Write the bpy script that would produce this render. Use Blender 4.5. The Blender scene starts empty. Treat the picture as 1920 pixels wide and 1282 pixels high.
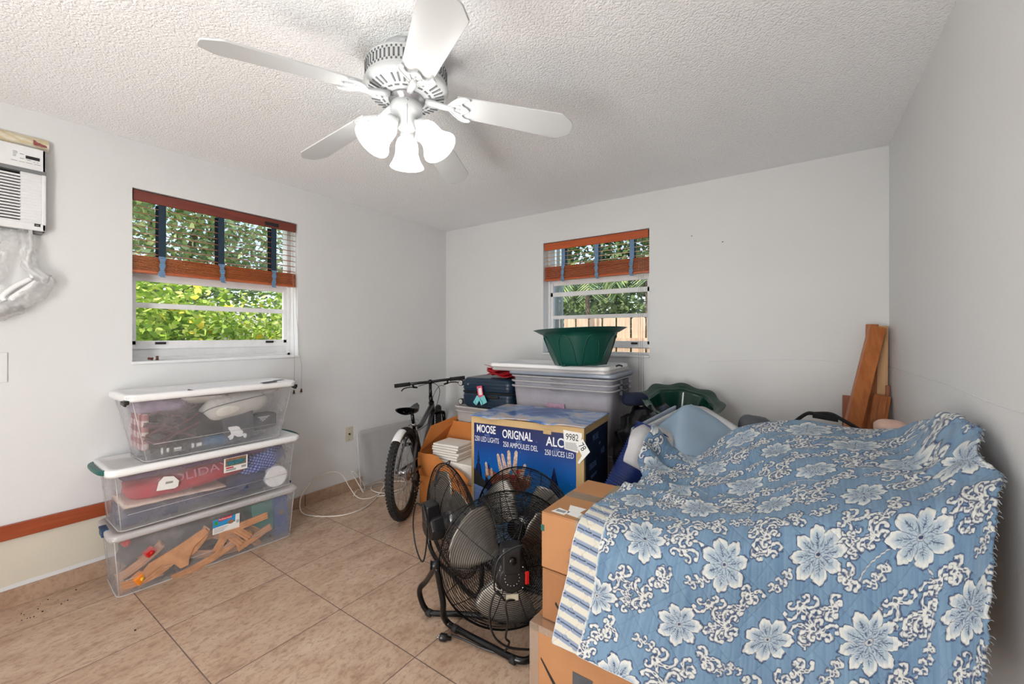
import bpy, bmesh, math, random
import numpy as np
from mathutils import Vector, Matrix, Euler, noise

random.seed(7)
PI = math.pi
SC = bpy.context.scene
COL = SC.collection

# ------------------------------------------------------------------ camera
TH = math.radians(34.8)
HX, HY = 960.0, 628.5
FOC = 778.0
CAMH = 1.32
cam_d = bpy.data.cameras.new('camera')
cam = bpy.data.objects.new('camera', cam_d)
COL.objects.link(cam)
cam.location = (0, 0, CAMH)
cam.rotation_euler = (PI / 2, 0, TH)
cam_d.sensor_width = 36.0
cam_d.lens = 36.0 * FOC / 1920.0
cam_d.shift_y = -(641.0 - HY) / 1920.0
cam_d.clip_start = 0.02
cam_d.clip_end = 200
SC.camera = cam

# ------------------------------------------------------------------ exposure
SC.view_settings.view_transform = 'Standard'
SC.view_settings.look = 'None'
SC.view_settings.exposure = 0.17
SC.view_settings.gamma = 1.0
SC.view_settings.use_curve_mapping = False
SC.cycles.max_bounces = 8
SC.cycles.use_adaptive_sampling = True
SC.cycles.adaptive_threshold = 0.09
SC.cycles.adaptive_min_samples = 16
SC.cycles.diffuse_bounces = 4
SC.cycles.transparent_max_bounces = 18
SC.cycles.sample_clamp_indirect = 6.0
SC.cycles.use_denoising = True
SC.cycles.caustics_reflective = False
SC.cycles.caustics_refractive = False

# ------------------------------------------------------------------ sky and sun
world = bpy.data.worlds.new('world')
SC.world = world
world.use_nodes = True
wn = world.node_tree.nodes
wl = world.node_tree.links
bg = wn['Background']
sky = wn.new('ShaderNodeTexSky')
sky.sky_type = 'NISHITA'
sky.sun_disc = False
sky.sun_elevation = math.radians(50)
sky.sun_rotation = math.radians(190)
sky.air_density = 1.0
sky.dust_density = 2.5
wl.new(sky.outputs[0], bg.inputs[0])
bg.inputs[1].default_value = 0.38

sun_d = bpy.data.lights.new('sun', 'SUN')
sun_d.energy = 4.2
sun_d.angle = math.radians(0.6)
sun_d.color = (1.0, 0.95, 0.86)
sun = bpy.data.objects.new('sun', sun_d)
COL.objects.link(sun)
sun.rotation_euler = Vector((0.07, 0.62, -0.78)).to_track_quat('-Z', 'Y').to_euler()

# added fill lamp, unseen behind the photographer, aimed up to brighten the ceiling
dl_d = bpy.data.lights.new('ceiling_fill_light', 'AREA')
dl_d.shape = 'RECTANGLE'
dl_d.size = 0.85
dl_d.size_y = 1.95
dl_d.energy = 70
dl_d.color = (1.0, 0.985, 0.97)
dl = bpy.data.objects.new('ceiling_fill_light', dl_d)
COL.objects.link(dl)
dl.location = (-0.9, -1.6, 1.0)
dl.rotation_euler = (PI / 2 + math.radians(26), 0, 0.25)

BULB_W = 4.2

# ------------------------------------------------------------------ materials
def srgb(c):
    return tuple(((x / 12.92) if x <= 0.04045 else ((x + 0.055) / 1.055) ** 2.4) for x in c)

def rgb(r, g, b):
    return srgb((r / 255.0, g / 255.0, b / 255.0)) + (1.0,)

class NT:
    """small node-tree writer"""
    def __init__(s, name):
        s.m = bpy.data.materials.new(name)
        s.m.use_nodes = True
        s.n = s.m.node_tree.nodes
        s.l = s.m.node_tree.links
        s.b = s.n['Principled BSDF']
        s.out = s.n['Material Output']
    def new(s, t, **kw):
        x = s.n.new(t)
        for k, v in kw.items():
            setattr(x, k, v)
        return x
    def link(s, a, b):
        s.l.new(a, b)
    def math(s, op, a, b=None, c=None):
        x = s.new('ShaderNodeMath', operation=op)
        for i, v in enumerate((a, b, c)):
            if v is None:
                continue
            if isinstance(v, (int, float)):
                x.inputs[i].default_value = v
            else:
                s.link(v, x.inputs[i])
        return x.outputs[0]
    def mix(s, fac, a, b):
        x = s.new('ShaderNodeMix', data_type='RGBA')
        for i, v in ((0, fac), (6, a), (7, b)):
            if isinstance(v, (int, float)):
                x.inputs[i].default_value = v
            elif isinstance(v, tuple):
                x.inputs[i].default_value = v
            else:
                s.link(v, x.inputs[i])
        return x.outputs[2]
    def noise(s, scale, detail=3, rough=0.55, vec=None, dist=0.0):
        x = s.new('ShaderNodeTexNoise')
        x.inputs['Scale'].default_value = scale
        x.inputs['Detail'].default_value = detail
        x.inputs['Roughness'].default_value = rough
        x.inputs['Distortion'].default_value = dist
        if vec is not None:
            s.link(vec, x.inputs['Vector'])
        return x.outputs['Fac']
    def objco(s, scale=None, loc=None, rot=None):
        t = s.new('ShaderNodeTexCoord').outputs['Object']
        if scale or loc or rot:
            mp = s.new('ShaderNodeMapping')
            if scale: mp.inputs['Scale'].default_value = scale
            if loc: mp.inputs['Location'].default_value = loc
            if rot: mp.inputs['Rotation'].default_value = rot
            s.link(t, mp.inputs['Vector'])
            return mp.outputs[0]
        return t
    def ramp(s, fac, stops):
        x = s.new('ShaderNodeValToRGB')
        e = x.color_ramp.elements
        while len(e) < len(stops):
            e.new(0.5)
        for k, (p, c) in enumerate(stops):
            e[k].position = p
            e[k].color = c
        s.link(fac, x.inputs[0])
        return x.outputs[0]
    def bump(s, h, strength=0.3, dist=0.01):
        x = s.new('ShaderNodeBump')
        x.inputs['Strength'].default_value = strength
        x.inputs['Distance'].default_value = dist
        s.link(h, x.inputs['Height'])
        s.link(x.outputs[0], s.b.inputs['Normal'])
    def base(s, c):
        if isinstance(c, tuple):
            s.b.inputs['Base Color'].default_value = c
        else:
            s.link(c, s.b.inputs['Base Color'])
    def rm(s, rough, metal=0.0):
        s.b.inputs['Roughness'].default_value = rough
        s.b.inputs['Metallic'].default_value = metal

def simple(name, col, rough=0.5, metal=0.0, var=0.08, vs=30, bump=0.0, bs=200):
    t = NT(name)
    if var > 0:
        n = t.noise(vs, 3, 0.6, t.objco())
        d = tuple(max(0.0, x * (1 - var * 2)) for x in col[:3]) + (1.0,)
        u = tuple(min(1.0, x * (1 + var)) for x in col[:3]) + (1.0,)
        t.base(t.ramp(n, [(0.3, d), (0.7, u)]))
    else:
        t.base(col)
    t.rm(rough, metal)
    if bump > 0:
        t.bump(t.noise(bs, 2, 0.5, t.objco()), bump, 0.003)
    return t.m

M = {}
M['white_paint'] = simple('white_paint', rgb(226, 226, 224), 0.55, var=0.012, vs=3, bump=0.12, bs=60)
M['white_metal'] = simple('white_metal', rgb(232, 233, 234), 0.35, var=0.03, vs=12)
M['fan_white'] = simple('fan_white', rgb(200, 203, 204), 0.35, var=0.01, vs=8)
M['fan_slot'] = simple('fan_slot', rgb(96, 98, 100), 0.7, var=0)
M['fan_pattern'] = simple('fan_pattern', rgb(190, 192, 192), 0.5, var=0)
M['black_plastic'] = simple('black_plastic', rgb(26, 26, 28), 0.35, var=0.1)
M['black_metal'] = simple('black_metal', rgb(20, 20, 22), 0.25, 0.3, var=0.1)
M['rubber'] = simple('rubber', rgb(28, 27, 27), 0.75, var=0.1, bump=0.3, bs=150)
M['bike_frame'] = simple('bike_frame', rgb(88, 87, 90), 0.28, 0.7, var=0.05)
M['steel'] = simple('steel', rgb(185, 185, 188), 0.25, 0.9, var=0.05)
M['blade_metal'] = simple('blade_metal', rgb(138, 132, 124), 0.38, 0.7, var=0.1, vs=9)
M['red_plastic'] = simple('red_plastic', rgb(200, 30, 30), 0.4, var=0)
M['label_white'] = simple('label_white', rgb(232, 232, 228), 0.6, var=0.02)
M['ink'] = simple('ink', rgb(28, 28, 30), 0.7, var=0)
M['grey_ink'] = simple('grey_ink', rgb(120, 122, 124), 0.7, var=0)
M['white_ink'] = simple('white_ink', rgb(236, 236, 236), 0.6, var=0)
M['cable_white'] = simple('cable_white', rgb(225, 218, 208), 0.45, var=0.02)
M['beige_plate'] = simple('beige_plate', rgb(205, 198, 180), 0.4, var=0.01)
M['switch_white'] = simple('switch_white', rgb(225, 226, 226), 0.4, var=0.01)
M['tassel_brown'] = simple('tassel_brown', rgb(96, 48, 34), 0.4, var=0.1)
M['green_pot'] = simple('green_pot', rgb(14, 74, 62), 0.38, var=0.05)
M['green_pot_gloss'] = simple('green_pot_gloss', rgb(4, 50, 38), 0.16, var=0.05)
M['suit_navy'] = simple('suit_navy', rgb(24, 46, 66), 0.35, var=0.05, bump=0.15, bs=400)
M['black_fabric'] = simple('black_fabric', rgb(24, 22, 24), 0.85, var=0.15, bump=0.4, bs=80)
M['navy_fabric'] = simple('navy_fabric', rgb(48, 58, 92), 0.9, var=0.1, bump=0.4, bs=120)
M['red_fabric'] = simple('red_fabric', rgb(178, 16, 46), 0.85, var=0.1, bump=0.3, bs=120)
M['red_bag'] = simple('red_bag', rgb(165, 22, 34), 0.5, var=0.1)
M['plum_fabric'] = simple('plum_fabric', rgb(86, 38, 92), 0.9, var=0.12, bump=0.4, bs=120)
M['cream_fabric'] = simple('cream_fabric', rgb(226, 204, 188), 0.9, var=0.04, bump=0.3, bs=120)
M['grey_pillow'] = simple('grey_pillow', rgb(198, 194, 188), 0.9, var=0.04, bump=0.3, bs=200)
M['dark_grey'] = simple('dark_grey', rgb(78, 80, 86), 0.6, var=0.1)
M['teal_box'] = simple('teal_box', rgb(30, 128, 122), 0.6, var=0.05)
M['blue_box'] = simple('blue_box', rgb(52, 84, 140), 0.6, var=0.05)
M['gold'] = simple('gold', rgb(190, 140, 40), 0.35, 0.6, var=0.05)
M['toy_wood'] = simple('toy_wood', rgb(196, 146, 110), 0.6, var=0.12, vs=14)
M['toy_orange'] = simple('toy_orange', rgb(240, 140, 40), 0.4, var=0)
M['toy_yellow'] = simple('toy_yellow', rgb(240, 190, 60), 0.4, var=0)
M['styro'] = simple('styro', rgb(240, 236, 228), 0.7, var=0.02)
M['bare_white'] = simple('bare_white', rgb(240, 240, 240), 0.4, var=0.01)
M['handle_green'] = simple('handle_green', rgb(24, 92, 84), 0.4, var=0.05)
M['handle_blue'] = simple('handle_blue', rgb(26, 66, 104), 0.4, var=0.05)
M['handle_grey'] = simple('handle_grey', rgb(62, 66, 78), 0.45, var=0.05)
M['cord'] = simple('cord', rgb(150, 146, 140), 0.6, var=0)
M['tape_dark'] = simple('tape_dark', rgb(38, 58, 74), 0.85, var=0.1, bump=0.5, bs=400)
M['tape_blue'] = simple('tape_blue', rgb(112, 144, 178), 0.85, var=0.1, bump=0.5, bs=400)
M['pink'] = simple('pink', rgb(222, 90, 120), 0.5, var=0)
M['aqua'] = simple('aqua', rgb(120, 205, 210), 0.5, var=0)
M['peach_cloth'] = simple('peach_cloth', rgb(226, 188, 172), 0.9, var=0.05, bump=0.4, bs=200)

def wood(name, c1, c2, rough=0.35, axis=2, sc=1.0):
    t = NT(name)
    s = [38 * sc, 38 * sc, 38 * sc]
    s[axis] = 2.2 * sc
    n = t.noise(1.0, 4, 0.6, t.objco(scale=tuple(s)), 0.6)
    t.base(t.ramp(n, [(0.3, c1), (0.7, c2)]))
    t.rm(rough)
    t.bump(n, 0.08, 0.002)
    return t.m
M['valance_dark'] = wood('valance_dark', rgb(104, 44, 34), rgb(126, 58, 44), axis=1)
M['slat_brown'] = wood('slat_brown', rgb(146, 84, 54), rgb(178, 112, 76), axis=1)
M['slat_orange_y'] = wood('slat_orange_y', rgb(160, 74, 32), rgb(190, 98, 50), axis=1)
M['slat_orange_x'] = wood('slat_orange_x', rgb(168, 74, 32), rgb(198, 96, 46), axis=0)
M['slat_tan_x'] = wood('slat_tan_x', rgb(196, 150, 96), rgb(222, 180, 126), axis=0)
M['trim_orange'] = wood('trim_orange', rgb(142, 62, 32), rgb(164, 80, 44), axis=1)
M['board_wood'] = wood('board_wood', rgb(158, 88, 40), rgb(190, 116, 60), 0.4, axis=2)
M['board_wood_red'] = wood('board_wood_red', rgb(136, 74, 42), rgb(164, 98, 60), 0.45, axis=2)
M['board_edge'] = wood('board_edge', rgb(206, 160, 112), rgb(224, 184, 140), 0.5, axis=2)
M['fence_wood'] = wood('fence_wood', rgb(176, 146, 122), rgb(230, 204, 178), 0.9, axis=2, sc=0.8)

def cardboard(name, c):
    t = NT(name)
    n = t.noise(6, 4, 0.6, t.objco())
    lo = tuple(x * 0.84 for x in c[:3]) + (1,)
    fine = t.noise(1.0, 1, 0.5, t.objco(scale=(260, 260, 6)))
    a = t.ramp(n, [(0.25, lo), (0.75, c)])
    f = t.math('MULTIPLY', fine, 0.22)
    t.base(t.mix(f, a, tuple(x * 0.7 for x in c[:3]) + (1,)))
    t.rm(0.8)
    t.bump(fine, 0.12, 0.001)
    return t.m
M['card'] = cardboard('card', rgb(182, 130, 86))
M['card_dark'] = cardboard('card_dark', rgb(162, 112, 72))
M['card_orange'] = cardboard('card_orange', rgb(206, 128, 62))
M['card_pale'] = cardboard('card_pale', rgb(206, 174, 124))

def plastic(name, tint, alpha, rough=0.25, gloss=0.06, trans=0.5, cloud=0.0):
    """milky see-through plastic: part clear, part scattering, part gloss"""
    t = NT(name)
    tr = t.new('ShaderNodeBsdfTransparent')
    tr.inputs[0].default_value = tuple(0.5 + 0.5 * min(1, x * 1.05) for x in tint[:3]) + (1,)
    di = t.new('ShaderNodeBsdfDiffuse'); di.inputs[0].default_value = tint
    tl = t.new('ShaderNodeBsdfTranslucent'); tl.inputs[0].default_value = tint
    gl = t.new('ShaderNodeBsdfGlossy'); gl.inputs[0].default_value = (1, 1, 1, 1)
    gl.inputs['Roughness'].default_value = rough
    m1 = t.new('ShaderNodeMixShader'); m1.inputs[0].default_value = trans
    t.link(di.outputs[0], m1.inputs[1]); t.link(tl.outputs[0], m1.inputs[2])
    m2 = t.new('ShaderNodeMixShader')
    if cloud > 0:
        n = t.noise(9, 3, 0.6, t.objco())
        v = t.new('ShaderNodeMapRange')
        v.inputs[1].default_value = 0.3; v.inputs[2].default_value = 0.7
        v.inputs[3].default_value = max(0, alpha - cloud); v.inputs[4].default_value = min(1, alpha + cloud)
        t.link(n, v.inputs[0]); t.link(v.outputs[0], m2.inputs[0])
    else:
        m2.inputs[0].default_value = alpha
    t.link(tr.outputs[0], m2.inputs[1]); t.link(m1.outputs[0], m2.inputs[2])
    m3 = t.new('ShaderNodeMixShader'); m3.inputs[0].default_value = gloss
    t.link(m2.outputs[0], m3.inputs[1]); t.link(gl.outputs[0], m3.inputs[2])
    t.link(m3.outputs[0], t.out.inputs[0])
    return t.m
M['bin_clear'] = plastic('bin_clear', (0.90, 0.90, 0.92, 1), 0.26, 0.2, 0.06, cloud=0.08)
M['bin_rim'] = plastic('bin_rim', (0.88, 0.86, 0.85, 1), 0.75, 0.25, 0.06)
M['tote_milky'] = plastic('tote_milky', (0.86, 0.85, 0.90, 1), 0.62, 0.25, 0.06, cloud=0.05)
M['lid_grey'] = plastic('lid_grey', (0.52, 0.58, 0.68, 1), 0.85, 0.25, 0.08)
M['sheet_blue'] = plastic('sheet_blue', (0.50, 0.66, 0.80, 1), 0.90, 0.3, 0.08)
M['bag_white'] = plastic('bag_white', (0.84, 0.84, 0.84, 1), 0.8, 0.3, 0.06, cloud=0.1)
M['wrap_clear'] = plastic('wrap_clear', (0.86, 0.86, 0.86, 1), 0.36, 0.35, 0.06, cloud=0.2)
M['lid_clear'] = plastic('lid_clear', (0.74, 0.74, 0.75, 1), 0.17, 0.15, 0.03, cloud=0.03)
M['tape_clear'] = plastic('tape_clear', (0.86, 0.82, 0.74, 1), 0.25, 0.12, 0.16, cloud=0.1)
M['pane'] = plastic('pane', (0.97, 0.98, 0.98, 1), 0.0, 0.0, 0.025)

def glass_shade():
    t = NT('lit_frosted_glass')
    tr = t.new('ShaderNodeBsdfTransparent')
    tl = t.new('ShaderNodeBsdfTranslucent'); tl.inputs[0].default_value = (0.97, 0.97, 0.97, 1)
    em = t.new('ShaderNodeEmission'); em.inputs[0].default_value = (1, 0.985, 0.96, 1); em.inputs[1].default_value = 0.55
    m = t.new('ShaderNodeMixShader'); m.inputs[0].default_value = 0.55
    t.link(tr.outputs[0], m.inputs[1]); t.link(tl.outputs[0], m.inputs[2])
    a = t.new('ShaderNodeAddShader'); t.link(m.outputs[0], a.inputs[0]); t.link(em.outputs[0], a.inputs[1])
    t.link(a.outputs[0], t.out.inputs[0])
    return t.m
M['shade_glass'] = glass_shade()

def bulb_mat():
    t = NT('lit_bulb')
    em = t.new('ShaderNodeEmission'); em.inputs[0].default_value = (1, 0.98, 0.94, 1); em.inputs[1].default_value = 3.0
    t.link(em.outputs[0], t.out.inputs[0])
    return t.m
M['bulb'] = bulb_mat()

def wall_mat(name, col, seam=False):
    t = NT(name)
    n = t.noise(1.3, 4, 0.6, t.objco())
    lo = tuple(x * 0.975 for x in col[:3]) + (1,)
    t.base(t.ramp(n, [(0.35, lo), (0.65, col)]))
    t.rm(0.5)
    t.bump(t.math('ADD', t.noise(45, 3, 0.6, t.objco()), t.noise(4, 2, 0.5, t.objco())), 0.10, 0.006)
    return t.m
M['wall'] = wall_mat('wall_paint', rgb(222, 223, 223))

def left_wall_mat():
    # white paint, with an older cream coat left below the wooden rail
    t = NT('wall_paint_left')
    co = t.objco()
    sp = t.new('ShaderNodeSeparateXYZ'); t.link(co, sp.inputs[0])
    n = t.noise(1.3, 4, 0.6, co)
    a = t.ramp(n, [(0.35, rgb(219, 220, 220)), (0.65, rgb(223, 224, 224))])
    below = t.math('LESS_THAN', sp.outputs[2], 0.34)
    near = t.math('LESS_THAN', sp.outputs[1], 1.28)
    m = t.math('MULTIPLY', t.math('MULTIPLY', below, near), t.math('GREATER_THAN', t.math('ADD', sp.outputs[2], t.math('MULTIPLY', t.noise(6, 2, 0.5, co), 0.02)), 0.118))
    t.base(t.mix(m, a, t.ramp(n, [(0.3, rgb(206, 200, 184)), (0.7, rgb(214, 208, 192))])))
    t.rm(0.5)
    t.bump(t.math('ADD', t.noise(45, 3, 0.6, co), t.noise(4, 2, 0.5, co)), 0.10, 0.006)
    return t.m
M['wall_left'] = left_wall_mat()

def ceiling_mat():
    t = NT('popcorn_ceiling')
    co = t.objco()
    v = t.new('ShaderNodeTexVoronoi'); v.feature = 'SMOOTH_F1'
    v.inputs['Scale'].default_value = 105
    v.inputs['Smoothness'].default_value = 0.35
    w = t.new('ShaderNodeVectorMath', operation='ADD')
    nn = t.new('ShaderNodeTexNoise'); nn.inputs['Scale'].default_value = 60; nn.inputs['Detail'].default_value = 3
    sc = t.new('ShaderNodeVectorMath', operation='SCALE'); sc.inputs['Scale'].default_value = 0.022
    t.link(co, nn.inputs['Vector']); t.link(nn.outputs['Color'], sc.inputs[0])
    t.link(co, w.inputs[0]); t.link(sc.outputs[0], w.inputs[1])
    t.link(w.outputs[0], v.inputs['Vector'])
    h = t.math('SUBTRACT', 1.0, v.outputs['Distance'])
    h2 = t.math('ADD', h, t.math('MULTIPLY', t.noise(150, 3, 0.6, co), 0.8))
    t.base(t.ramp(t.noise(2, 2, 0.5, co), [(0.3, rgb(247, 248, 249)), (0.7, rgb(250, 251, 252))]))
    t.rm(0.85)
    t.bump(h2, 0.7, 0.006)
    return t.m
M['ceiling'] = ceiling_mat()

def stone_nodes(t, co):
    """mottled travertine colour"""
    n1 = t.noise(7.5, 8, 0.68, co, 0.6)
    n2 = t.noise(48, 6, 0.75, co, 0.4)
    n3 = t.noise(1.7, 2, 0.5, co)
    a = t.ramp(n1, [(0.28, rgb(156, 124, 102)), (0.47, rgb(192, 164, 140)), (0.72, rgb(212, 190, 166))])
    vein = t.ramp(n2, [(0.38, (0.6, 0.6, 0.6, 1)), (0.52, (0, 0, 0, 1))])
    sp = t.new('ShaderNodeSeparateColor'); t.link(vein, sp.inputs[0])
    b = t.mix(sp.outputs[0], a, rgb(130, 98, 76))
    c = t.mix(t.math('MULTIPLY', n3, 0.35), b, rgb(196, 164, 140))
    return c, n2

def floor_mat():
    t = NT('floor_tile')
    g = t.new('ShaderNodeNewGeometry').outputs['Position']
    sp = t.new('ShaderNodeSeparateXYZ'); t.link(g, sp.inputs[0])
    u = t.math('DIVIDE', t.math('ADD', sp.outputs[0], 1.82 + 5.22 * 2), 0.522)
    v = t.math('DIVIDE', t.math('ADD', sp.outputs[1], -0.64 + 5.3 * 2), 0.530)
    fu, fv = t.math('FRACT', u), t.math('FRACT', v)
    iu, iv = t.math('FLOOR', u), t.math('FLOOR', v)
    eu = t.math('MINIMUM', fu, t.math('SUBTRACT', 1.0, fu))
    ev = t.math('MINIMUM', fv, t.math('SUBTRACT', 1.0, fv))
    e = t.math('MINIMUM', eu, ev)
    wob = t.math('MULTIPLY', t.noise(40, 2, 0.5, g), 0.002)
    mask = t.new('ShaderNodeMapRange')
    mask.inputs[1].default_value = 0.0035; mask.inputs[2].default_value = 0.0065
    t.link(t.math('ADD', e, wob), mask.inputs[0])
    cb = t.new('ShaderNodeCombineXYZ')
    t.link(t.math('MULTIPLY', iu, 3.71), cb.inputs[0]); t.link(t.math('MULTIPLY', iv, 5.93), cb.inputs[1])
    va = t.new('ShaderNodeVectorMath', operation='ADD')
    sc = t.new('ShaderNodeVectorMath', operation='MULTIPLY'); sc.inputs[1].default_value = (1.0, 0.55, 1.0)
    t.link(g, sc.inputs[0]); t.link(sc.outputs[0], va.inputs[0]); t.link(cb.outputs[0], va.inputs[1])
    c, n2 = stone_nodes(t, va.outputs[0])
    t.base(t.mix(mask.outputs[0], rgb(112, 92, 84), c))
    t.rm(0.42)
    t.bump(t.math('ADD', mask.outputs[0], t.math('MULTIPLY', n2, 0.15)), 0.35, 0.003)
    return t.m
M['floor'] = floor_mat()

def base_tile_mat():
    t = NT('baseboard_tile')
    g = t.new('ShaderNodeNewGeometry').outputs['Position']
    sp = t.new('ShaderNodeSeparateXYZ'); t.link(g, sp.inputs[0])
    v = t.math('FRACT', t.math('DIVIDE', t.math('ADD', t.math('ADD', sp.outputs[1], sp.outputs[0]), 10.0 + 3.15 - 1.66), 0.53))
    e = t.math('MINIMUM', v, t.math('SUBTRACT', 1.0, v))
    m = t.math('GREATER_THAN', e, 0.008)
    c, n2 = stone_nodes(t, g)
    t.base(t.mix(m, rgb(112, 88, 78), t.mix(0.45, c, rgb(150, 118, 96))))
    t.rm(0.45)
    return t.m
M['base_tile'] = base_tile_mat()

# ------------------------------------------------------------------ mesh helpers
class MB:
    """collects simple solids and links them as ONE mesh object"""
    def __init__(s):
        s.v = []; s.f = []; s.mi = []; s.sm = []
    def add(s, vs, fs, mi=0, smooth=False):
        o = len(s.v)
        s.v.extend([tuple(v) for v in vs])
        for f in fs:
            s.f.append(tuple(i + o for i in f)); s.mi.append(mi); s.sm.append(smooth)
    def box(s, c, d, rot=None, mi=0, taper=None):
        x, y, z = d[0] / 2, d[1] / 2, d[2] / 2
        t = taper or 1.0
        vs = [Vector((a * x * (t if cc < 0 else 1), b * y * (t if cc < 0 else 1), cc * z)) for cc in (-1, 1) for b in (-1, 1) for a in (-1, 1)]
        if rot is not None:
            R = rot if isinstance(rot, Matrix) else Euler(rot).to_matrix()
            vs = [R @ v for v in vs]
        vs = [v + Vector(c) for v in vs]
        s.add(vs, [(0, 2, 3, 1), (4, 5, 7, 6), (0, 1, 5, 4), (2, 6, 7, 3), (0, 4, 6, 2), (1, 3, 7, 5)], mi)
    def bb(s, a, b, mi=0):
        s.box([(a[i] + b[i]) / 2 for i in range(3)], [abs(b[i] - a[i]) for i in range(3)], None, mi)
    def lathe(s, prof, mat=None, seg=48, mi=0, arc=2 * PI, fr=None, closed=True):
        """prof: (radius, z) list; mat: 4x4 placement; fr(theta, r, z) -> (r, z) optional"""
        mat = mat or Matrix()
        vs = []; n = seg if closed else seg + 1
        for (r, z) in prof:
            for k in range(n):
                a = arc * k / seg
                rr, zz = (r, z) if fr is None else fr(a, r, z)
                vs.append(mat @ Vector((rr * math.cos(a), rr * math.sin(a), zz)))
        fs = []
        for i in range(len(prof) - 1):
            for k in range(seg):
                k2 = (k + 1) % n
                fs.append((i * n + k, i * n + k2, (i + 1) * n + k2, (i + 1) * n + k))
        s.add(vs, fs, mi, True)
    def tube(s, pts, r, seg=8, mi=0, closed=False, cap=True):
        P = [Vector(p) for p in pts]
        n = len(P)
        rs = r if isinstance(r, (list, tuple)) else [r] * n
        T = []
        for i in range(n):
            if closed:
                t = P[(i + 1) % n] - P[i - 1]
            else:
                t = P[min(i + 1, n - 1)] - P[max(i - 1, 0)]
            T.append(t.normalized() if t.length > 1e-9 else Vector((0, 0, 1)))
        up = Vector((0, 0, 1)) if abs(T[0].z) < 0.9 else Vector((1, 0, 0))
        N = (up - T[0] * up.dot(T[0])).normalized()
        vs = []
        for i in range(n):
            if i:
                N = N - T[i] * N.dot(T[i])
                N = N.normalized() if N.length > 1e-6 else T[i].orthogonal().normalized()
            B = T[i].cross(N)
            for k in range(seg):
                a = 2 * PI * k / seg
                vs.append(P[i] + (N * math.cos(a) + B * math.sin(a)) * rs[i])
        fs = []
        m = n if closed else n - 1
        for i in range(m):
            j = (i + 1) % n
            for k in range(seg):
                k2 = (k + 1) % seg
                fs.append((i * seg + k, i * seg + k2, j * seg + k2, j * seg + k))
        if cap and not closed:
            fs.append(tuple(range(seg - 1, -1, -1)))
            fs.append(tuple((n - 1) * seg + k for k in range(seg)))
        s.add(vs, fs, mi, True)
    def cyl(s, a, b, r, r2=None, seg=20, mi=0):
        s.tube([a, b], [r, r if r2 is None else r2], seg, mi)
    def ball(s, c, r, mi=0, seg=16, rings=10, mat=None, amp=0.0, fs=3.0, power=1.0):
        R = r if isinstance(r, (tuple, list)) else (r, r, r)
        vs = []
        sg = lambda x: math.copysign(abs(x) ** power, x)
        for i in range(rings + 1):
            p = PI * i / rings
            for k in range(seg):
                a = 2 * PI * k / seg
                v = Vector((R[0] * sg(math.sin(p)) * sg(math.cos(a)), R[1] * sg(math.sin(p)) * sg(math.sin(a)), R[2] * sg(math.cos(p))))
                if amp:
                    v *= 1 + amp * noise.noise(Vector((v.x, v.y, v.z)) * fs + Vector(c))
                if mat is not None:
                    v = mat @ v
                vs.append(v + Vector(c))
        fs_ = []
        for i in range(rings):
            for k in range(seg):
                k2 = (k + 1) % seg
                fs_.append((i * seg + k, (i + 1) * seg + k, (i + 1) * seg + k2, i * seg + k2))
        s.add(vs, fs_, mi, True)
    def prism(s, poly, vec, mi=0):
        """poly: 3-D points of one face; vec: extrusion"""
        n = len(poly); V = Vector(vec)
        vs = [Vector(p) for p in poly] + [Vector(p) + V for p in poly]
        fs = [tuple(range(n - 1, -1, -1)), tuple(range(n, 2 * n))]
        for k in range(n):
            k2 = (k + 1) % n
            fs.append((k, k2, n + k2, n + k))
        s.add(vs, fs, mi)
    def grid(s, fn, nu, nv, mi=0, closed_u=False):
        vs = [fn(i / nu, j / nv) for j in range(nv + 1) for i in range(nu + (0 if closed_u else 1))]
        w = nu if closed_u else nu + 1
        fs = []
        for j in range(nv):
            for i in range(nu):
                i2 = (i + 1) % w
                fs.append((j * w + i, j * w + i2, (j + 1) * w + i2, (j + 1) * w + i))
        s.add(vs, fs, mi, True)
    def build(s, name, mats, parent=None, bevel=0.0, solid=0.0, loc=None, seg=2, sub=0):
        me = bpy.data.meshes.new(name)
        me.from_pydata(s.v, [], s.f)
        me.polygons.foreach_set('material_index', s.mi)
        me.polygons.foreach_set('use_smooth', s.sm)
        if not isinstance(mats, (list, tuple)):
            mats = [mats]
        for m in mats:
            me.materials.append(m)
        me.update()
        b = bmesh.new(); b.from_mesh(me)
        bmesh.ops.recalc_face_normals(b, faces=b.faces)
        b.to_mesh(me); b.free()
        o = bpy.data.objects.new(name, me)
        COL.objects.link(o)
        if parent is not None:
            o.parent = parent
        if loc is not None:
            o.location = loc
        if solid:
            md = o.modifiers.new('solid', 'SOLIDIFY'); md.thickness = solid; md.offset = 0
        if bevel:
            md = o.modifiers.new('bevel', 'BEVEL'); md.width = bevel; md.segments = seg; md.limit_method = 'ANGLE'; md.angle_limit = 0.6
            for p in me.polygons: p.use_smooth = True
            try:
                md.harden_normals = False
            except Exception:
                pass
            w = o.modifiers.new('wn', 'WEIGHTED_NORMAL'); w.keep_sharp = True
        if sub:
            md = o.modifiers.new('sub', 'SUBSURF'); md.levels = sub; md.render_levels = sub
        return o

def tag(o, label=None, cat=None, group=None, kind=None):
    if label: o['label'] = label
    if cat: o['category'] = cat
    if group: o['group'] = group
    if kind: o['kind'] = kind
    return o

def empty(name, loc=(0, 0, 0), rz=0.0, label=None, cat=None, group=None, kind=None):
    o = bpy.data.objects.new(name, None)
    COL.objects.link(o)
    o.location = loc
    o.rotation_euler = (0, 0, rz)
    o.empty_display_size = 0.05
    return tag(o, label, cat, group, kind)

def copy_tree(o, parent=None):
    c = o.copy(); COL.objects.link(c)
    if parent is not None: c.parent = parent
    for ch in list(o.children):
        copy_tree(ch, c)
    return c

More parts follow.
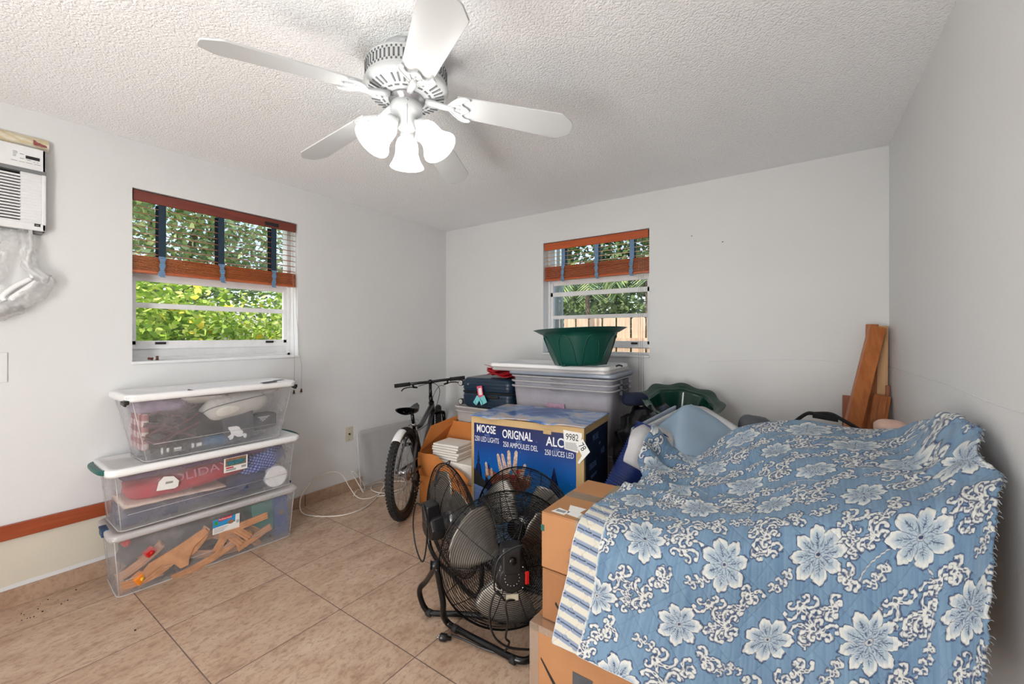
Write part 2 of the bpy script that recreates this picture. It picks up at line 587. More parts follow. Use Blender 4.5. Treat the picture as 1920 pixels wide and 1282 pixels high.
def text(name, s, size, mat, parent, M4, extrude=0.0006, sx=1.0, align='CENTER', offset=0.0, label=None):
    cu = bpy.data.curves.new(name, 'FONT')
    cu.body = s; cu.size = size; cu.extrude = extrude; cu.align_x = align; cu.align_y = 'CENTER'
    cu.offset = offset; cu.resolution_u = 3
    tmp = bpy.data.objects.new(name, cu)
    me = bpy.data.meshes.new_from_object(tmp)
    bpy.data.objects.remove(tmp); bpy.data.curves.remove(cu)
    me.transform(M4 @ Matrix.Diagonal((sx, 1, 1, 1)))
    me.materials.clear(); me.materials.append(mat)
    o = bpy.data.objects.new(name, me); COL.objects.link(o)
    if parent is not None: o.parent = parent
    if label: o['label'] = label
    return o

def frame(o, x, y):
    """4x4 with origin o, x axis, y axis (z = x cross y)"""
    x = Vector(x).normalized(); y = Vector(y); y = (y - x * x.dot(y)).normalized(); z = x.cross(y)
    m = Matrix((x, y, z)).transposed().to_4x4(); m.translation = Vector(o)
    return m

def catmull(P, n, closed=False):
    P = [Vector(p) for p in P]; out = []
    L = len(P)
    segs = L if closed else L - 1
    for i in range(segs):
        if closed:
            p0, p1, p2, p3 = P[i - 1], P[i], P[(i + 1) % L], P[(i + 2) % L]
        else:
            p1, p2 = P[i], P[i + 1]
            p0 = P[i - 1] if i else p1 * 2 - p2
            p3 = P[i + 2] if i + 2 < L else p2 * 2 - p1
        for k in range(n):
            t = k / n
            out.append(0.5 * ((2 * p1) + (p2 - p0) * t + (2 * p0 - 5 * p1 + 4 * p2 - p3) * t * t + (3 * p1 - p0 - 3 * p2 + p3) * t ** 3))
    if not closed: out.append(P[-1])
    return out

# ------------------------------------------------------------------ room shell
XL, XR, YB, YF, ZC = -3.15, 0.43, 3.28, -1.45, 2.44
WT = 0.22
W1 = (0.712, 1.668, 1.165, 2.17)      # window in the left wall: y0 y1 z0 z1
W2 = (-1.932, -0.971, 1.157, 2.16)    # window in the back wall: x0 x1 z0 z1

b = MB(); b.bb((XL - WT, YF - WT, -0.12), (XR + WT, YB + WT, 0)); o = b.build('floor', M['floor']); tag(o, 'mottled beige travertine tile floor with brown grout lines', kind='structure')
b = MB(); b.bb((XL - WT, YF - WT, ZC), (XR + WT, YB + WT, ZC + 0.15)); o = b.build('ceiling', M['ceiling']); tag(o, 'white popcorn textured ceiling', kind='structure')
b = MB()
b.bb((XL - WT, YF - WT, 0), (XL, W1[0], ZC)); b.bb((XL - WT, W1[1], 0), (XL, YB + WT, ZC))
b.bb((XL - WT, W1[0], 0), (XL, W1[1], W1[2])); b.bb((XL - WT, W1[0], W1[3]), (XL, W1[1], ZC))
tag(b.build('wall_left', M['wall_left']), 'white wall with the air conditioner and the wider window', kind='structure')
b = MB()
b.bb((XL, YB, 0), (W2[0], YB + WT, ZC)); b.bb((W2[1], YB, 0), (XR, YB + WT, ZC))
b.bb((W2[0], YB, 0), (W2[1], YB + WT, W2[2])); b.bb((W2[0], YB, W2[3]), (W2[1], YB + WT, ZC))
tag(b.build('wall_back', M['wall']), 'white wall with the window behind the storage totes', kind='structure')
b = MB(); b.bb((XR, YF - WT, 0), (XR + WT, YB + WT, ZC)); tag(b.build('wall_right', M['wall']), 'plain white wall beside the quilt', kind='structure')
b = MB()
b.bb((XL, YF - WT, 0), (-1.4, YF, ZC)); b.bb((-0.5, YF - WT, 0), (XR, YF, ZC)); b.bb((-1.4, YF - WT, 2.05), (-0.5, YF, ZC))
tag(b.build('wall_front', M['wall']), 'wall behind the photographer with a doorway', kind='structure')

# tile baseboard along the left wall
b = MB(); b.bb((XL, YF, 0), (XL + 0.012, 2.235, 0.088)); tag(b.build('baseboard_left', M['base_tile'], bevel=0.002), 'brown stone tile baseboard under the wider window', kind='structure')
b = MB(); b.bb((XL, YB - 0.012, 0), (XR, YB, 0.088)); tag(b.build('baseboard_back', M['base_tile'], bevel=0.002), 'brown stone tile baseboard along the back wall', kind='structure')
# orange timber rail fixed to the left wall
b = MB(); b.bb((XL, -0.9, 0.333), (XL + 0.02, 1.2, 0.405)); tag(b.build('trim_1', M['trim_orange'], bevel=0.003), 'orange stained wooden rail low on the left wall', kind='structure')
# a hairline plaster seam on back and right wall
b = MB()
b.tube(catmull([(-0.55, YB, 1.13), (-0.2, YB, 1.155), (0.1, YB, 1.16), (0.43, YB, 1.135)], 8), 0.0018, 5)
b.tube(catmull([(XR, 3.28, 1.135), (XR, 2.6, 1.14), (XR, 2.1, 1.145), (XR, 1.7, 1.135), (XR, 1.3, 1.14)], 8), 0.0018, 5)
tag(b.build('trim_2', M['wall']), 'thin raised plaster seam on the wall', kind='structure')

# ------------------------------------------------------------------ windows (u along wall, d outward, z up)
def window(n, P, u0, u1, z0, z1, dep, bars, sill_label):
    W = empty('window_%d' % n, P((u0 + u1) / 2, dep, z0), kind='structure')
    W['label'] = sill_label
    inv = Matrix.Translation(-W.location)
    def bb(b, u_0, d0, z_0, u_1, d1, z_1):
        a, c = P(u_0, d0, z_0), P(u_1, d1, z_1)
        b.bb(a, c)
    def fin(b, name, mat, bev=0.002):
        b.v = [tuple(inv @ Vector(v)) for v in b.v]
        return b.build(name, mat, W, bevel=bev)
    fr = MB(); w = 0.022
    bb(fr, u0, dep - 0.01, z0, u0 + w, dep + 0.06, z1); bb(fr, u1 - w, dep - 0.01, z0, u1, dep + 0.06, z1)
    bb(fr, u0, dep - 0.01, z1 - w, u1, dep + 0.06, z1); bb(fr, u0, dep - 0.01, z0, u1, dep + 0.06, z0 + w)
    if n == 1: bb(fr, u0, dep + 0.02, z0, u1, dep + 0.09, z0 + 0.075)
    fin(fr, 'window_frame', M['white_metal'])
    s = MB()
    a, c = u0 + w, u1 - w
    for (zz, hh, dd) in bars:
        bb(s, a, dep + dd, zz - hh / 2, c, dep + dd + 0.022, zz + hh / 2)
    zlo = bars[0][0]; 
    bb(s, a, dep, zlo, a + 0.024, dep + 0.022, bars[-1][0]); bb(s, c - 0.024, dep, zlo, c, dep + 0.022, bars[-1][0])
    fin(s, 'sash', M['white_metal'])
    g = MB(); bb(g, a, dep + 0.03, z0 + w, c, dep + 0.033, z1 - w)
    fin(g, 'glass_pane', M['pane'], 0)
    l = MB()
    for uu in (u0 + 0.16, u1 - 0.15):
        bb(l, uu - 0.026, dep - 0.014, bars[0][0] + 0.002, uu + 0.026, dep + 0.001, bars[0][0] + 0.017)
    fin(l, 'sash_lock', M['black_plastic'], 0.002)
    si = MB(); bb(si, u0 - 0.004, -0.014, z0 - 0.012, u1 + 0.004, dep, z0 + 0.004)
    fin(si, 'window_sill', M['white_metal'], 0.003)
    return W
PL = lambda u, d, z: (XL - d, u, z)
PB = lambda u, d, z: (u, YB + d, z)
window(1, PL, *W1, 0.125, [(1.262, 0.05, 0), (1.503, 0.032, 0.004), (1.675, 0.05, 0.004)], 'white aluminium window in the left wall')
window(2, PB, *W2, 0.10, [(1.245, 0.055, 0), (1.485, 0.032, 0.004), (1.695, 0.04, 0), (1.80, 0.045, 0.012)], 'white aluminium window in the back wall')

# ------------------------------------------------------------------ blinds
def blind(P, u0, u1, ztop, zval, zb0, zb1, d, mats, tapes, nsl, label, tdark, tiltv, group):
    tiltv = tiltv * 2.6
    B = empty('window_blind', P((u0 + u1) / 2, d, ztop), label=label, cat='window blind')
    inv = Matrix.Translation(-B.location)
    def fin(b, name, mat, bev=0.0, par=B):
        b.v = [tuple(inv @ Vector(v)) for v in b.v]
        return b.build(name, mat, par, bevel=bev)
    b = MB(); b.bb(P(u0 + 0.006, d - 0.035, zval), P(u1 - 0.012, d - 0.022, ztop)); b.bb(P(u0 + 0.006, d - 0.022, ztop - 0.045), P(u1 - 0.012, d + 0.02, ztop))
    fin(b, 'head_rail', mats[0], 0.002)
    for k in range(nsl):
        z = zval - 0.004 - (zval - zb1) * (k + 0.5) / nsl
        b = MB()
        du, dv = 0.022 * math.cos(tiltv), 0.022 * math.sin(tiltv)
        a0, a1 = Vector(P(u0 + 0.004, d - du, z - dv)), Vector(P(u1 - 0.008, d - du, z - dv))
        c0, c1 = Vector(P(u0 + 0.004, d + du, z + dv)), Vector(P(u1 - 0.008, d + du, z + dv))
        b.prism([a0, a1, c1, c0], (0, 0, 0.0036))
        fin(b, 'slat', mats[1])
    b = MB(); nn = 10
    for k in range(nn):
        z = zb0 + 0.016 + (zb1 - zb0 - 0.016) * (k + 0.5) / nn
        j = 0.0015 * math.sin(k * 2.3)
        b.bb(P(u0 + 0.004 + abs(j), d - 0.024 + j, z - 0.0024), P(u1 - 0.008, d + 0.024 + j, z + 0.0024))
    b.bb(P(u0 + 0.004, d - 0.025, zb0), P(u1 - 0.008, d + 0.025, zb0 + 0.015))
    fin(b, 'raised_slats', mats[2], 0.0)
    for i, u in enumerate(tapes):
        b = MB()
        for dd in (d - 0.0285, d + 0.0285):
            b.bb(P(u - 0.018, dd - 0.0007, zb1 - 0.005), P(u + 0.018, dd + 0.0007, zval + 0.006))
        # gathered part in front of the raised slats
        n = 26
        def fn(s, t, u=u, i=i):
            z = zb1 + 0.004 - (zb1 - zb0 + 0.022) * t
            w = 0.017 - 0.004 * math.sin(t * 3) + 0.003 * math.sin(t * 17 + i)
            uu = u + 0.006 * t * (1 if i % 2 else -1) + (s - 0.5) * 2 * w
            dd = d - 0.030 - 0.004 * abs(math.sin(t * 26 + s * 1.5)) - 0.008 * math.sin(t * PI)
            if t > 0.92: dd += 0.0; uu += (t - 0.92) * 0.12
            return Vector(P(uu, dd, z))
        b.grid(fn, 6, 60, mi=1)
        fin(b, 'ladder_tape', [M['tape_dark'] if tdark else M['tape_blue'], M['tape_blue']])
    return B, fin
blindL, finL = blind(PL, W1[0], W1[1], 2.164, 2.103, 1.688, 1.79, 0.045, (M['valance_dark'], M['slat_brown'], M['slat_orange_y']),
      (0.853, 1.164, 1.500), 8, 'half raised brown wooden blind with three dark tapes in the left wall window', True, 0.10, None)
# exposed emblem fitting on the head rail and the cord lock
b = MB(); b.bb(PL(1.435, 0.006, 2.115), PL(1.53, 0.012, 2.14)); finL(b, 'cord_lock', M['black_plastic'], 0.002)
for (u, z) in ((1.632, 0.895), (1.688, 0.90)):
    uu = min(u, 1.655)
    b = MB(); b.tube([PL(uu, 0.005, 2.11), PL(uu, -0.004, 1.5), PL(uu + (u - uu) * 0.5, -0.018, 1.168), PL(u, -0.019, 1.1), PL(u, -0.012, z)], 0.0011, 5)
    c = finL(b, 'pull_cord', M['cord'])
    b = MB(); b.lathe([(0.001, 0.012), (0.006, 0.010), (0.005, 0.002), (0.009, -0.014), (0.001, -0.016)], Matrix.Translation(PL(u, -0.012, z)), 12)
    finL(b, 'cord_tassel', M['tassel_brown'], par=c)
blindB, finB = blind(PB, W2[0], W2[1], 2.155, 2.092, 1.817, 1.945, 0.045, (M['slat_orange_x'], M['slat_tan_x'], M['slat_orange_x']),
      (-1.735, -1.42, -1.115), 4, 'half raised orange wooden blind with three blue tapes in the back wall window', False, 0.10, None)
for (u, z) in ((-1.052, 0.72), (-1.035, 0.74), (-1.018, 0.70)):
    b = MB(); b.tube([PB(u, 0.005, 2.1), PB(u, -0.02, 1.25), PB(u + 0.004, -0.018, 1.16), PB(u + 0.006, -0.014, z)], 0.0011, 5)
    finB(b, 'pull_cord', M['cord'])
# small brown fitting left lying on the sill of the left window
f = empty('blind_tassel', (XL - 0.03, 0.80, 1.174), label='small brown wooden cord tassel lying on the left wall window sill', cat='tassel')
b = MB(); b.lathe([(0.001, -0.014), (0.009, -0.012), (0.006, 0.0), (0.008, 0.010), (0.001, 0.013)], Matrix.Translation((0, 0, 0.007)) @ Matrix.Rotation(1.4, 4, 'X'), 12)
b.lathe([(0.001, -0.0), (0.009, 0.001), (0.006, 0.012), (0.008, 0.024), (0.001, 0.026)], Matrix.Translation((-0.01, 0.035, -0.004)), 12)
b.build('wooden_bead', M['tassel_brown'], f)

# ------------------------------------------------------------------ ceiling fan
FX, FY = -1.276, 1.108
fan = empty('ceiling_fan', (FX, FY, ZC), label='white five blade ceiling fan with three lit glass shades', cat='ceiling fan')
b = MB(); b.lathe([(0.001, 0), (0.088, 0), (0.088, -0.05), (0.08, -0.058), (0.001, -0.058)])
for a in (1.2, 3.3, 5.4):
    b.box((0.09 * math.cos(a), 0.09 * math.sin(a), -0.03), (0.012, 0.02, 0.03), (0, 0, a))
b.build('canopy', M['fan_white'], fan)
b = MB()
b.lathe([(0.05, -0.05), (0.12, -0.055), (0.150, -0.064), (0.156, -0.075), (0.156, -0.135), (0.160, -0.142), (0.163, -0.15), (0.158, -0.163), (0.14, -0.174), (0.105, -0.184), (0.07, -0.187), (0.001, -0.187)], seg=72)
b.build('motor_housing', M['fan_white'], fan)
b = MB()
for k in range(56):
    a = 2 * PI * k / 56
    R_ = Matrix.Rotation(a, 4, 'Z')
    for (z, h, off) in ((-0.105, 0.030, 0), (-0.083, 0.007, 0.5), (-0.127, 0.007, 0.5), (-0.092, 0.005, 0), (-0.119, 0.005, 0)):
        RR = Matrix.Rotation(a + off * 2 * PI / 56, 4, 'Z')
        b.box(RR @ Vector((0.1565, 0, z)), (0.002, 0.0065, h), (0, 0, a + off * 2 * PI / 56))
b.build('side_vent', M['fan_slot'], fan)
b = MB()
for k in range(40):
    a = 2 * PI * k / 40
    if k % 8 in (0,): continue
    Rm = Matrix.Rotation(a, 4, 'Z') @ Matrix.Rotation(math.radians(-14), 4, 'Y')
    b.box(Matrix.Rotation(a, 4, 'Z') @ Vector((0.128, 0, -0.1795)), (0.036, 0.0062, 0.003), Rm.to_3x3())
for k in range(20):
    a = 2 * PI * (k + 0.5) / 20
    b.box(Matrix.Rotation(a, 4, 'Z') @ Vector((0.094, 0, -0.1865)), (0.007, 0.018, 0.002), Matrix.Rotation(a, 3, 'Z'))
b.build('bottom_vent', M['fan_slot'], fan)
b = MB(); b.lathe([(0.001, -0.187), (0.068, -0.187), (0.070, -0.197), (0.055, -0.205), (0.054, -0.215)], seg=40)
b.build('flywheel', M['steel'], fan)

def blade_outline(L0=0.20, L1=0.665, w0=0.055, w1=0.070):
    pts = []
    pts += [(L0, -w0), (L1 - 0.058, -w1), (L1 - 0.050, -w1 * 0.99), (L1 - 0.008, -w1 * 0.56), (L1, -w1 * 0.40), (L1 + 0.002, 0), (L1, w1 * 0.40), (L1 - 0.008, w1 * 0.56), (L1 - 0.050, w1 * 0.99), (L1 - 0.058, w1), (L0, w0)]
    return pts
first = None
for k, adeg in enumerate((40, 114, 183, 257, 328)):
    a = math.radians(adeg)
    A = bpy.data.objects.new('blade', None)
    root = Matrix.Rotation(a, 4, 'Z')
    droop = Matrix.Translation((0.12, 0, -0.198)) @ Matrix.Rotation(math.radians(8.0), 4, 'Y') @ Matrix.Translation((-0.12, 0, 0))
    pitch = Matrix.Rotation(math.radians(-12), 4, 'X')
    X = root @ droop @ pitch
    b = MB()
    pl_ = blade_outline()
    b.prism([X @ Vector((x, y, -0.0035)) for x, y in pl_], (X.to_3x3() @ Vector((0, 0, 0.006))))
    bl = b.build('blade', M['fan_white'], fan, bevel=0.0015)
    # cast iron: arm, then a scrolled three-lobed plate beneath the blade root
    b = MB()
    b.tube([root @ Vector((0.075, 0, -0.194)), root @ Vector((0.11, 0, -0.202)), X @ Vector((0.15, 0, -0.012)), X @ Vector((0.19, 0, -0.010))], [0.013, 0.012, 0.012, 0.010], 10)
    pl2 = [(0.165, -0.012), (0.185, -0.036), (0.212, -0.060), (0.236, -0.064), (0.250, -0.057), (0.247, -0.050), (0.232, -0.048), (0.218, -0.034), (0.222, -0.020), (0.238, -0.010), (0.246, 0.0),
           (0.238, 0.010), (0.222, 0.020), (0.218, 0.034), (0.232, 0.048), (0.247, 0.050), (0.250, 0.057), (0.236, 0.064), (0.212, 0.060), (0.185, 0.036), (0.165, 0.012)]
    b.prism([X @ Vector((x, y, -0.0095)) for x, y in pl2], X.to_3x3() @ Vector((0, 0, 0.006)))
    rim = [X @ Vector((x, y, -0.0105)) for x, y in pl2]
    b.tube(catmull(rim, 4), 0.0034, 6)
    for yy in (-0.022, 0.0, 0.022):
        b.tube([X @ Vector((0.172, yy * 0.4, -0.0115)), X @ Vector((0.212, yy, -0.0115))], 0.003, 6)
    b.build('blade_arm', M['fan_white'], fan)

kit = MB()
kit.lathe([(0.045, -0.205), (0.060, -0.212), (0.062, -0.248), (0.056, -0.256), (0.044, -0.268), (0.040, -0.290), (0.034, -0.306), (0.018, -0.314), (0.001, -0.316)], seg=40)
for a in (0.6, 2.4): kit.ball((0.057 * math.cos(a + 3.6), 0.057 * math.sin(a + 3.6), -0.228), 0.004, seg=8, rings=6)
kit.build('light_kit_body', M['fan_white'], fan)
shade_pos = []
for k, adeg in enumerate((138.6, 258.6, 18.6)):
    a = math.radians(adeg)
    tilt = math.radians(38)
    out = Vector((math.cos(a), math.sin(a), 0))
    axis = (out * math.sin(tilt) + Vector((0, 0, -math.cos(tilt)))).normalized()
    base = Vector((0, 0, -0.290)) + out * 0.058
    side = axis.cross(out).normalized()
    mt = frame(base, side, side.cross(axis) * -1)
    # frame z should be along axis
    z = mt.to_3x3() @ Vector((0, 0, 1))
    if z.dot(axis) < 0:
        mt = frame(base, side, side.cross(axis))
    b = MB()
    b.tube([Vector((0, 0, -0.280)) + out * 0.03, base + axis * 0.004], 0.012, 12)
    b.lathe([(0.001, -0.002), (0.024, 0.0), (0.027, 0.012), (0.026, 0.024), (0.020, 0.026)], mt, 28)
    b.build('shade_holder', M['fan_white'], fan)
    b = MB()
    b.lathe([(0.024, 0.018), (0.036, 0.030), (0.043, 0.046), (0.045, 0.066), (0.046, 0.086), (0.051, 0.104), (0.060, 0.122), (0.068, 0.134), (0.070, 0.139)], mt, 48,
            fr=lambda th, r, z: (r * (1 + 0.0 * th), z))
    sh = b.build('lamp_shade', M['shade_glass'], fan, solid=0.002)
    b = MB(); b.ball(base + axis * 0.07, (0.024, 0.024, 0.024), seg=16, rings=10)
    b.tube([base + axis * 0.024, base + axis * 0.055], 0.012, 12)
    b.build('bulb', M['bulb'], sh)
    ld = bpy.data.lights.new('fan_bulb_light', 'POINT'); ld.energy = BULB_W; ld.color = (1.0, 0.972, 0.935); ld.shadow_soft_size = 0.028
    lo = bpy.data.objects.new('fan_bulb_light', ld); COL.objects.link(lo)
    lo.location = Vector((FX, FY, ZC)) + base + axis * 0.118
b = MB(); hd = Vector((0.571 * 0.058 + 0.012, -0.82 * 0.058, 0))
hd = Vector((0.044, -0.036, 0))
b.tube([hd + Vector((0, 0, -0.222)), hd * 1.15 + Vector((0, 0, -0.26)), hd * 1.15 + Vector((0, 0, -0.385))], 0.0013, 5)
b.ball(hd + Vector((0, 0, -0.222)), 0.0055, seg=10, rings=6)
b.build('pull_chain', M['steel'], fan)

# ------------------------------------------------------------------ air conditioner in the left wall
AC0, AC1, ACZ0, ACZ1, ACD = -0.30, 0.376, 1.838, 2.243, 0.045
ac = empty('air_conditioner', (XL, (AC0 + AC1) / 2, ACZ0), label='white window air conditioner set through the left wall', cat='air conditioner')
def acb(name, mat, boxes, bev=0.0):
    b = MB()
    for (y0, z0, d0, y1, z1, d1) in boxes:
        b.bb((d0, y0 - (AC0 + AC1) / 2, z0 - ACZ0), (d1, y1 - (AC0 + AC1) / 2, z1 - ACZ0))
    return b.build(name, mat, ac, bevel=bev)
acb('housing', M['white_metal'], [(AC0, ACZ0, 0.0, AC1, ACZ0 + 0.036, ACD), (AC0, ACZ0, 0, AC0 + 0.02, ACZ1, ACD), (AC1 - 0.015, ACZ0, 0.0, AC1, ACZ1, ACD),
     (AC0, 2.125, 0, AC1, ACZ1, ACD), (0.292, ACZ0, 0, AC1, ACZ1, ACD - 0.008)], 0.004)
acb('grille_shadow', M['black_plastic'], [(AC0 + 0.02, ACZ0 + 0.03, 0.001, 0.292, 2.115, 0.012)])
sl = []
for k in range(16):
    z = 1.872 + k * 0.0148
    sl.append((AC0 + 0.02, z, 0.010, 0.292, z + 0.0072, ACD - 0.004))
acb('louver', M['white_metal'], sl)
sl = []
for k in range(16):
    z = 1.872 + k * 0.0148
    sl.append((0.292, z + 0.002, ACD - 0.009, 0.360, z + 0.0095, ACD - 0.0045))
acb('side_louver', M['white_metal'], sl, 0.001)
acb('grey_band', M['grey_ink'], [(AC0, 2.118, 0.0, AC1, 2.135, ACD + 0.0015)])
acb('display', M['black_plastic'], [(0.308, 2.183, ACD, 0.354, 2.198, ACD + 0.0015)])
acb('button', M['grey_ink'], [(y, 2.1625, ACD, y + 0.020, 2.1640, ACD + 0.001) for y in (0.262, 0.286, 0.310, 0.336)] +
    [(y, z, ACD, y + w_, z + 0.0022, ACD + 0.0008) for (y, z, w_) in ((0.268, 2.206, 0.014), (0.268, 2.199, 0.014), (0.268, 2.191, 0.010), (0.268, 2.184, 0.010), (0.290, 2.199, 0.013), (0.290, 2.178, 0.013), (0.312, 2.176, 0.013), (0.334, 2.172, 0.004), (0.345, 2.172, 0.004))])
acb('badge', M['black_plastic'], [(0.336, 1.858, ACD - 0.008, 0.356, 1.872, ACD + 0.0012)])
acb('badge_mark', M['label_white'], [(0.341, 1.8635, ACD + 0.0012, 0.351, 1.8648, ACD + 0.0018)])
acb('drain_edge', M['grey_ink'], [(AC0, ACZ0 - 0.013, 0.0, 0.365, ACZ0, ACD - 0.02)])
# stained strip filling the gap above the unit
t = NT('stained_foam')
n = t.noise(9, 3, 0.6, t.objco(scale=(1, 1, 3)))
t.base(t.ramp(n, [(0.35, rgb(226, 220, 206)), (0.5, rgb(206, 190, 150)), (0.66, rgb(226, 222, 214))])); t.rm(0.85); t.bump(n, 0.4, 0.004)
M['foam'] = t.m
b = MB()
def strip(u, v):
    y = AC0 + (AC1 + 0.012 - AC0) * u
    z = 2.246 + v * 0.062
    return Vector((XL + 0.008 + 0.018 * math.sin(v * PI) + 0.004 * noise.noise(Vector((y * 20, z * 30, 0))), y - 0.25 * 0, z))
b.grid(strip, 60, 8)
o = b.build('foam_gap_strip', M['foam']); tag(o, 'yellow stained white foam strip above the air conditioner', 'foam strip')
b = MB()
def stain(u, v):
    return Vector((XL + 0.0335 - v * 0.012, 0.335 + u * 0.045, 2.262 + v * 0.03 * (1 - u * 0.5) + 0.004 * noise.noise(Vector((u * 4, v * 4, 2)))))
b.grid(stain, 8, 5)
b.build('red_smear', simple('red_smear', rgb(168, 96, 96), 0.8, var=0.2, vs=60), o)

# crumpled clear wrap hanging from the unit, around two white hoses
wrap = empty('plastic_wrap', (XL + 0.02, 0.28, 1.6), label='crumpled clear plastic wrap hanging below the air conditioner', cat='plastic wrap')
b = MB()
path = catmull([(0.03, 0.30, 1.835), (0.045, 0.315, 1.74), (0.04, 0.325, 1.66), (0.05, 0.37, 1.60), (0.045, 0.385, 1.585), (0.05, 0.33, 1.52), (0.05, 0.28, 1.47), (0.045, 0.22, 1.43), (0.04, 0.12, 1.40)], 12)
wd = [0.022, 0.028, 0.026, 0.026, 0.034, 0.036, 0.040, 0.036, 0.03]
def wrapf(u, v):
    i = v * (len(path) - 1); k = min(int(i), len(path) - 2); p = path[k].lerp(path[k + 1], i - k)
    tn = (path[k + 1] - path[k]).normalized()
    sd = Vector((0, tn.z, -tn.y))
    w = wd[min(int(v * 8), 8)] * (1 + 0.3 * noise.noise(Vector((v * 9, 0, 3))))
    a = u * 2 * PI
    rr = 1 + 0.35 * noise.noise(Vector((math.cos(a) * 1.6, math.sin(a) * 1.6, v * 16))) + 0.12 * noise.noise(Vector((math.cos(a) * 5, math.sin(a) * 5, v * 50)))
    q = p + sd * math.cos(a) * w * rr + Vector((1, 0, 0)) * math.sin(a) * 0.022 * rr
    q.x = max(q.x, 0.003)
    return Vector((q.x - 0.02, q.y - 0.28, q.z - 1.6))
b.grid(wrapf, 40, 150, closed_u=True)
b.build('wrap_film', M['wrap_clear'], wrap)
b = MB()
def wrapg(u, v):
    y = 0.02 + u * 0.27 - 0.05 * v; z = 1.83 - v * (0.15 + 0.14 * u) ; k = noise.noise(Vector((u * 7, v * 9, 1))) + 0.5 * noise.noise(Vector((u * 19, v * 23, 7)))
    return Vector((0.006 + 0.02 * abs(k), y - 0.28, z - 1.6))
b.grid(wrapg, 40, 30)
b.build('wrap_skirt', M['wrap_clear'], wrap)
for nm, pts, r in (('drain_hose', [(0.03, 0.325, 1.84), (0.035, 0.327, 1.76), (0.03, 0.315, 1.68), (0.05, 0.33, 1.60)], 0.007),
                   ('drain_hose', [(0.045, 0.345, 1.585), (0.05, 0.30, 1.535), (0.055, 0.268, 1.50), (0.055, 0.262, 1.485)], 0.013),
                   ('drain_hose', [(0.04, 0.325, 1.60), (0.035, 0.27, 1.55), (0.04, 0.238, 1.505), (0.045, 0.245, 1.485)], 0.011)):
    h = MB(); h.tube([Vector(p) for p in catmull(pts, 8)], r, 12)
    o = h.build('drain_hose', M['bare_white']); tag(o, {0.007: 'thin white drain hose running down from the air conditioner', 0.013: 'thick white hose end, the lower of the pair inside the plastic wrap', 0.011: 'white hose end, the upper of the pair inside the plastic wrap'}[r], 'hose', 'white hoses under the air conditioner')
    o.location = (XL, 0, 0)
# frayed grey conduit leaving frame left
h = MB(); h.tube(catmull([(XL + 0.03, 0.30, 1.452), (XL + 0.04, 0.262, 1.44), (XL + 0.03, 0.235, 1.42), (XL + 0.02, 0.15, 1.37)], 10), [0.013] * 12 + [0.010] * 10 + [0.006] * 9, 10)
tag(h.build('cable_sleeve', simple('braid_grey', rgb(150, 148, 144), 0.8, var=0.3, vs=150, bump=0.6, bs=300)), 'frayed grey braided sleeve below the plastic wrap', 'cable sleeve')

# switch and outlet
sw = empty('light_switch', (XL, 0.21, 1.165), label='white light switch plate at the left edge of the photo', cat='light switch')
b = MB(); b.bb((0, -0.045, -0.072), (0.006, 0.045, 0.072)); b.build('plate', M['switch_white'], sw, bevel=0.002)
b = MB(); b.box((0.010, 0.0, 0), (0.014, 0.012, 0.028), (0, -0.35, 0)); b.build('toggle', M['switch_white'], sw, bevel=0.002)
ou = empty('wall_outlet', (XL, 2.104, 0.483), label='beige coaxial outlet plate beside the bicycle', cat='outlet')
b = MB(); b.bb((0, -0.036, -0.060), (0.005, 0.036, 0.060)); b.build('plate', M['beige_plate'], ou, bevel=0.002)
b = MB(); b.lathe([(0.007, 0), (0.007, 0.008), (0.003, 0.009), (0.001, 0.009)], Matrix.Translation((0.004, 0, 0)) @ Matrix.Rotation(PI / 2, 4, 'Y'), 14); b.build('coax_jack', M['black_metal'], ou)
b = MB()
for z in (-0.045, 0.045):
    b = MB(); b.lathe([(0.004, 0), (0.003, 0.0015), (0.001, 0.0018)], Matrix.Translation((0.005, 0, z)) @ Matrix.Rotation(PI / 2, 4, 'Y'), 10); b.build('plate_screw', M['steel'], ou)
# two small dark nail holes on the back wall
for (x, z) in ((-0.455, 1.985), (-0.66, 2.055)):
    h = MB(); h.lathe([(0.001, 0.001), (0.004, 0.001), (0.001, -0.002)], Matrix.Translation((x, YB, z)) @ Matrix.Rotation(PI / 2, 4, 'X'), 10)
    tag(h.build('nail_hole', M['ink']), 'small dark nail hole in the back wall, %s' % ('right one of the pair' if x > -0.5 else 'left one of the pair'), 'nail hole', 'nail holes in the back wall')

# white coax and phone cables on the floor by the left wall
HOLE = (XL + 0.004, 1.777, 0.175)
b = MB()
b.tube(catmull([(XL - 0.01, 1.777, 0.172), (XL + 0.03, 1.74, 0.165), (XL + 0.06, 1.66, 0.10), (XL + 0.13, 1.625, 0.02), (XL + 0.25, 1.66, 0.006), (XL + 0.40, 1.78, 0.006), (XL + 0.42, 1.95, 0.006), (XL + 0.33, 2.14, 0.007),
        (XL + 0.20, 2.30, 0.010), (XL + 0.10, 2.38, 0.012), (XL + 0.07, 2.30, 0.012), (XL + 0.18, 2.20, 0.014), (XL + 0.33, 2.22, 0.016), (XL + 0.36, 2.38, 0.016), (XL + 0.24, 2.50, 0.012), (XL + 0.14, 2.42, 0.010), (XL + 0.25, 2.24, 0.018)], 10), 0.0042, 8)
c1 = b.build('coax_cable', M['cable_white']); tag(c1, 'white coax cable looping from the wall hole across the tiles', 'cable')
b = MB()
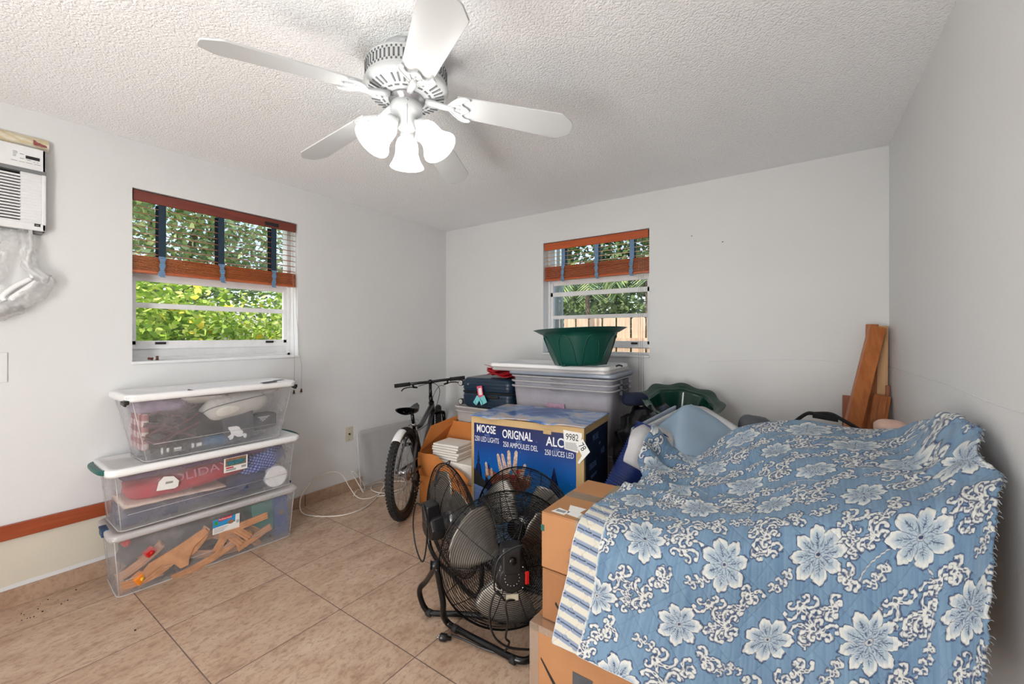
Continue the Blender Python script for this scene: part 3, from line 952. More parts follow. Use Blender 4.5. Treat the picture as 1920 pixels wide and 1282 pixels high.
b.tube(catmull([(XL - 0.01, 1.779, 0.176), (XL + 0.04, 1.81, 0.21), (XL + 0.09, 1.89, 0.235), (XL + 0.12, 1.96, 0.20), (XL + 0.15, 2.01, 0.09), (XL + 0.22, 2.04, 0.012), (XL + 0.30, 2.10, 0.008), (XL + 0.26, 2.26, 0.012),
        (XL + 0.12, 2.42, 0.014), (XL + 0.05, 2.50, 0.012), (XL + 0.14, 2.56, 0.010), (XL + 0.30, 2.46, 0.010), (XL + 0.40, 2.30, 0.010), (XL + 0.33, 2.14, 0.014)], 10), 0.0034, 8)
c2 = b.build('phone_cable', M['cable_white']); tag(c2, 'thinner white cable arching off the wall hole to the floor coil', 'cable')
b = MB()
b.tube(catmull([(XL + 0.16, 2.13, 0.012), (XL + 0.08, 2.12, 0.10), (XL + 0.05, 2.10, 0.165), (XL + 0.055, 2.12, 0.16), (XL + 0.06, 2.20, 0.05), (XL + 0.09, 2.19, 0.008), (XL + 0.12, 2.10, 0.03), (XL + 0.16, 2.04, 0.012)], 10), 0.0038, 8)
c3 = b.build('loose_cable', M['cable_white']); tag(c3, 'short white cable end standing up against the baseboard end', 'cable')

# ------------------------------------------------------------------ outdoors
def leaf_mat(name, c1, c2, c3):
    t = NT(name)
    oi = t.new('ShaderNodeNewGeometry')
    t.base(t.ramp(oi.outputs['Random Per Island'], [(0.1, c1), (0.55, c2), (0.92, c3)]))
    t.rm(0.45)
    t.b.inputs['Transmission Weight'].default_value = 0.0
    tl = t.new('ShaderNodeBsdfTranslucent')
    rr = t.n[[x.name for x in t.n if x.type == 'VALTORGB'][0]]
    t.link(rr.outputs[0], tl.inputs[0])
    mx = t.new('ShaderNodeMixShader'); mx.inputs[0].default_value = 0.3
    t.link(t.b.outputs[0], mx.inputs[1]); t.link(tl.outputs[0], mx.inputs[2]); t.link(mx.outputs[0], t.out.inputs[0])
    return t.m
M['leaf_bright'] = leaf_mat('leaf_bright', rgb(112, 150, 44), rgb(170, 202, 70), rgb(218, 228, 120))
M['leaf_dark'] = leaf_mat('leaf_dark', rgb(58, 80, 48), rgb(92, 118, 66), rgb(140, 160, 96))
M['leaf_hazed'] = leaf_mat('leaf_hazed', rgb(124, 146, 100), rgb(166, 182, 122), rgb(208, 212, 156))  # lightened greens: window reflection and haze painted into the leaf colour
M['palm_leaf'] = leaf_mat('palm_leaf', rgb(70, 100, 60), rgb(104, 132, 78), rgb(150, 170, 104))
M['leaf_yellow'] = simple('leaf_yellow', rgb(240, 214, 60), 0.6, var=0.05)
M['bark'] = simple('bark', rgb(110, 96, 84), 0.9, var=0.2, vs=15, bump=0.5, bs=40)
M['grass'] = simple('grass', rgb(104, 122, 66), 0.9, var=0.2, vs=6, bump=0.5, bs=80)

b = MB(); b.bb((-14, -6, -0.5), (8, 16, -0.3)); tag(b.build('ground', M['grass']), 'grass ground outside the windows', kind='structure')

rnd = random.Random(3)
def foliage(name, label, c, r, nleaf, size, mat, trunk_h, aspect=0.5, cat='shrub', group=None, stem_r=0.04, hollow=0.45, fac=None, gz=-0.3):
    """a crown of separate leaf blades in clumps around stems, with its trunk"""
    root = empty(name, (c[0], c[1], gz), label=label, cat=cat, group=group)
    V = np.zeros((nleaf * 6, 3)); n = 0
    clumps = []
    for k in range(max(12, nleaf // 120)):
        th, ph = rnd.uniform(0, 2 * PI), math.acos(rnd.uniform(-1, 1))
        rr = hollow + (1 - hollow) * rnd.random() ** 0.6
        clumps.append(Vector((r[0] * rr * math.sin(ph) * math.cos(th), r[1] * rr * math.sin(ph) * math.sin(th), r[2] * rr * math.cos(ph))))
    for k in range(nleaf):
        cl = clumps[k % len(clumps)]
        s_ = 0.16 * (r[0] + r[1] + r[2]) / 3 + size
        p = cl + Vector((rnd.gauss(0, s_), rnd.gauss(0, s_), rnd.gauss(0, s_)))
        d = Vector((rnd.gauss(0, 1), rnd.gauss(0, 1), rnd.gauss(-0.2, 0.6))).normalized()
        q = Vector((rnd.gauss(0, 1), rnd.gauss(0, 1), rnd.gauss(0, 1)))
        w = d.cross(q).normalized(); nn = d.cross(w)
        L = size * rnd.uniform(0.7, 1.35); W = L * aspect
        pts = [p, p + d * L * 0.35 + w * W * 0.5 + nn * L * 0.05, p + d * L * 0.75 + w * W * 0.34, p + d * L - nn * L * 0.08, p + d * L * 0.75 - w * W * 0.34, p + d * L * 0.35 - w * W * 0.5 + nn * L * 0.05]
        for q_ in pts:
            V[n] = (q_.x, q_.y, q_.z + (c[2] - gz)); n += 1
    me = bpy.data.meshes.new('foliage')
    me.vertices.add(n); me.vertices.foreach_set('co', V.ravel())
    me.loops.add(n); me.loops.foreach_set('vertex_index', np.arange(n, dtype=np.int32))
    me.polygons.add(nleaf); me.polygons.foreach_set('loop_start', np.arange(0, n, 6, dtype=np.int32)); me.polygons.foreach_set('loop_total', np.full(nleaf, 6, dtype=np.int32))
    me.update(calc_edges=True); me.materials.append(mat)
    o = bpy.data.objects.new('foliage', me); COL.objects.link(o); o.parent = root
    b = MB()
    for k in range(5):
        a = 2 * PI * k / 5 + rnd.random()
        tip = Vector((r[0] * 0.6 * math.cos(a), r[1] * 0.6 * math.sin(a), c[2] - gz + r[2] * 0.4 * rnd.random()))
        b.tube(catmull([(0, 0, 0), (tip.x * 0.15, tip.y * 0.15, trunk_h * 0.6), (tip.x * 0.5, tip.y * 0.5, trunk_h + 0.3 * (tip.z - trunk_h)), tip], 6), [stem_r * (1 - 0.7 * i / 18) for i in range(19)], 7)
    b.build('stem', M['bark'], root)
    return root
# bright sunlit shrubs right outside the left window
foliage('sunlit_shrub', 'bright yellow green shrub outside the left window, nearer the air conditioner', (-4.75, 1.2, 0.95), (0.55, 0.8, 0.85), 13000, 0.062, M['leaf_bright'], 0.5, group='shrubs outside the left window')
foliage('sunlit_shrub', 'bright leafy shrub filling the right half of the left window', (-5.0, 2.95, 1.0), (0.6, 0.85, 0.85), 13000, 0.058, M['leaf_bright'], 0.5, group='shrubs outside the left window')
y_ = foliage('flowering_vine', 'sparse vine with yellow blooms over the shrub in the left window', (-4.45, 1.7, 1.35), (0.3, 0.7, 0.4), 60, 0.07, M['leaf_yellow'], 0.3, 0.8, cat='vine', stem_r=0.006)
foliage('garden_tree', 'tall dark green tree behind the shrub, left half of the left window', (-6.9, 1.7, 2.7), (1.2, 1.4, 1.5), 13000, 0.085, M['leaf_hazed'], 1.4, cat='tree', group='trees outside', stem_r=0.10)
foliage('garden_tree', 'tree with haze painted pale into its leaves behind the shrub, right half of the left window', (-7.1, 4.7, 2.6), (1.3, 1.5, 1.6), 13000, 0.085, M['leaf_hazed'], 1.4, cat='tree', group='trees outside', stem_r=0.10)
foliage('garden_tree', 'dark tree beyond the fence, left part of the back wall window', (-3.7, 7.7, 2.6), (1.4, 1.0, 1.5), 7500, 0.12, M['leaf_dark'], 1.4, cat='tree', group='trees outside', stem_r=0.12)
foliage('garden_tree', 'dark tree beyond the fence, right part of the back wall window', (-0.9, 7.7, 2.7), (1.5, 1.0, 1.5), 7500, 0.12, M['leaf_dark'], 1.4, cat='tree', group='trees outside', stem_r=0.12)
foliage('low_hedge', 'dense dark hedge just behind the fence pickets', (-2.2, 5.95, 1.1), (1.9, 0.35, 0.9), 7000, 0.10, M['leaf_dark'], 0.4, cat='hedge', stem_r=0.05, hollow=0.1)
# palm fronds
for i, (x, y, z, rot, lab) in enumerate(((-2.35, 5.15, 1.98, 0.3, 'drooping green palm frond cluster at the left of the back wall window'), (-1.55, 5.15, 2.08, 1.5, 'drooping green palm frond cluster at the right of the back wall window'))):
    pr = empty('palm_plant', (x, y, -0.3), label=lab, cat='palm', group='palms behind the fence')
    b = MB(); b.tube([(0, 0, 0), (0.03, 0.02, 1.1), (0, 0, z + 0.3)], [0.05, 0.04, 0.03], 8); b.build('trunk', M['bark'], pr)
    for k in range(9):
        a = rot + 2 * PI * k / 9
        b = MB()
        sp = catmull([(0, 0, z + 0.3), (0.16 * math.cos(a), 0.16 * math.sin(a), z + 0.42), (0.36 * math.cos(a), 0.36 * math.sin(a), z + 0.36), (0.52 * math.cos(a), 0.52 * math.sin(a), z + 0.16)], 7)
        b.tube(sp, 0.006, 5)
        for q in range(3, len(sp)):
            for s_ in (-1, 1):
                sd = Vector((-math.sin(a), math.cos(a), 0)) * s_
                tip = sp[q] + sd * 0.16 + (sp[q] - sp[q - 1]).normalized() * 0.10 + Vector((0, 0, -0.06))
                dn = (sp[q] - sp[q - 1]).normalized() * 0.010
                b.add([sp[q] - dn, sp[q] + dn, (sp[q] + tip) / 2 + dn * 1.2, tip, (sp[q] + tip) / 2 - dn * 1.2], [(0, 1, 2, 3, 4)])
        b.build('frond', M['palm_leaf'], pr)
# picket fence beyond the back window
fe = empty('picket_fence', (-2.0, 4.75, -0.3), label='weathered dog eared picket fence outside the back wall window', cat='fence')
b = MB(); k = 0
x = -4.6
while x < 1.6:
    dz = 0.012 * math.sin(k * 2.1); k += 1
    top = 1.555 + 0.3 + dz
    w = 0.155
    pts = [(x + 2.0, 0, 0), (x + w + 2.0, 0, 0), (x + w + 2.0, 0, top - 0.035), (x + w - 0.028 + 2.0, 0, top), (x + 0.028 + 2.0, 0, top), (x + 2.0, 0, top - 0.035)]
    b.prism(pts, (0, 0.016, 0)); x += 0.176
b.build('picket_panel', M['fence_wood'], fe)
for z in (0.35, 1.255 + 0.3):
    b = MB(); b.bb((-2.6, -0.04, z - 0.035), (3.6, 0, z + 0.035)); b.build('fence_rail', M['fence_wood'], fe)
# pale downspout outside the back window
b = MB(); b.bb((-2.24, 3.95, -0.3), (-2.16, 4.02, 2.6)); b.bb((-2.13, 3.96, -0.3), (-2.10, 4.0, 2.6))
tag(b.build('downspout', simple('downspout_paint', rgb(176, 190, 188), 0.5, var=0.03), bevel=0.008), 'pale grey green pipe standing at the left of the back wall window', 'downspout')

# ------------------------------------------------------------------ storage bins on the left
def rrect(l, w, r, n=4):
    """rounded rectangle outline, l along y, w along x, counter-clockwise"""
    pts = []
    for (cx_, cy_, a0) in ((w / 2 - r, l / 2 - r, 0), (-w / 2 + r, l / 2 - r, PI / 2), (-w / 2 + r, -l / 2 + r, PI), (w / 2 - r, -l / 2 + r, 1.5 * PI)):
        for k in range(n + 1):
            a = a0 + PI / 2 * k / n
            pts.append((cx_ + r * math.cos(a), cy_ + r * math.sin(a)))
    return pts

def tub(b, lb, wb, lt, wt, z0, z1, r=0.03, th=0.0025, ribs=True, floor=True, steps=6, flange=0.012):
    """open thin-walled tapered tub, both faces"""
    n = 5
    prof = []
    for k in range(steps + 1):
        t = k / steps
        prof.append((lb + (lt - lb) * t, wb + (wt - wb) * t, z0 + (z1 - z0) * t))
    if flange:
        prof.append((lt + 2 * flange, wt + 2 * flange, z1)); prof.append((lt + 2 * flange, wt + 2 * flange, z1 - 0.012))
    rings = [[(x, y, z) for x, y in rrect(l, w, r, n)] for (l, w, z) in prof]
    m = len(rings[0])
    vs = [p for rg in rings for p in rg]
    fs = []
    for i in range(len(rings) - 1):
        for k in range(m):
            k2 = (k + 1) % m
            fs.append((i * m + k, i * m + k2, (i + 1) * m + k2, (i + 1) * m + k))
    b.add(vs, fs, 0, True)
    if floor:
        b.add(rings[0], [tuple(range(m))], 0)

def storage_bin(name, label, loc, rz, lb, wb, lt, wt, h, lidmat, hmat, lid_h=0.03, lid_over=0.02, hstyle='clip', r=0.03):
    root = empty(name, loc, rz, label=label, cat='storage bin')
    b = MB(); tub(b, lb, wb, lt, wt, 0.004, h, r)
    body = b.build('bin_body', M['bin_clear'], root)
    # thick corner posts and bottom edge catch the light
    b = MB()
    bo = [(x, y, 0.004) for x, y in rrect(lb, wb, r, 4)]
    b.tube(bo, 0.003, 6, closed=True)
    for q in (2, 7, 12, 17):
        x0, y0 = rrect(lb, wb, r, 4)[q]; x1, y1 = rrect(lt, wt, r, 4)[q]
        b.tube([(x0, y0, 0.004), (x1, y1, h)], 0.0022, 6)
    sl = 0.26
    f = lambda y, z: (wb / 2 + (wt - wb) / 2 * (z / h) + 0.0012, y, z)
    b.tube([f(-lb / 2 + 0.03, h * sl), f(lb / 2 - 0.03, h * sl)], 0.0013, 5)
    b.build('bin_edge', M['bin_rim'], root)
    # lid: skirt, flat top with sunken panel
    b = MB()
    L, W = lt + 2 * lid_over, wt + 2 * lid_over * 0.8
    prof = [(L - 0.004, W - 0.004, h - lid_h * 0.75), (L, W, h - lid_h * 0.4), (L, W, h + lid_h * 0.1), (L - 0.012, W - 0.012, h + lid_h * 0.28), (L - 0.05, W - 0.05, h + lid_h * 0.28), (L - 0.066, W - 0.066, h + lid_h * 0.02), (L * 0.5, W * 0.3, h + lid_h * 0.02)]
    rings = [[(x, y, z) for x, y in rrect(l, w, max(0.008, min(r + 0.012, w / 2 - 0.01)), 5)] for l, w, z in prof]
    m = len(rings[0])
    b.add([p for rg in rings for p in rg], [(i * m + k, i * m + (k + 1) % m, (i + 1) * m + (k + 1) % m, (i + 1) * m + k) for i in range(len(rings) - 1) for k in range(m)] + [tuple((len(rings) - 1) * m + k for k in range(m))], 0, True)
    lid = b.build('lid', lidmat, root, solid=0.003)
    for s_ in (-1, 1):
        b = MB()
        if hstyle == 'wrap':
            y = s_ * L / 2
            b.tube(catmull([(W / 2 - 0.055, y - s_ * 0.004, h - 0.006), (W / 2 - 0.09, y + s_ * 0.012, h - 0.004), (0.0, y + s_ * 0.018, h - 0.002), (-W / 2 + 0.09, y + s_ * 0.012, h - 0.004), (-W / 2 + 0.055, y - s_ * 0.004, h - 0.006)], 6), 0.014, 10)
        elif hstyle == 'clip':
            b.box((0.0, s_ * (L / 2 - 0.004), h + lid_h * 0.28), (W * 0.24, 0.03, 0.012))
            b.box((0.0, s_ * (L / 2 + 0.004), h - 0.012), (W * 0.22, 0.010, 0.03))
        else:
            b.box((W / 2 - 0.05, s_ * (L / 2 - 0.01), h - 0.024), (0.085, 0.022, 0.022), (0, 0.1, 0.2 * s_))
            b.box((W / 2 - 0.045, s_ * (L / 2 + 0.001), h - 0.034), (0.05, 0.012, 0.02), (0, 0.2, 0.1))
        b.build('latch', hmat, lid, bevel=0.004)
    return root, lid

BX1 = (-2.925, 1.005); R1 = math.radians(-3.5)
bin1, lid1 = storage_bin('storage_bin', 'clear long storage bin of wooden train track, bottom of the three on the floor', (BX1[0], BX1[1], 0.0), R1, 0.84, 0.29, 0.885, 0.335, 0.315, M['bin_rim'], M['handle_blue'], lid_h=0.028, lid_over=0.012, hstyle='clip')
BX2 = (-2.948, 1.01); R2 = math.radians(-1.0)
bin2, lid2 = storage_bin('storage_bin', 'clear storage bin of red and navy cloth, middle of the three, white lid', (BX2[0], BX2[1], 0.327), R2, 0.845, 0.30, 0.90, 0.335, 0.315, M['bare_white'], M['handle_green'], lid_h=0.034, lid_over=0.024, hstyle='wrap')
BX3 = (-2.965, 1.04); R3 = math.radians(0.5)
bin3, lid3 = storage_bin('storage_bin', 'clear storage bin of grey pillows, topmost of the three, battered white lid', (BX3[0], BX3[1], 0.649), R3, 0.70, 0.27, 0.84, 0.325, 0.355, M['bare_white'], M['black_plastic'], lid_h=0.034, lid_over=0.014, hstyle='corner')
# cracks and tatters on the top lid
b = MB()
b.add([(0.164, 0.20, 0.372), (0.120, 0.33, 0.374), (0.176, 0.30, 0.369), (0.179, 0.22, 0.366)], [(0, 1, 2, 3)]); b.add([(0.172, -0.18, 0.366), (0.155, -0.17, 0.371), (0.176, -0.15, 0.364)], [(0, 1, 2)])
b.box((0.10, 0.35, 0.371), (0.03, 0.06, 0.003), (0, 0, 0.3))
b.build('lid_crack', M['dark_grey'], lid3)
def onbin(loc, rz, p):
    v = Matrix.Rotation(rz, 3, 'Z') @ Vector(p)
    return (loc[0] + v.x, loc[1] + v.y, (loc[2] if len(loc) > 2 else 0) + v.z)
def sticker(parent, u, w, x, z, hh, name, mats, tilt=0.0, label=None, lean=0.08):
    """thin paper label on the front (+x) face of a bin"""
    F4 = frame((x, u, z), (0, math.cos(tilt), math.sin(tilt)), (0.0 + lean, -math.sin(tilt), math.cos(tilt)))
    b = MB(); b.prism([F4 @ Vector(p) for p in ((-w / 2, -hh / 2, 0), (w / 2, -hh / 2, 0), (w / 2, hh / 2, 0), (-w / 2, hh / 2, 0))], F4.to_3x3() @ Vector((0, 0, 0.0008)))
    o = b.build(name, mats, parent)
    if label: o['label'] = label
    return o, F4
def patch(parent, name, F4, pts, mat, d=0.0009):
    b = MB(); b.prism([F4 @ Vector((x, y, d)) for x, y in pts], F4.to_3x3() @ Vector((0, 0, 0.0003)))
    return b.build(name, mat, parent)
R4 = lambda x0, y0, x1, y1: ((x0, y0), (x1, y0), (x1, y1), (x0, y1))
M['label_blue'] = simple('label_blue', rgb(42, 142, 200), 0.5, var=0)
M['label_red'] = simple('label_red', rgb(196, 30, 50), 0.5, var=0)
M['label_green'] = simple('label_green', rgb(60, 150, 60), 0.5, var=0)
M['label_teal'] = simple('label_teal', rgb(60, 120, 128), 0.5, var=0.2, vs=80)
M['label_brown'] = simple('label_brown', rgb(150, 112, 84), 0.5, var=0.2, vs=80)
# label on the bottom bin
st, F4 = sticker(bin1, 0.045, 0.135, 0.1655, 0.218, 0.085, 'brand_label', M['label_white'], lean=0.07, label='white, blue and red paper label')
F4a = F4
patch(st, 'label_print', F4, ((-0.0675, -0.005), (0.045, 0.0), (0.045, 0.0425), (-0.0675, 0.0425)), M['label_blue'])
patch(st, 'label_print', F4, ((-0.042, 0.026), (0.026, 0.030), (0.028, 0.047), (-0.040, 0.043)), M['label_red'], 0.0013)
text('label_text', 'Rubbermaid', 0.0135, M['white_ink'], st, F4 @ Matrix.Translation((-0.007, 0.0365, 0.0018)), 0.0002, 0.95)
b = MB(); b.prism([F4 @ Vector((-0.052 + 0.009 * math.cos(a * PI / 4), 0.020 + 0.012 * math.sin(a * PI / 4), 0.0013)) for a in range(8)], F4.to_3x3() @ Vector((0, 0, 0.0003))); b.build('label_print', M['label_green'], st)
b = MB(); b.prism([F4 @ Vector((0.022 + 0.017 * math.cos(a * PI / 6), 0.006 + 0.012 * math.sin(a * PI / 6), 0.0013)) for a in range(12)], F4.to_3x3() @ Vector((0, 0, 0.0003))); b.build('label_print', M['label_brown'], st)
b = MB()
for k in range(5): b.prism([F4 @ Vector((x, -0.012 - k * 0.0058 + y, 0.0009)) for x, y in R4(-0.062, 0, 0.01 - 0.006 * k, 0.0018)], F4.to_3x3() @ Vector((0, 0, 0.0002)))
for k in range(9): b.prism([F4 @ Vector((0.050 + k * 0.0016, y, 0.0009)) for y in (-0.012,)] + [F4 @ Vector((0.0508 + k * 0.0016, -0.012, 0.0009)), F4 @ Vector((0.0508 + k * 0.0016, 0.006, 0.0009)), F4 @ Vector((0.050 + k * 0.0016, 0.006, 0.0009))], F4.to_3x3() @ Vector((0, 0, 0.0002)))
b.build('label_lines', M['grey_ink'], st)
# label and torn tag on the middle bin
st, F4 = sticker(bin2, 0.09, 0.125, 0.170, 0.225, 0.085, 'photo_label', M['label_white'], lean=0.07, label='white label with a teal photograph')
patch(st, 'label_print', F4, R4(-0.055, -0.008, 0.055, 0.040), M['label_brown'])
patch(st, 'label_print', F4, ((-0.045, -0.002), (0.045, -0.002), (0.050, 0.026), (-0.050, 0.024)), M['label_teal'], 0.0013)
patch(st, 'label_print', F4, R4(-0.052, -0.021, -0.012, -0.013), M['label_red'])
b = MB()
for k in range(12): b.prism([F4 @ Vector(p) for p in ((0.030 + k * 0.0022, -0.030, 0.0009), (0.0311 + k * 0.0022, -0.030, 0.0009), (0.0311 + k * 0.0022, -0.016, 0.0009), (0.030 + k * 0.0022, -0.016, 0.0009))], F4.to_3x3() @ Vector((0, 0, 0.0002)))
for z in (-0.028, -0.034): b.prism([F4 @ Vector((x, z + y, 0.0009)) for x, y in R4(-0.052, 0, 0.0, 0.003)], F4.to_3x3() @ Vector((0, 0, 0.0002)))
b.build('barcode', M['ink'], st)
F4 = frame((0.1715, -0.232, 0.205), (0, 1, -0.06), (0.07, 0.06, 1))
b = MB(); b.prism([F4 @ Vector(p) for p in ((-0.048, -0.035, 0), (0.03, -0.038, 0), (0.044, -0.030, 0), (0.046, 0.0, 0), (0.02, 0.03, 0), (-0.022, 0.036, 0), (-0.042, 0.010, 0))], F4.to_3x3() @ Vector((0, 0, 0.0008)))
st = b.build('torn_tag', M['label_white'], bin2); st['label'] = 'torn white price tag with a barcode'
b = MB()
for k in range(14): b.prism([F4 @ Vector(p) for p in ((-0.012 + k * 0.0023, -0.006, 0.0009), (-0.0108 + k * 0.0023, -0.006, 0.0009), (-0.0108 + k * 0.0023, 0.006, 0.0009), (-0.012 + k * 0.0023, 0.006, 0.0009))], F4.to_3x3() @ Vector((0, 0, 0.0002)))
b.build('barcode', M['ink'], st)

def soft(name, label, cat, loc, rz, size, mat, seed=0, amp=0.25, fs=6, power=0.75, group=None, rot=None, seg=40, rings=24):
    b = MB(); m3 = None
    R_ = Matrix.Rotation(rz, 3, 'Z')
    if rot is not None: R_ = R_ @ Euler(rot).to_matrix()
    off = Vector((seed * 3.7, seed * 1.3, seed * 2.1))
    vs_before = len(b.v)
    b.ball((0, 0, 0), (size[0] / 2, size[1] / 2, size[2] / 2), seg=seg, rings=rings, power=power)
    for i in range(len(b.v)):
        v = Vector(b.v[i]); k = 1 + amp * noise.noise(v * fs * 3 + off) + 0.4 * amp * noise.noise(v * fs * 9 + off)
        b.v[i] = tuple(R_ @ (v * k))
    o = b.build(name, mat, loc=loc)
    tag(o, label, cat, group)
    return o
def P2(x, y, z): return onbin((BX2[0], BX2[1], 0.327), R2, (x, y, z))
def P1(x, y, z): return onbin((BX1[0], BX1[1], 0.0), R1, (x, y, z))
def P3(x, y, z): return onbin((BX3[0], BX3[1], 0.649), R3, (x, y, z))
# contents of the middle bin
def folded(name, label, cat, P, x0, x1, y0, y1, prof, mat, group=None, th=0.03, rx=0.0):
    """soft folded layer: prof(y 0..1) -> (z centre, thickness)"""
    b = MB(); nu, nv = 40, 20
    def fn(u, v):
        a = v * 2 * PI
        z, t_ = prof(u)
        cx_ = (x0 + x1) / 2; hw = (x1 - x0) / 2 * (0.98 + 0.02 * math.sin(u * 9))
        c, s_ = math.cos(a), math.sin(a)
        px = cx_ + hw * math.copysign(abs(c) ** 0.45, c)
        pz = z + t_ / 2 * math.copysign(abs(s_) ** 0.8, s_) + 0.003 * noise.noise(Vector((u * 9, a, 3)))
        return Vector(P(px, y0 + (y1 - y0) * u, pz))
    vs = [fn(i / nu, j / nv) for i in range(nu + 1) for j in range(nv)]
    fs = [(i * nv + j, i * nv + (j + 1) % nv, (i + 1) * nv + (j + 1) % nv, (i + 1) * nv + j) for i in range(nu) for j in range(nv)]
    b.add(vs, fs + [tuple(range(nv)), tuple(nu * nv + j for j in range(nv))], 0, True)
    o = b.build(name, mat); tag(o, label, cat, group); return o
folded('folded_cloth', 'dark navy folded cloth along the bottom of the middle bin', 'folded cloth', P2, -0.13, 0.140, -0.405, 0.16, lambda u: (0.052 + 0.0 * u, 0.10 - 0.065 * max(0, u - 0.15) ** 1.2), M['navy_fabric'])
folded('folded_cloth', 'cream cloth layer between the navy and red cloth in the middle bin', 'folded cloth', P2, -0.13, 0.144, -0.400, 0.05, lambda u: (0.117 - 0.022 * u, 0.028 * (1 - u * 0.6) + 0.002), M['cream_fabric'])
M['holiday_ink'] = simple('holiday_ink', rgb(196, 120, 140), 0.8, var=0)
rp = soft('red_pillow', 'red pillow with white HOLIDAY lettering in the middle bin', 'pillow', P2(0.0, -0.08, 0.185), R2, (0.30, 0.60, 0.125), M['red_fabric'], seed=2, amp=0.06, power=0.6, rot=(0.06, 0, 0))
text('pillow_text', 'HOLIDAY', 0.062, M['holiday_ink'], rp, frame((0.152, -0.03, 0.030), (0, 1, 0.06), (-0.25, -0.06, 1)), 0.0005, 1.25, label='pale stitched lettering')
rp.data.update()
folded('folded_cloth', 'plum purple cloth lying over the red pillow in the middle bin', 'folded cloth', P2, -0.13, 0.150, -0.40, 0.26, lambda u: (0.262 + 0.01 * u, 0.04 + 0.02 * u), M['plum_fabric'])
def plaid(name):
    t = NT(name); co = t.objco(rot=(0.4, 0, 0))
    sp = t.new('ShaderNodeSeparateXYZ'); t.link(co, sp.inputs[0])
    a = t.math('FRACT', t.math('MULTIPLY', sp.outputs[1], 60)); c = t.math('FRACT', t.math('MULTIPLY', sp.outputs[2], 60))
    m = t.math('ADD', t.math('MULTIPLY', t.math('LESS_THAN', a, 0.4), 0.5), t.math('MULTIPLY', t.math('LESS_THAN', c, 0.4), 0.5))
    t.base(t.ramp(m, [(0.1, rgb(30, 44, 110)), (0.5, rgb(70, 96, 170)), (0.95, rgb(170, 180, 220))])); t.rm(0.9); return t.m
M['plaid_blue'] = plaid('plaid_blue')
soft('plaid_cloth', 'blue plaid cloth crumpled at the right of the middle bin', 'cloth', P2(0.02, 0.26, 0.20), R2, (0.24, 0.30, 0.17), M['plaid_blue'], seed=4, amp=0.22, rot=(0.45, 0, 0))
soft('navy_cloth', 'dark navy crumpled cloth right of the cream layer in the middle bin', 'cloth', P2(0.02, 0.19, 0.075), R2, (0.25, 0.24, 0.13), M['navy_fabric'], seed=5, amp=0.25)
b = MB(); b.tube([P2(-0.11, 0.345, 0.075), P2(0.145, 0.335, 0.075)], 0.068, 32)
o = b.build('paper_roll', M['bare_white'], bevel=0.006); tag(o, 'white roll at the right end of the middle bin', 'roll')
# contents of the top bin
def mitre_pillow(name, label, cat, c, rx, size, mat, seed, piping, group):
    root = empty(name, c, 0, label=label, cat=cat, group=group)
    Rm = Euler(rx).to_matrix(); rnd_ = random.Random(seed)
    def edge(a):
        c_, s_ = math.cos(a), math.sin(a)
        k = (abs(c_) ** 4 + abs(s_) ** 4) ** -0.25
        return c_ * k * size[0] / 2, s_ * k * size[1] / 2
    b = MB()
    def fn(u, v):
        a = u * 2 * PI; r_ = math.sin(v * PI); ex, ey = edge(a)
        z = math.copysign(abs(math.cos(v * PI)) ** 0.8, math.cos(v * PI)) * size[2] / 2 * (1 + 0.25 * noise.noise(Vector((ex * 9 * r_, ey * 9 * r_, seed))))
        return Rm @ Vector((ex * r_ ** 0.7, ey * r_ ** 0.7, z))
    b.grid(fn, 48, 24, closed_u=True); b.build('cushion_body', mat, root)
    b = MB(); b.tube([Rm @ Vector((*edge(2 * PI * k / 64), 0)) for k in range(64)], 0.003, 6, closed=True); b.build('piping', piping, root)
    return root
mitre_pillow('grey_pillow', 'light grey pillow with dark piping in the middle of the top bin', 'pillow', P3(0.04, 0.11, 0.225), (0.12, -0.45, 0.08), (0.22, 0.38, 0.15), M['grey_pillow'], 3, M['dark_grey'], 'grey pillows in the top bin')
mitre_pillow('grey_pillow', 'light grey pillow at the top right end of the top bin', 'pillow', P3(-0.01, 0.265, 0.285), (0.25, -0.2, 0.0), (0.23, 0.24, 0.07), M['grey_pillow'], 5, M['dark_grey'], 'grey pillows in the top bin')
mitre_pillow('grey_pillow', 'smaller grey pillow with dotted seam at the top middle of the top bin', 'pillow', P3(0.03, -0.07, 0.30), (-0.05, -0.2, 0.0), (0.21, 0.24, 0.06), M['grey_pillow'], 8, M['dark_grey'], 'grey pillows in the top bin')
M['wine_yarn'] = simple('wine_yarn', rgb(92, 44, 52), 0.9, var=0.25, vs=60, bump=0.8, bs=120)
root = empty('garland_bundle', P3(0.0, -0.22, 0.17), label='dark wine red garland bundle at the left of the top bin', cat='garland')
b = MB(); rg = random.Random(5)
for k in range(26):
    ph = rg.uniform(0, 6.3); z = rg.uniform(-0.06, 0.06); xx = rg.uniform(-0.10, 0.12)
    b.tube(catmull([(xx, -0.13 + 0.01 * rg.random(), z), (xx + 0.02, -0.06, z + 0.03 * math.sin(ph)), (xx - 0.01, 0.02, z - 0.03 * math.cos(ph)), (xx, 0.12, z + 0.05 * math.sin(ph + 1))], 6), 0.007, 6)
b.build('strands', M['wine_yarn'], root)
soft('purple_cloth', 'pale purple cloth at the top left of the top bin', 'cloth', P3(-0.01, -0.24, 0.285), R3, (0.23, 0.26, 0.09), simple('mauve', rgb(150, 134, 160), 0.9, var=0.15, vs=40), seed=9, amp=0.2)
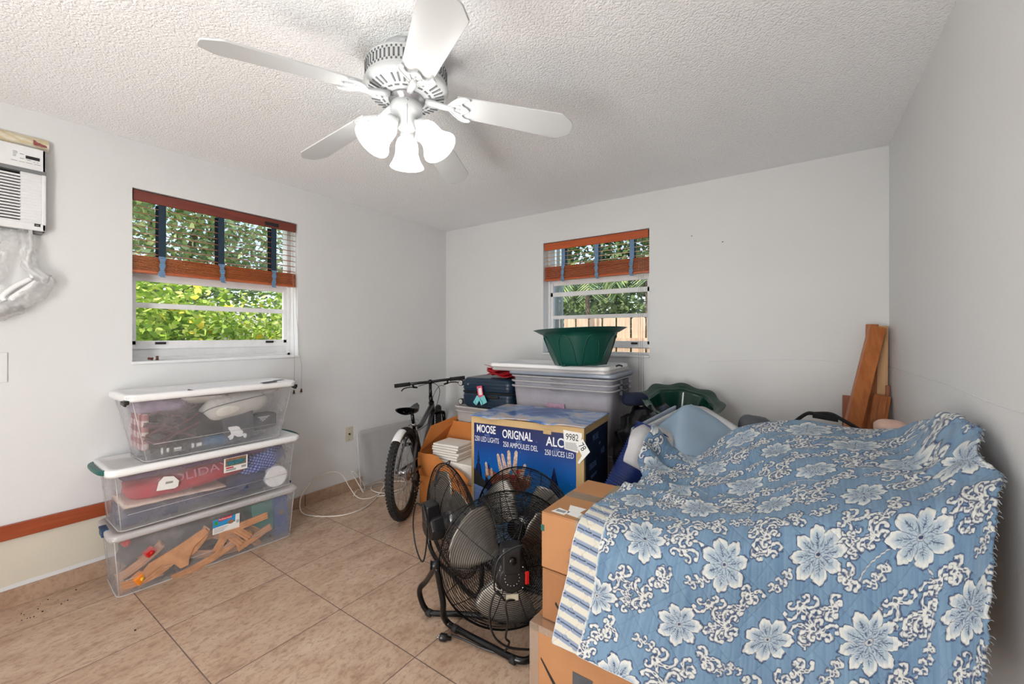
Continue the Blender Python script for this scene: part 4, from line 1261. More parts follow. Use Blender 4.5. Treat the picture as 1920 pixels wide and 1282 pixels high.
def check_mat():
    t = NT('red_check'); co = t.objco(); sp = t.new('ShaderNodeSeparateXYZ'); t.link(co, sp.inputs[0])
    a = t.math('LESS_THAN', t.math('FRACT', t.math('MULTIPLY', sp.outputs[0], 16)), 0.5); c = t.math('LESS_THAN', t.math('FRACT', t.math('MULTIPLY', sp.outputs[2], 16)), 0.5)
    m = t.math('ADD', t.math('MULTIPLY', a, 0.5), t.math('MULTIPLY', c, 0.5))
    t.base(t.ramp(m, [(0.1, rgb(206, 190, 188)), (0.5, rgb(170, 110, 110)), (0.95, rgb(120, 50, 56))])); t.rm(0.9); return t.m
b = MB(); b.box((0, 0, 0), (0.20, 0.035, 0.20)); o = b.build('checked_cloth', check_mat(), loc=P3(-0.02, -0.335, 0.15), bevel=0.012); tag(o, 'red and white checked cloth at the left end of the top bin', 'folded cloth')
b = MB(); b.box((0, 0, 0), (0.20, 0.32, 0.05)); o = b.build('black_box', M['black_plastic'], loc=P3(0.0, -0.16, 0.035), bevel=0.004); tag(o, 'black printed carton lying at the bottom left of the top bin', 'box')
b = MB()
for q, (y0, w0, h0) in enumerate(((-0.11, 0.010, 0.034), (-0.085, 0.012, 0.022), (-0.04, 0.034, 0.012), (-0.04, 0.034, 0.004), (0.03, 0.012, 0.026), (0.06, 0.026, 0.020))):
    b.box((0.1006, y0, 0.004 - 0.012 * (q == 3)), (0.0008, w0, h0))
b.build('carton_marks', M['label_white'], o)
b = MB(); b.box((0, 0, 0), (0.02, 0.17, 0.17), (0.12, 0.12, 0)); o = b.build('picture_book', M['dark_grey'], loc=P3(0.112, 0.10, 0.105), bevel=0.002); tag(o, 'dark book with white splashes on its cover in the top bin', 'book')
b = MB(); rg = random.Random(2)
for (y, z, s_) in ((-0.05, 0.03, 0.016), (-0.04, 0.0, 0.022), (-0.02, -0.02, 0.026), (0.0, -0.04, 0.022), (-0.03, 0.05, 0.012), (0.03, -0.055, 0.014), (-0.045, -0.05, 0.018), (0.045, 0.01, 0.006)):
    b.prism([(0.0105 - 0.12 * (z + 0), y + s_ * (0.7 + 0.5 * rg.random()) * math.cos(a * 0.7), z + s_ * (0.7 + 0.6 * rg.random()) * math.sin(a * 0.7)) for a in range(9)], (0.0008, 0, 0))
b.build('cover_print', M['bare_white'], o)
b = MB(); b.box((0, 0, 0), (0.10, 0.15, 0.10)); o = b.build('grey_case', M['dark_grey'], loc=P3(0.05, 0.265, 0.11), bevel=0.016); tag(o, 'dark grey zip case with small white print in the top bin', 'case')
b = MB()
for q in range(4): b.box((0.0506, -0.01 - 0.006 * (q > 1), 0.032 - 0.009 * q), (0.0008, 0.07 - 0.02 * q, 0.003))
b.build('case_print', M['label_white'], o)
soft('knit_beanie', 'dusty blue rounded knit hat at the bottom of the top bin', 'hat', P3(0.04, 0.0, 0.045), 0, (0.16, 0.20, 0.07), simple('dusty_blue', rgb(70, 106, 140), 0.8, var=0.1), seed=3, amp=0.08)
soft('black_cloth', 'black crumpled cloth in the middle of the top bin under the pillows', 'cloth', P3(0.0, -0.03, 0.14), R3, (0.23, 0.30, 0.17), M['black_fabric'], seed=15, amp=0.15)
# contents of the bottom bin
def track(name, label, c, yaw, tilt, L, curved, mat, group='wooden toy train tracks'):
    b = MB()
    R_ = Matrix.Rotation(tilt, 3, 'X') 
    N_ = 14; pts = []
    for k in range(N_ + 1):
        t_ = k / N_ - 0.5
        yy = L * t_; zz = curved * (t_ * t_ - 0.25) * L
        pts.append((yy, zz))
    w = 0.020
    up = [(0, y, z + w) for y, z in pts]; dn = [(0, y, z - w) for y, z in pts]
    poly = up + dn[::-1]
    b.prism([R_ @ Vector(p) for p in poly], (0.012, 0, 0))
    for s_ in (-1, 1):
        b.tube([R_ @ Vector((0.0125, y, z + s_ * 0.009)) for y, z in pts], 0.0016, 4)
    o = b.build(name, mat, loc=c); o.rotation_euler = (0, 0, yaw); tag(o, label, 'toy track', group); return o
TR = [
 ((0.145, -0.20, 0.125), 0.0, 0.45, 0.30, 0.0, 'long straight wooden track slanting across the left of the bottom bin'),
 ((0.140, -0.30, 0.085), 0.0, 0.20, 0.22, 0.5, 'curved wooden track low at the left of the bottom bin'),
 ((0.138, -0.04, 0.055), 0.0, 0.30, 0.34, 0.25, 'long curved wooden track along the bin floor, middle of the bottom bin'),
 ((0.146, -0.12, 0.160), 0.0, 0.75, 0.20, 0.6, 'curved wooden track arching upward in the bottom bin'),
 ((0.143, 0.03, 0.125), 0.0, 1.05, 0.13, 0.0, 'short wooden track standing steeply in the middle of the bottom bin'),
 ((0.141, 0.085, 0.115), 0.0, -0.9, 0.14, 0.0, 'short wooden track leaning right in the middle of the bottom bin'),
 ((0.146, 0.13, 0.130), 0.0, -0.8, 0.12, 0.0, 'wooden track piece right of the leaning one in the bottom bin'),
 ((0.150, 0.14, 0.178), 0.0, 0.10, 0.26, 0.0, 'straight wooden track lying level under the paper label'),
 ((0.138, 0.20, 0.075), 0.0, 0.35, 0.20, 0.0, 'wooden track at the right of the heap by the teal box'),
 ((0.125, -0.33, 0.150), 0.0, 0.55, 0.20, 0.2, 'wooden track behind the others at the far left of the bottom bin'),
 ((0.110, 0.02, 0.070), 0.0, -0.2, 0.30, 0.3, 'wooden track deep in the heap of the bottom bin'),
]
tr_rnd = random.Random(21)
for k, lab in enumerate(('wooden track piece lowest at the left of the heap', 'wooden track piece half hidden behind the forked track', 'wooden track end above the yellow toy part', 'wooden track piece deep behind the leaning tracks',
        'wooden track piece under the long curved track', 'wooden track piece beside the orange toy block', 'wooden track piece touching the teal box', 'wooden track piece in the upper left of the heap', 'wooden track piece in the upper middle of the heap', 'wooden track piece lowest at the right of the heap')):
    TR.append(((0.085 + 0.045 * tr_rnd.random(), (-0.34, -0.22, 0.17, 0.06, -0.08, -0.29, 0.19, -0.28, -0.02, 0.20)[k], (0.035, 0.10, 0.12, 0.10, 0.035, 0.045, 0.115, 0.17, 0.16, 0.035)[k]), 0.0, tr_rnd.uniform(-0.9, 0.9), tr_rnd.uniform(0.10, 0.17), tr_rnd.uniform(-0.5, 0.5), lab + ' in the bottom bin'))
for (p, yw, tl, L, cv, lab) in TR:
    track('toy_track', lab, P1(*p), R1 + yw, tl, L, cv, M['toy_wood'])
# wide splitting switch track
b = MB()
b.prism([(0, -0.14, -0.03), (0, -0.11, 0.005), (0, 0.02, 0.055), (0, 0.13, 0.105), (0, 0.15, 0.075), (0, 0.08, 0.02), (0, 0.06, -0.03), (0, 0.055, -0.07), (0, 0.02, -0.075), (0, -0.01, -0.035), (0, -0.06, -0.02), (0, -0.12, -0.055)], (0.012, 0, 0))
o = b.build('switch_track', M['toy_wood'], loc=P1(0.152, -0.19, 0.125)); o.rotation_euler = (0, 0, R1); tag(o, 'wide forked wooden track piece at the left of the bottom bin', 'toy track', 'wooden toy train tracks')
b = MB(); b.box((0, 0, 0), (0.20, 0.16, 0.20), (0.05, 0, 0)); o = b.build('teal_box', M['teal_box'], loc=P1(0.01, 0.275, 0.165), bevel=0.004); tag(o, 'teal green box leaning at the right of the bottom bin', 'box')
bx = empty('gift_box', P1(0.03, 0.365, 0.15), R1, label='blue box with a gold star at the right end of the bottom bin', cat='box')
b = MB(); b.box((0, 0, 0), (0.19, 0.085, 0.25), (0.04, 0, 0)); b.build('box_body', M['blue_box'], bx, bevel=0.003)
b = MB(); b.prism([(0.0965, 0.020 * (1 if k % 2 == 0 else 0.45) * math.sin(k * PI / 5), 0.02 + 0.020 * (1 if k % 2 == 0 else 0.45) * math.cos(k * PI / 5)) for k in range(10)], (0.004, 0, 0)); b.build('star', M['gold'], bx)
for (p, s_, m_, lab) in (((0.135, -0.335, 0.065), (0.05, 0.05, 0.04), 'toy_orange', 'orange toy block with yellow studs at the left corner of the bottom bin'),
                   ((0.14, -0.295, 0.185), (0.04, 0.045, 0.03), 'red_plastic', 'small red toy block in the left of the bottom bin'),
                   ((0.13, -0.385, 0.265), (0.03, 0.03, 0.025), 'red_plastic', 'tiny red toy piece high at the left corner of the bottom bin'),
                   ((0.125, 0.165, 0.095), (0.03, 0.05, 0.03), 'toy_yellow', 'yellow toy part right of the leaning tracks')):
    rt = empty('toy_block', P1(*p), R1 + 0.3, label=lab, cat='toy block')
    b = MB(); b.box((0, 0, 0), s_, (0.5, 0, 0)); b.build('block_body', M[m_], rt, bevel=0.003)
    b = MB(); b.cyl((s_[0] / 2, 0, 0), (s_[0] / 2 + 0.006, 0, 0), 0.009, seg=12); b.build('stud', M['toy_yellow'] if m_ == 'toy_orange' else M[m_], rt)
soft('black_netting', 'dark grey netting filling the back of the bottom bin', 'netting', P1(-0.02, -0.12, 0.165), R1, (0.24, 0.52, 0.20), M['dark_grey'], seed=11, amp=0.15, power=0.6)
soft('black_toy_bag', 'black soft bag at the floor of the bottom bin', 'bag', P1(-0.01, -0.10, 0.045), R1, (0.25, 0.56, 0.075), M['black_fabric'], seed=12, amp=0.1, power=0.6)

# ------------------------------------------------------------------ clear bin lid leaning on the left wall
root = empty('spare_bin_lid', (XL + 0.02, 2.49, 0.0), label='clear plastic bin lid leaning on the left wall behind the bicycle', cat='bin lid')
F4 = frame((0.06, 0.0, 0.255), (0, 1, 0), (-0.13, 0, 1))
def ring(l, w, r, z): return [F4 @ Vector((y, x, z)) for x, y in rrect(l, w, r, 6)]
b = MB(); rs = [ring(0.70, 0.50, 0.05, 0.0), ring(0.70, 0.50, 0.05, 0.012), ring(0.66, 0.46, 0.04, 0.012), ring(0.64, 0.44, 0.035, 0.002), ring(0.3, 0.2, 0.03, 0.002)]
m = len(rs[0]); b.add([p for q in rs for p in q], [(i * m + k, i * m + (k + 1) % m, (i + 1) * m + (k + 1) % m, (i + 1) * m + k) for i in range(4) for k in range(m)] + [tuple(4 * m + k for k in range(m))], 0, True)
b.build('lid_panel', M['lid_clear'], root)
b = MB(); b.tube(ring(0.70, 0.50, 0.05, 0.006), 0.004, 6, closed=True); b.tube(ring(0.64, 0.44, 0.035, 0.004), 0.002, 6, closed=True)
b.build('lid_rim', M['bin_rim'], root)

# ------------------------------------------------------------------ bicycle
bike = empty('bicycle', (-2.355, 2.035, 0.0), label='grey mountain bike with black tyres standing by the left wall', cat='bicycle')
HEAD = math.radians(30.5)
bike.rotation_euler = Euler((math.radians(-1.5), 0, PI / 2 + HEAD), 'XYZ')
# bike space: x forward, y left, z up, origin at rear tyre contact
WR = 0.322; WB = 1.0
def wheel(name, cx, yaw=0.0):
    root = bpy.data.objects.new(name, None); COL.objects.link(root); root.parent = bike
    root.location = (cx, 0, WR); root.rotation_euler = (0, 0, yaw); root['label'] = name.replace('_', ' ')
    Mx = Matrix.Rotation(PI / 2, 4, 'X')
    b = MB(); ro, rt = WR - 0.027, 0.027
    def fn(u, v):
        a, p = u * 2 * PI, v * 2 * PI
        rr = rt * (1 + 0.0 * a)
        q = ro + rr * math.cos(p)
        return Vector((q * math.cos(a), rr * 0.95 * math.sin(p), q * math.sin(a)))
    b.grid(fn, 96, 18)
    for k in range(72):
        a = 2 * PI * k / 72
        for s_, off in ((-0.014, 0.5), (0.014, 0.5), (0.0, 0.0), (-0.024, 0), (0.024, 0)):
            aa = a + off * 2 * PI / 72
            q = ro + math.sqrt(max(0, rt * rt - s_ * s_)) + 0.0005
            b.box((q * math.cos(aa), s_, q * math.sin(aa)), (0.006, 0.009, 0.014), Matrix.Rotation(-aa, 3, 'Y'))
    b.build('tyre', M['rubber'], root)
    b = MB(); b.lathe([(WR - 0.050, -0.013), (WR - 0.066, -0.010), (WR - 0.070, 0.0), (WR - 0.066, 0.010), (WR - 0.050, 0.013), (WR - 0.050, -0.013)], Mx, 72); b.build('rim', M['black_metal'], root)
    b = MB(); b.lathe([(0.001, -0.055), (0.006, -0.055), (0.010, -0.045), (0.026, -0.030), (0.016, -0.022), (0.016, 0.022), (0.026, 0.030), (0.010, 0.045), (0.006, 0.055), (0.001, 0.055)], Mx, 20); b.build('hub', M['steel'], root)
    b = MB()
    for k in range(32):
        a = 2 * PI * k / 32; s_ = 1 if k % 2 else -1; a2 = a + (0.9 if (k // 2) % 2 else -0.9)
        b.tube([(0.024 * math.cos(a2), 0.026 * s_, 0.024 * math.sin(a2)), ((WR - 0.066) * math.cos(a), 0.003 * s_, (WR - 0.066) * math.sin(a))], 0.0011, 4)
    sp = b.build('spokes', M['steel'], root)
    return root
wr_ = wheel('rear_wheel', 0.0)
STEER = math.radians(14)
wf_ = wheel('front_wheel', WB, STEER)
BB = Vector((0.425, 0, 0.29)); RH = Vector((0, 0, WR)); ST = Vector((0.245, 0, 0.615)); HT = Vector((0.765, 0, 0.70)); HB = Vector((0.80, 0, 0.605)); FH = Vector((WB, 0, WR))
b = MB()
b.tube([HB + Vector((-0.01, 0, 0.01)), BB], [0.024, 0.021], 14)
b.tube([HT + Vector((-0.005, 0, -0.02)), Vector((0.42, 0, 0.575)), ST + Vector((0.02, 0, -0.03))], [0.022, 0.019, 0.016], 14)
b.tube([ST, BB], 0.017, 14)
b.tube([HB, HT], 0.025, 16)
for s_ in (-1, 1):
    b.tube(catmull([ST + Vector((0.012, s_ * 0.014, -0.05)), Vector((0.15, s_ * 0.045, 0.50)), RH + Vector((0.0, s_ * 0.062, 0.0))], 6), 0.009, 10)
    b.tube(catmull([BB + Vector((-0.01, s_ * 0.022, 0)), Vector((0.30, s_ * 0.045, 0.296)), RH + Vector((0.0, s_ * 0.062, 0.0))], 6), 0.010, 10)
b.cyl(BB + Vector((0, -0.036, 0)), BB + Vector((0, 0.036, 0)), 0.022)
b.build('frame', M['bike_frame'], bike)
b = MB()
Rs = Matrix.Rotation(STEER, 3, 'Z')
def fk(x, y, z): return Vector((WB, 0, WR)) + Rs @ Vector((x, y, z))
for s_ in (-1, 1):
    b.tube([fk(-0.155, s_ * 0.05, 0.27), fk(-0.03, s_ * 0.056, 0.06), fk(0.0, s_ * 0.056, 0)], [0.017, 0.015, 0.012], 12)
b.tube([fk(-0.155, -0.055, 0.275), fk(-0.165, 0, 0.295), fk(-0.155, 0.055, 0.275)], 0.016, 10)
b.tube([fk(-0.160, 0, 0.285), HB], 0.015, 12)
b.build('fork', M['black_metal'], bike)
ax = (HT - HB).normalized()
top = HT + ax * 0.075
b = MB(); b.tube([HT, top], [0.019, 0.017], 14); b.tube([HT + ax * 0.01, HT + ax * 0.016], 0.026, 14)
sd = Rs @ Vector((1, 0, 0)); clampp = top + sd * 0.035 + Vector((0, 0, 0.125))
b.tube([top - ax * 0.015, top + Vector((0.0, 0, 0.05)), clampp], [0.017, 0.014, 0.014], 12); b.ball(clampp, 0.023, seg=12, rings=8)
b.build('stem', M['black_metal'], bike)
hb = bpy.data.objects.new('handlebar', None); COL.objects.link(hb); hb.parent = bike; hb.location = clampp; hb.rotation_euler = (math.radians(-4.5), 0, STEER)
b = MB(); b.tube([(-0.03, -0.30, 0.004), (-0.01, -0.10, 0.004), (0, 0, 0), (-0.01, 0.10, 0.004), (-0.03, 0.30, 0.004)], 0.0125, 12)
b.build('bar', M['black_metal'], hb)
for s_ in (-1, 1):
    b = MB(); b.tube([(-0.018, s_ * 0.185, 0.004), (-0.031, s_ * 0.315, 0.004)], 0.0175, 14); b.tube([(-0.017, s_ * 0.18, 0.004), (-0.018, s_ * 0.187, 0.004)], 0.020, 14)
    b.build('grip', M['rubber'], hb)
    b = MB(); b.tube([(-0.012, s_ * 0.155, 0.004), (0.006, s_ * 0.155, -0.03), (0.015, s_ * 0.12, -0.038)], [0.010, 0.010, 0.008], 10)
    b.tube(catmull([(0.012, s_ * 0.14, -0.034), (0.02, s_ * 0.19, -0.028), (0.018, s_ * 0.24, -0.034), (0.012, s_ * 0.265, -0.055)], 5), 0.005, 8)
    b.build('brake_lever', M['black_metal'], hb)
b = MB()
b.tube(catmull([clampp + Vector((0.02, 0.12, -0.04)), clampp + Vector((0.08, 0.0, -0.02)), clampp + Vector((0.10, -0.06, -0.09)), HT + Vector((0.03, -0.025, -0.06)), Vector((0.55, -0.02, 0.56)), ST + Vector((0.02, 0.0, -0.06))], 8), 0.0028, 6)
b.tube(catmull([clampp + Vector((0.02, -0.12, -0.04)), clampp + Vector((0.09, -0.06, -0.05)), clampp + Vector((0.09, -0.01, -0.12)), HT + Vector((0.05, 0.02, -0.03)), fk(-0.12, 0.03, 0.30)], 8), 0.0028, 6)
b.build('brake_cable', M['black_plastic'], bike)
b = MB(); b.tube([ST + Vector((0.01, 0, -0.05)), ST + Vector((-0.045, 0, 0.115))], 0.0135, 14); b.build('seat_post', M['black_metal'], bike)
b = MB(); b.tube([ST + Vector((-0.004, 0, -0.004)), ST + Vector((-0.008, 0, 0.018))], 0.021, 14); b.tube([ST + Vector((-0.01, 0.02, 0.008)), ST + Vector((-0.05, 0.03, 0.006))], 0.004, 8); b.build('seat_clamp', M['steel'], bike)
sx, sz = ST.x - 0.055, ST.z + 0.14
b = MB()
def sad(u, v):
    x = -0.13 + 0.27 * u
    w = 0.072 * (1 - u) ** 0.7 * (0.55 + 0.45 * math.cos(u * PI * 0.5)) + 0.020
    if u > 0.96: w *= 0.6
    if u < 0.05: w *= 0.75
    a = v * 2 * PI
    hgt = 0.024 + 0.014 * (1 - u)
    z = 0.012 * math.cos(u * 5.2) + (math.sin(a) * hgt if math.sin(a) < 0 else math.sin(a) * 0.017)
    return Vector((sx + x, w * math.cos(a), sz + z))
b.grid(sad, 28, 20)
sdl = b.build('saddle', M['black_plastic'], bike)
b = MB()
for s_ in (-1, 1): b.tube(catmull([(sx - 0.09, s_ * 0.030, sz - 0.01), (sx - 0.04, s_ * 0.022, sz - 0.034), (sx + 0.05, s_ * 0.020, sz - 0.034), (sx + 0.11, s_ * 0.008, sz - 0.01)], 5), 0.0035, 6)
b.build('saddle_rail', M['steel'], sdl)
# drive train (right side is -y), crank, chain, derailleur
Mx = Matrix.Translation(BB + Vector((0, -0.048, 0))) @ Matrix.Rotation(PI / 2, 4, 'X')
b = MB(); b.lathe([(0.085, -0.002), (0.088, 0.0), (0.085, 0.002), (0.070, 0.002), (0.070, -0.002), (0.085, -0.002)], Mx, 48)
for k in range(5):
    a = 2 * PI * k / 5; b.tube([Mx @ Vector((0.01 * math.cos(a), 0.01 * math.sin(a), 0)), Mx @ Vector((0.074 * math.cos(a), 0.074 * math.sin(a), 0))], 0.006, 8)
b.build('chainring', M['black_metal'], bike)
for s_, a in ((-1, -1.1), (1, PI - 1.1)):
    e = BB + Vector((0.165 * math.cos(a), s_ * 0.065, 0.165 * math.sin(a)))
    b = MB(); b.tube([BB + Vector((0, s_ * 0.055, 0)), e], [0.013, 0.010], 10); b.build('crank_arm', M['black_metal'], bike)
    b = MB(); b.box(e + Vector((0, s_ * 0.035, 0)), (0.08, 0.055, 0.022), (0, 0.1, 0)); b.build('pedal', M['black_plastic'], bike, bevel=0.005)
b = MB()
for k, r_ in enumerate((0.056, 0.050, 0.044, 0.038, 0.032)):
    y = -0.030 - k * 0.005
    b.lathe([(r_ - 0.012, y - 0.001), (r_, y - 0.001), (r_, y + 0.001), (r_ - 0.012, y + 0.001)], Matrix.Translation(RH) @ Matrix.Rotation(PI / 2, 4, 'X') @ Matrix.Scale(-1, 4, (0, 0, 1)), 30)
b.build('cassette', M['steel'], wr_ if False else bike)
b = MB()
b.box(RH + Vector((0.01, -0.075, -0.03)), (0.03, 0.018, 0.05), (0, 0.5, 0)); b.tube([RH + Vector((0.0, -0.07, -0.05)), RH + Vector((0.045, -0.062, -0.135))], 0.007, 8)
for (x, z) in ((0.0, -0.055), (0.045, -0.135)): b.cyl(RH + Vector((x, -0.055, z)), RH + Vector((x, -0.068, z)), 0.019)
b.build('rear_derailleur', M['black_plastic'], bike)
b = MB()
ch = catmull([BB + Vector((0.0, -0.048, 0.088)), RH + Vector((0.0, -0.042, 0.048)), RH + Vector((-0.048, -0.042, 0.0)), RH + Vector((0.01, -0.06, -0.045)), RH + Vector((0.055, -0.06, -0.12)), RH + Vector((0.05, -0.06, -0.15)), BB + Vector((0.0, -0.048, -0.088)), BB + Vector((0.088, -0.048, 0))], 10, True)
b.tube(ch, 0.004, 6, closed=True); b.build('chain', M['steel'], bike)
# rear v-brake
b = MB()
for s_ in (-1, 1): b.tube(catmull([(0.165, s_ * 0.045, 0.47), (0.150, s_ * 0.05, 0.56), (0.155, s_ * 0.03, 0.60)], 4), 0.008, 8)
b.tube([(0.155, -0.03, 0.60), (0.155, 0.03, 0.60)], 0.003, 6)
b.build('rear_brake', M['black_plastic'], bike)
# white sticker on the seat tube
b = MB(); b.lathe([(0.0185, 0), (0.0185, 0.04)], Matrix.Translation(ST + (BB - ST) * 0.03) @ (BB - ST).to_track_quat('Z', 'Y').to_matrix().to_4x4(), 16)
b.build('frame_sticker', M['label_white'], bike)
# short white mudguard over the rear tyre
b = MB()
def mg(u, v):
    a = PI / 2 + 0.10 + 0.46 * u; p = (v - 0.5) * 2.6
    q = WR - 0.024 + 0.028 * math.cos(p)
    return Vector((q * math.cos(a), 0.033 * math.sin(p), WR + q * math.sin(a)))
b.grid(mg, 16, 8); b.build('mudguard', M['bare_white'], bike, solid=0.002)['label'] = 'short white tape wrapped on the tyre top'

# ------------------------------------------------------------------ clear tote under the suitcase, suitcase, red bag
def big_tote(name, label, loc, rz, lb, wb, lt, wt, h, mat, rimmat, handle=None, rims=1, r=0.04):
    root = empty(name, loc, rz, label=label, cat='storage tote')
    b = MB(); tub(b, lb, wb, lt, wt, 0.0, h, r, flange=0.012); b.build('tote_body', mat, root, solid=0.003)
    b = MB()
    for k in range(rims):
        z = h - 0.035 * k - 0.004
        f = (z / h)
        b.tube([(x, y, z) for x, y in rrect(lb + (lt - lb) * f + 0.018, wb + (wt - wb) * f + 0.018, r, 5)], 0.005, 6, closed=True)
    b.build('tote_rim', rimmat, root)
    if handle:
        for s_ in (-1, 1):
            b = MB(); b.box((s_ * (wt / 2 + 0.012), 0, h - 0.03), (0.02, 0.13, 0.055), (0, 0, 0)); b.build('tote_handle', handle, root, bevel=0.006)
    return root
TZ = 0.0
# open pale tote below the suitcase
big_tote('storage_tote', 'milky storage tote beneath the navy suitcase', (-2.12, 2.80, 0.0), PI / 2 + 0.05, 0.46, 0.36, 0.52, 0.42, 0.735, M['bin_rim'], M['bin_rim'], rims=2)
b = MB(); b.box((0, 0, 0), (0.40, 0.32, 0.3)); o = b.build('peach_bundle', M['peach_cloth'], loc=(-2.12, 2.80, 0.56), bevel=0.04); tag(o, 'peach coloured cloth bundle showing inside the tote under the suitcase', 'cloth')

su = empty('suitcase', (-2.065, 2.765, 0.740), 0.10, label='navy hard shell suitcase lying flat left of the stacked white totes', cat='suitcase')
L_, W_, H_ = 0.47, 0.38, 0.235
def shell(z0, z1, ins, name):
    b = MB(); rr = []
    for k in range(9):
        t_ = k / 8; z = z0 + (z1 - z0) * t_
        e = 1 - (1 - min(t_, 1 - t_) * 2) ** 3
        q = (0.02 if (z0 == 0 and t_ < 0.5) or (z0 > 0 and t_ > 0.5) else 0.004) * (1 - e)
        rr.append([(x, y, z) for y, x in rrect(L_ - 2 * q - ins, W_ - 2 * q - ins, 0.05, 5)])
    m = len(rr[0])
    b.add([p for q in rr for p in q], [(i * m + k, i * m + (k + 1) % m, (i + 1) * m + (k + 1) % m, (i + 1) * m + k) for i in range(8) for k in range(m)] + [tuple(range(m)), tuple(8 * m + k for k in range(m))], 0, True)
    for k in range(3):
        z = z0 + (z1 - z0) * (0.25 + 0.25 * k)
        b.tube([(x, y, z) for y, x in rrect(L_ - ins + 0.001, W_ - ins + 0.001, 0.05, 5)], 0.004, 5, closed=True)
    return b.build(name, M['suit_navy'], su)
shell(0.0, 0.118, 0, 'shell_half'); shell(0.128, H_, 0, 'shell_half')
b = MB(); b.tube([(x, y, 0.123) for y, x in rrect(L_ - 0.002, W_ - 0.002, 0.05, 5)], 0.007, 8, closed=True); b.build('zip_band', M['black_fabric'], su)
b = MB(); b.box((0.06, -W_ / 2 - 0.008, 0.095), (0.13, 0.014, 0.022)); b.build('side_handle', M['black_plastic'], su, bevel=0.005)
b = MB(); b.box((-0.165, -W_ / 2 - 0.003, 0.185), (0.016, 0.004, 0.014)); b.build('badge', M['steel'], su)
for (y, z) in ((-0.135, 0.185), (-0.135, 0.030), (0.135, 0.185), (0.135, 0.030)):
    b = MB(); b.tube([(-L_ / 2 + 0.01, y, z), (-L_ / 2 - 0.018, y, z)], 0.020, 12); ho = b.build('wheel_housing', M['black_plastic'], su)
    b = MB(); b.cyl((-L_ / 2 - 0.038, y - 0.012, z), (-L_ / 2 - 0.038, y - 0.003, z), 0.024); b.cyl((-L_ / 2 - 0.038, y + 0.003, z), (-L_ / 2 - 0.038, y + 0.012, z), 0.024); b.build('caster_wheel', M['black_plastic'], ho)
    b = MB(); b.lathe([(0.012, 0), (0.017, 0.001), (0.018, 0.0)], Matrix.Translation((-L_ / 2 - 0.038, y - 0.0125, z)) @ Matrix.Rotation(PI / 2, 4, 'X'), 20)
    for k in range(5): 
        a = 2 * PI * k / 5; b.tube([(-L_ / 2 - 0.038, y - 0.013, z), (-L_ / 2 - 0.038 + 0.015 * math.cos(a), y - 0.013, z + 0.015 * math.sin(a))], 0.002, 5)
    b.build('wheel_spokes', M['label_white'], ho)
tg = empty('luggage_tag', (-2.075, 2.545, 0.755), label='pink and aqua luggage tag hanging on the suitcase front', cat='luggage tag')
b = MB(); b.box((0.0, 0, 0.118), (0.052, 0.004, 0.095), (0, -0.18, 0)); b.build('pink_card', M['pink'], tg, bevel=0.001)
b = MB(); b.box((0.003, -0.003, 0.122), (0.030, 0.003, 0.055), (0, -0.18, 0)); b.build('card_window', M['label_white'], tg)
b = MB(); b.box((0.03, -0.004, 0.055), (0.065, 0.003, 0.06), (0, -0.5, 0)); b.box((-0.03, -0.006, 0.05), (0.040, 0.003, 0.07), (0, 0.6, 0)); b.build('aqua_ribbon', M['aqua'], tg)
b = MB(); b.tube(catmull([(0.0, 0, 0.16), (-0.05, -0.004, 0.10), (-0.04, -0.006, 0.03), (0.0, -0.006, 0.0), (0.03, -0.006, 0.03), (0.0, -0.004, 0.07)], 6), 0.0025, 6); b.build('strap', M['black_plastic'], tg)
b = MB()
rg = random.Random(8)
for k in range(5):
    def fold(u, v, k=k):
        return Vector((-0.10 + 0.26 * u, -0.06 + 0.16 * v, 0.012 + k * 0.015 + 0.012 * math.sin(u * 7 + k) + 0.010 * math.sin(v * 9 + k * 2)))
    b.grid(fold, 16, 10)
b.add([(-0.13, -0.05, 0.095), (0.02, -0.06, 0.07), (0.0, 0.0, 0.06), (-0.06, -0.02, 0.075)], [(0, 1, 2, 3)])
o = b.build('red_bag', M['red_bag'], loc=(-2.00, 2.72, 0.985), solid=0.004); tag(o, 'folded red bag on the suitcase under the white lid overhang', 'bag')

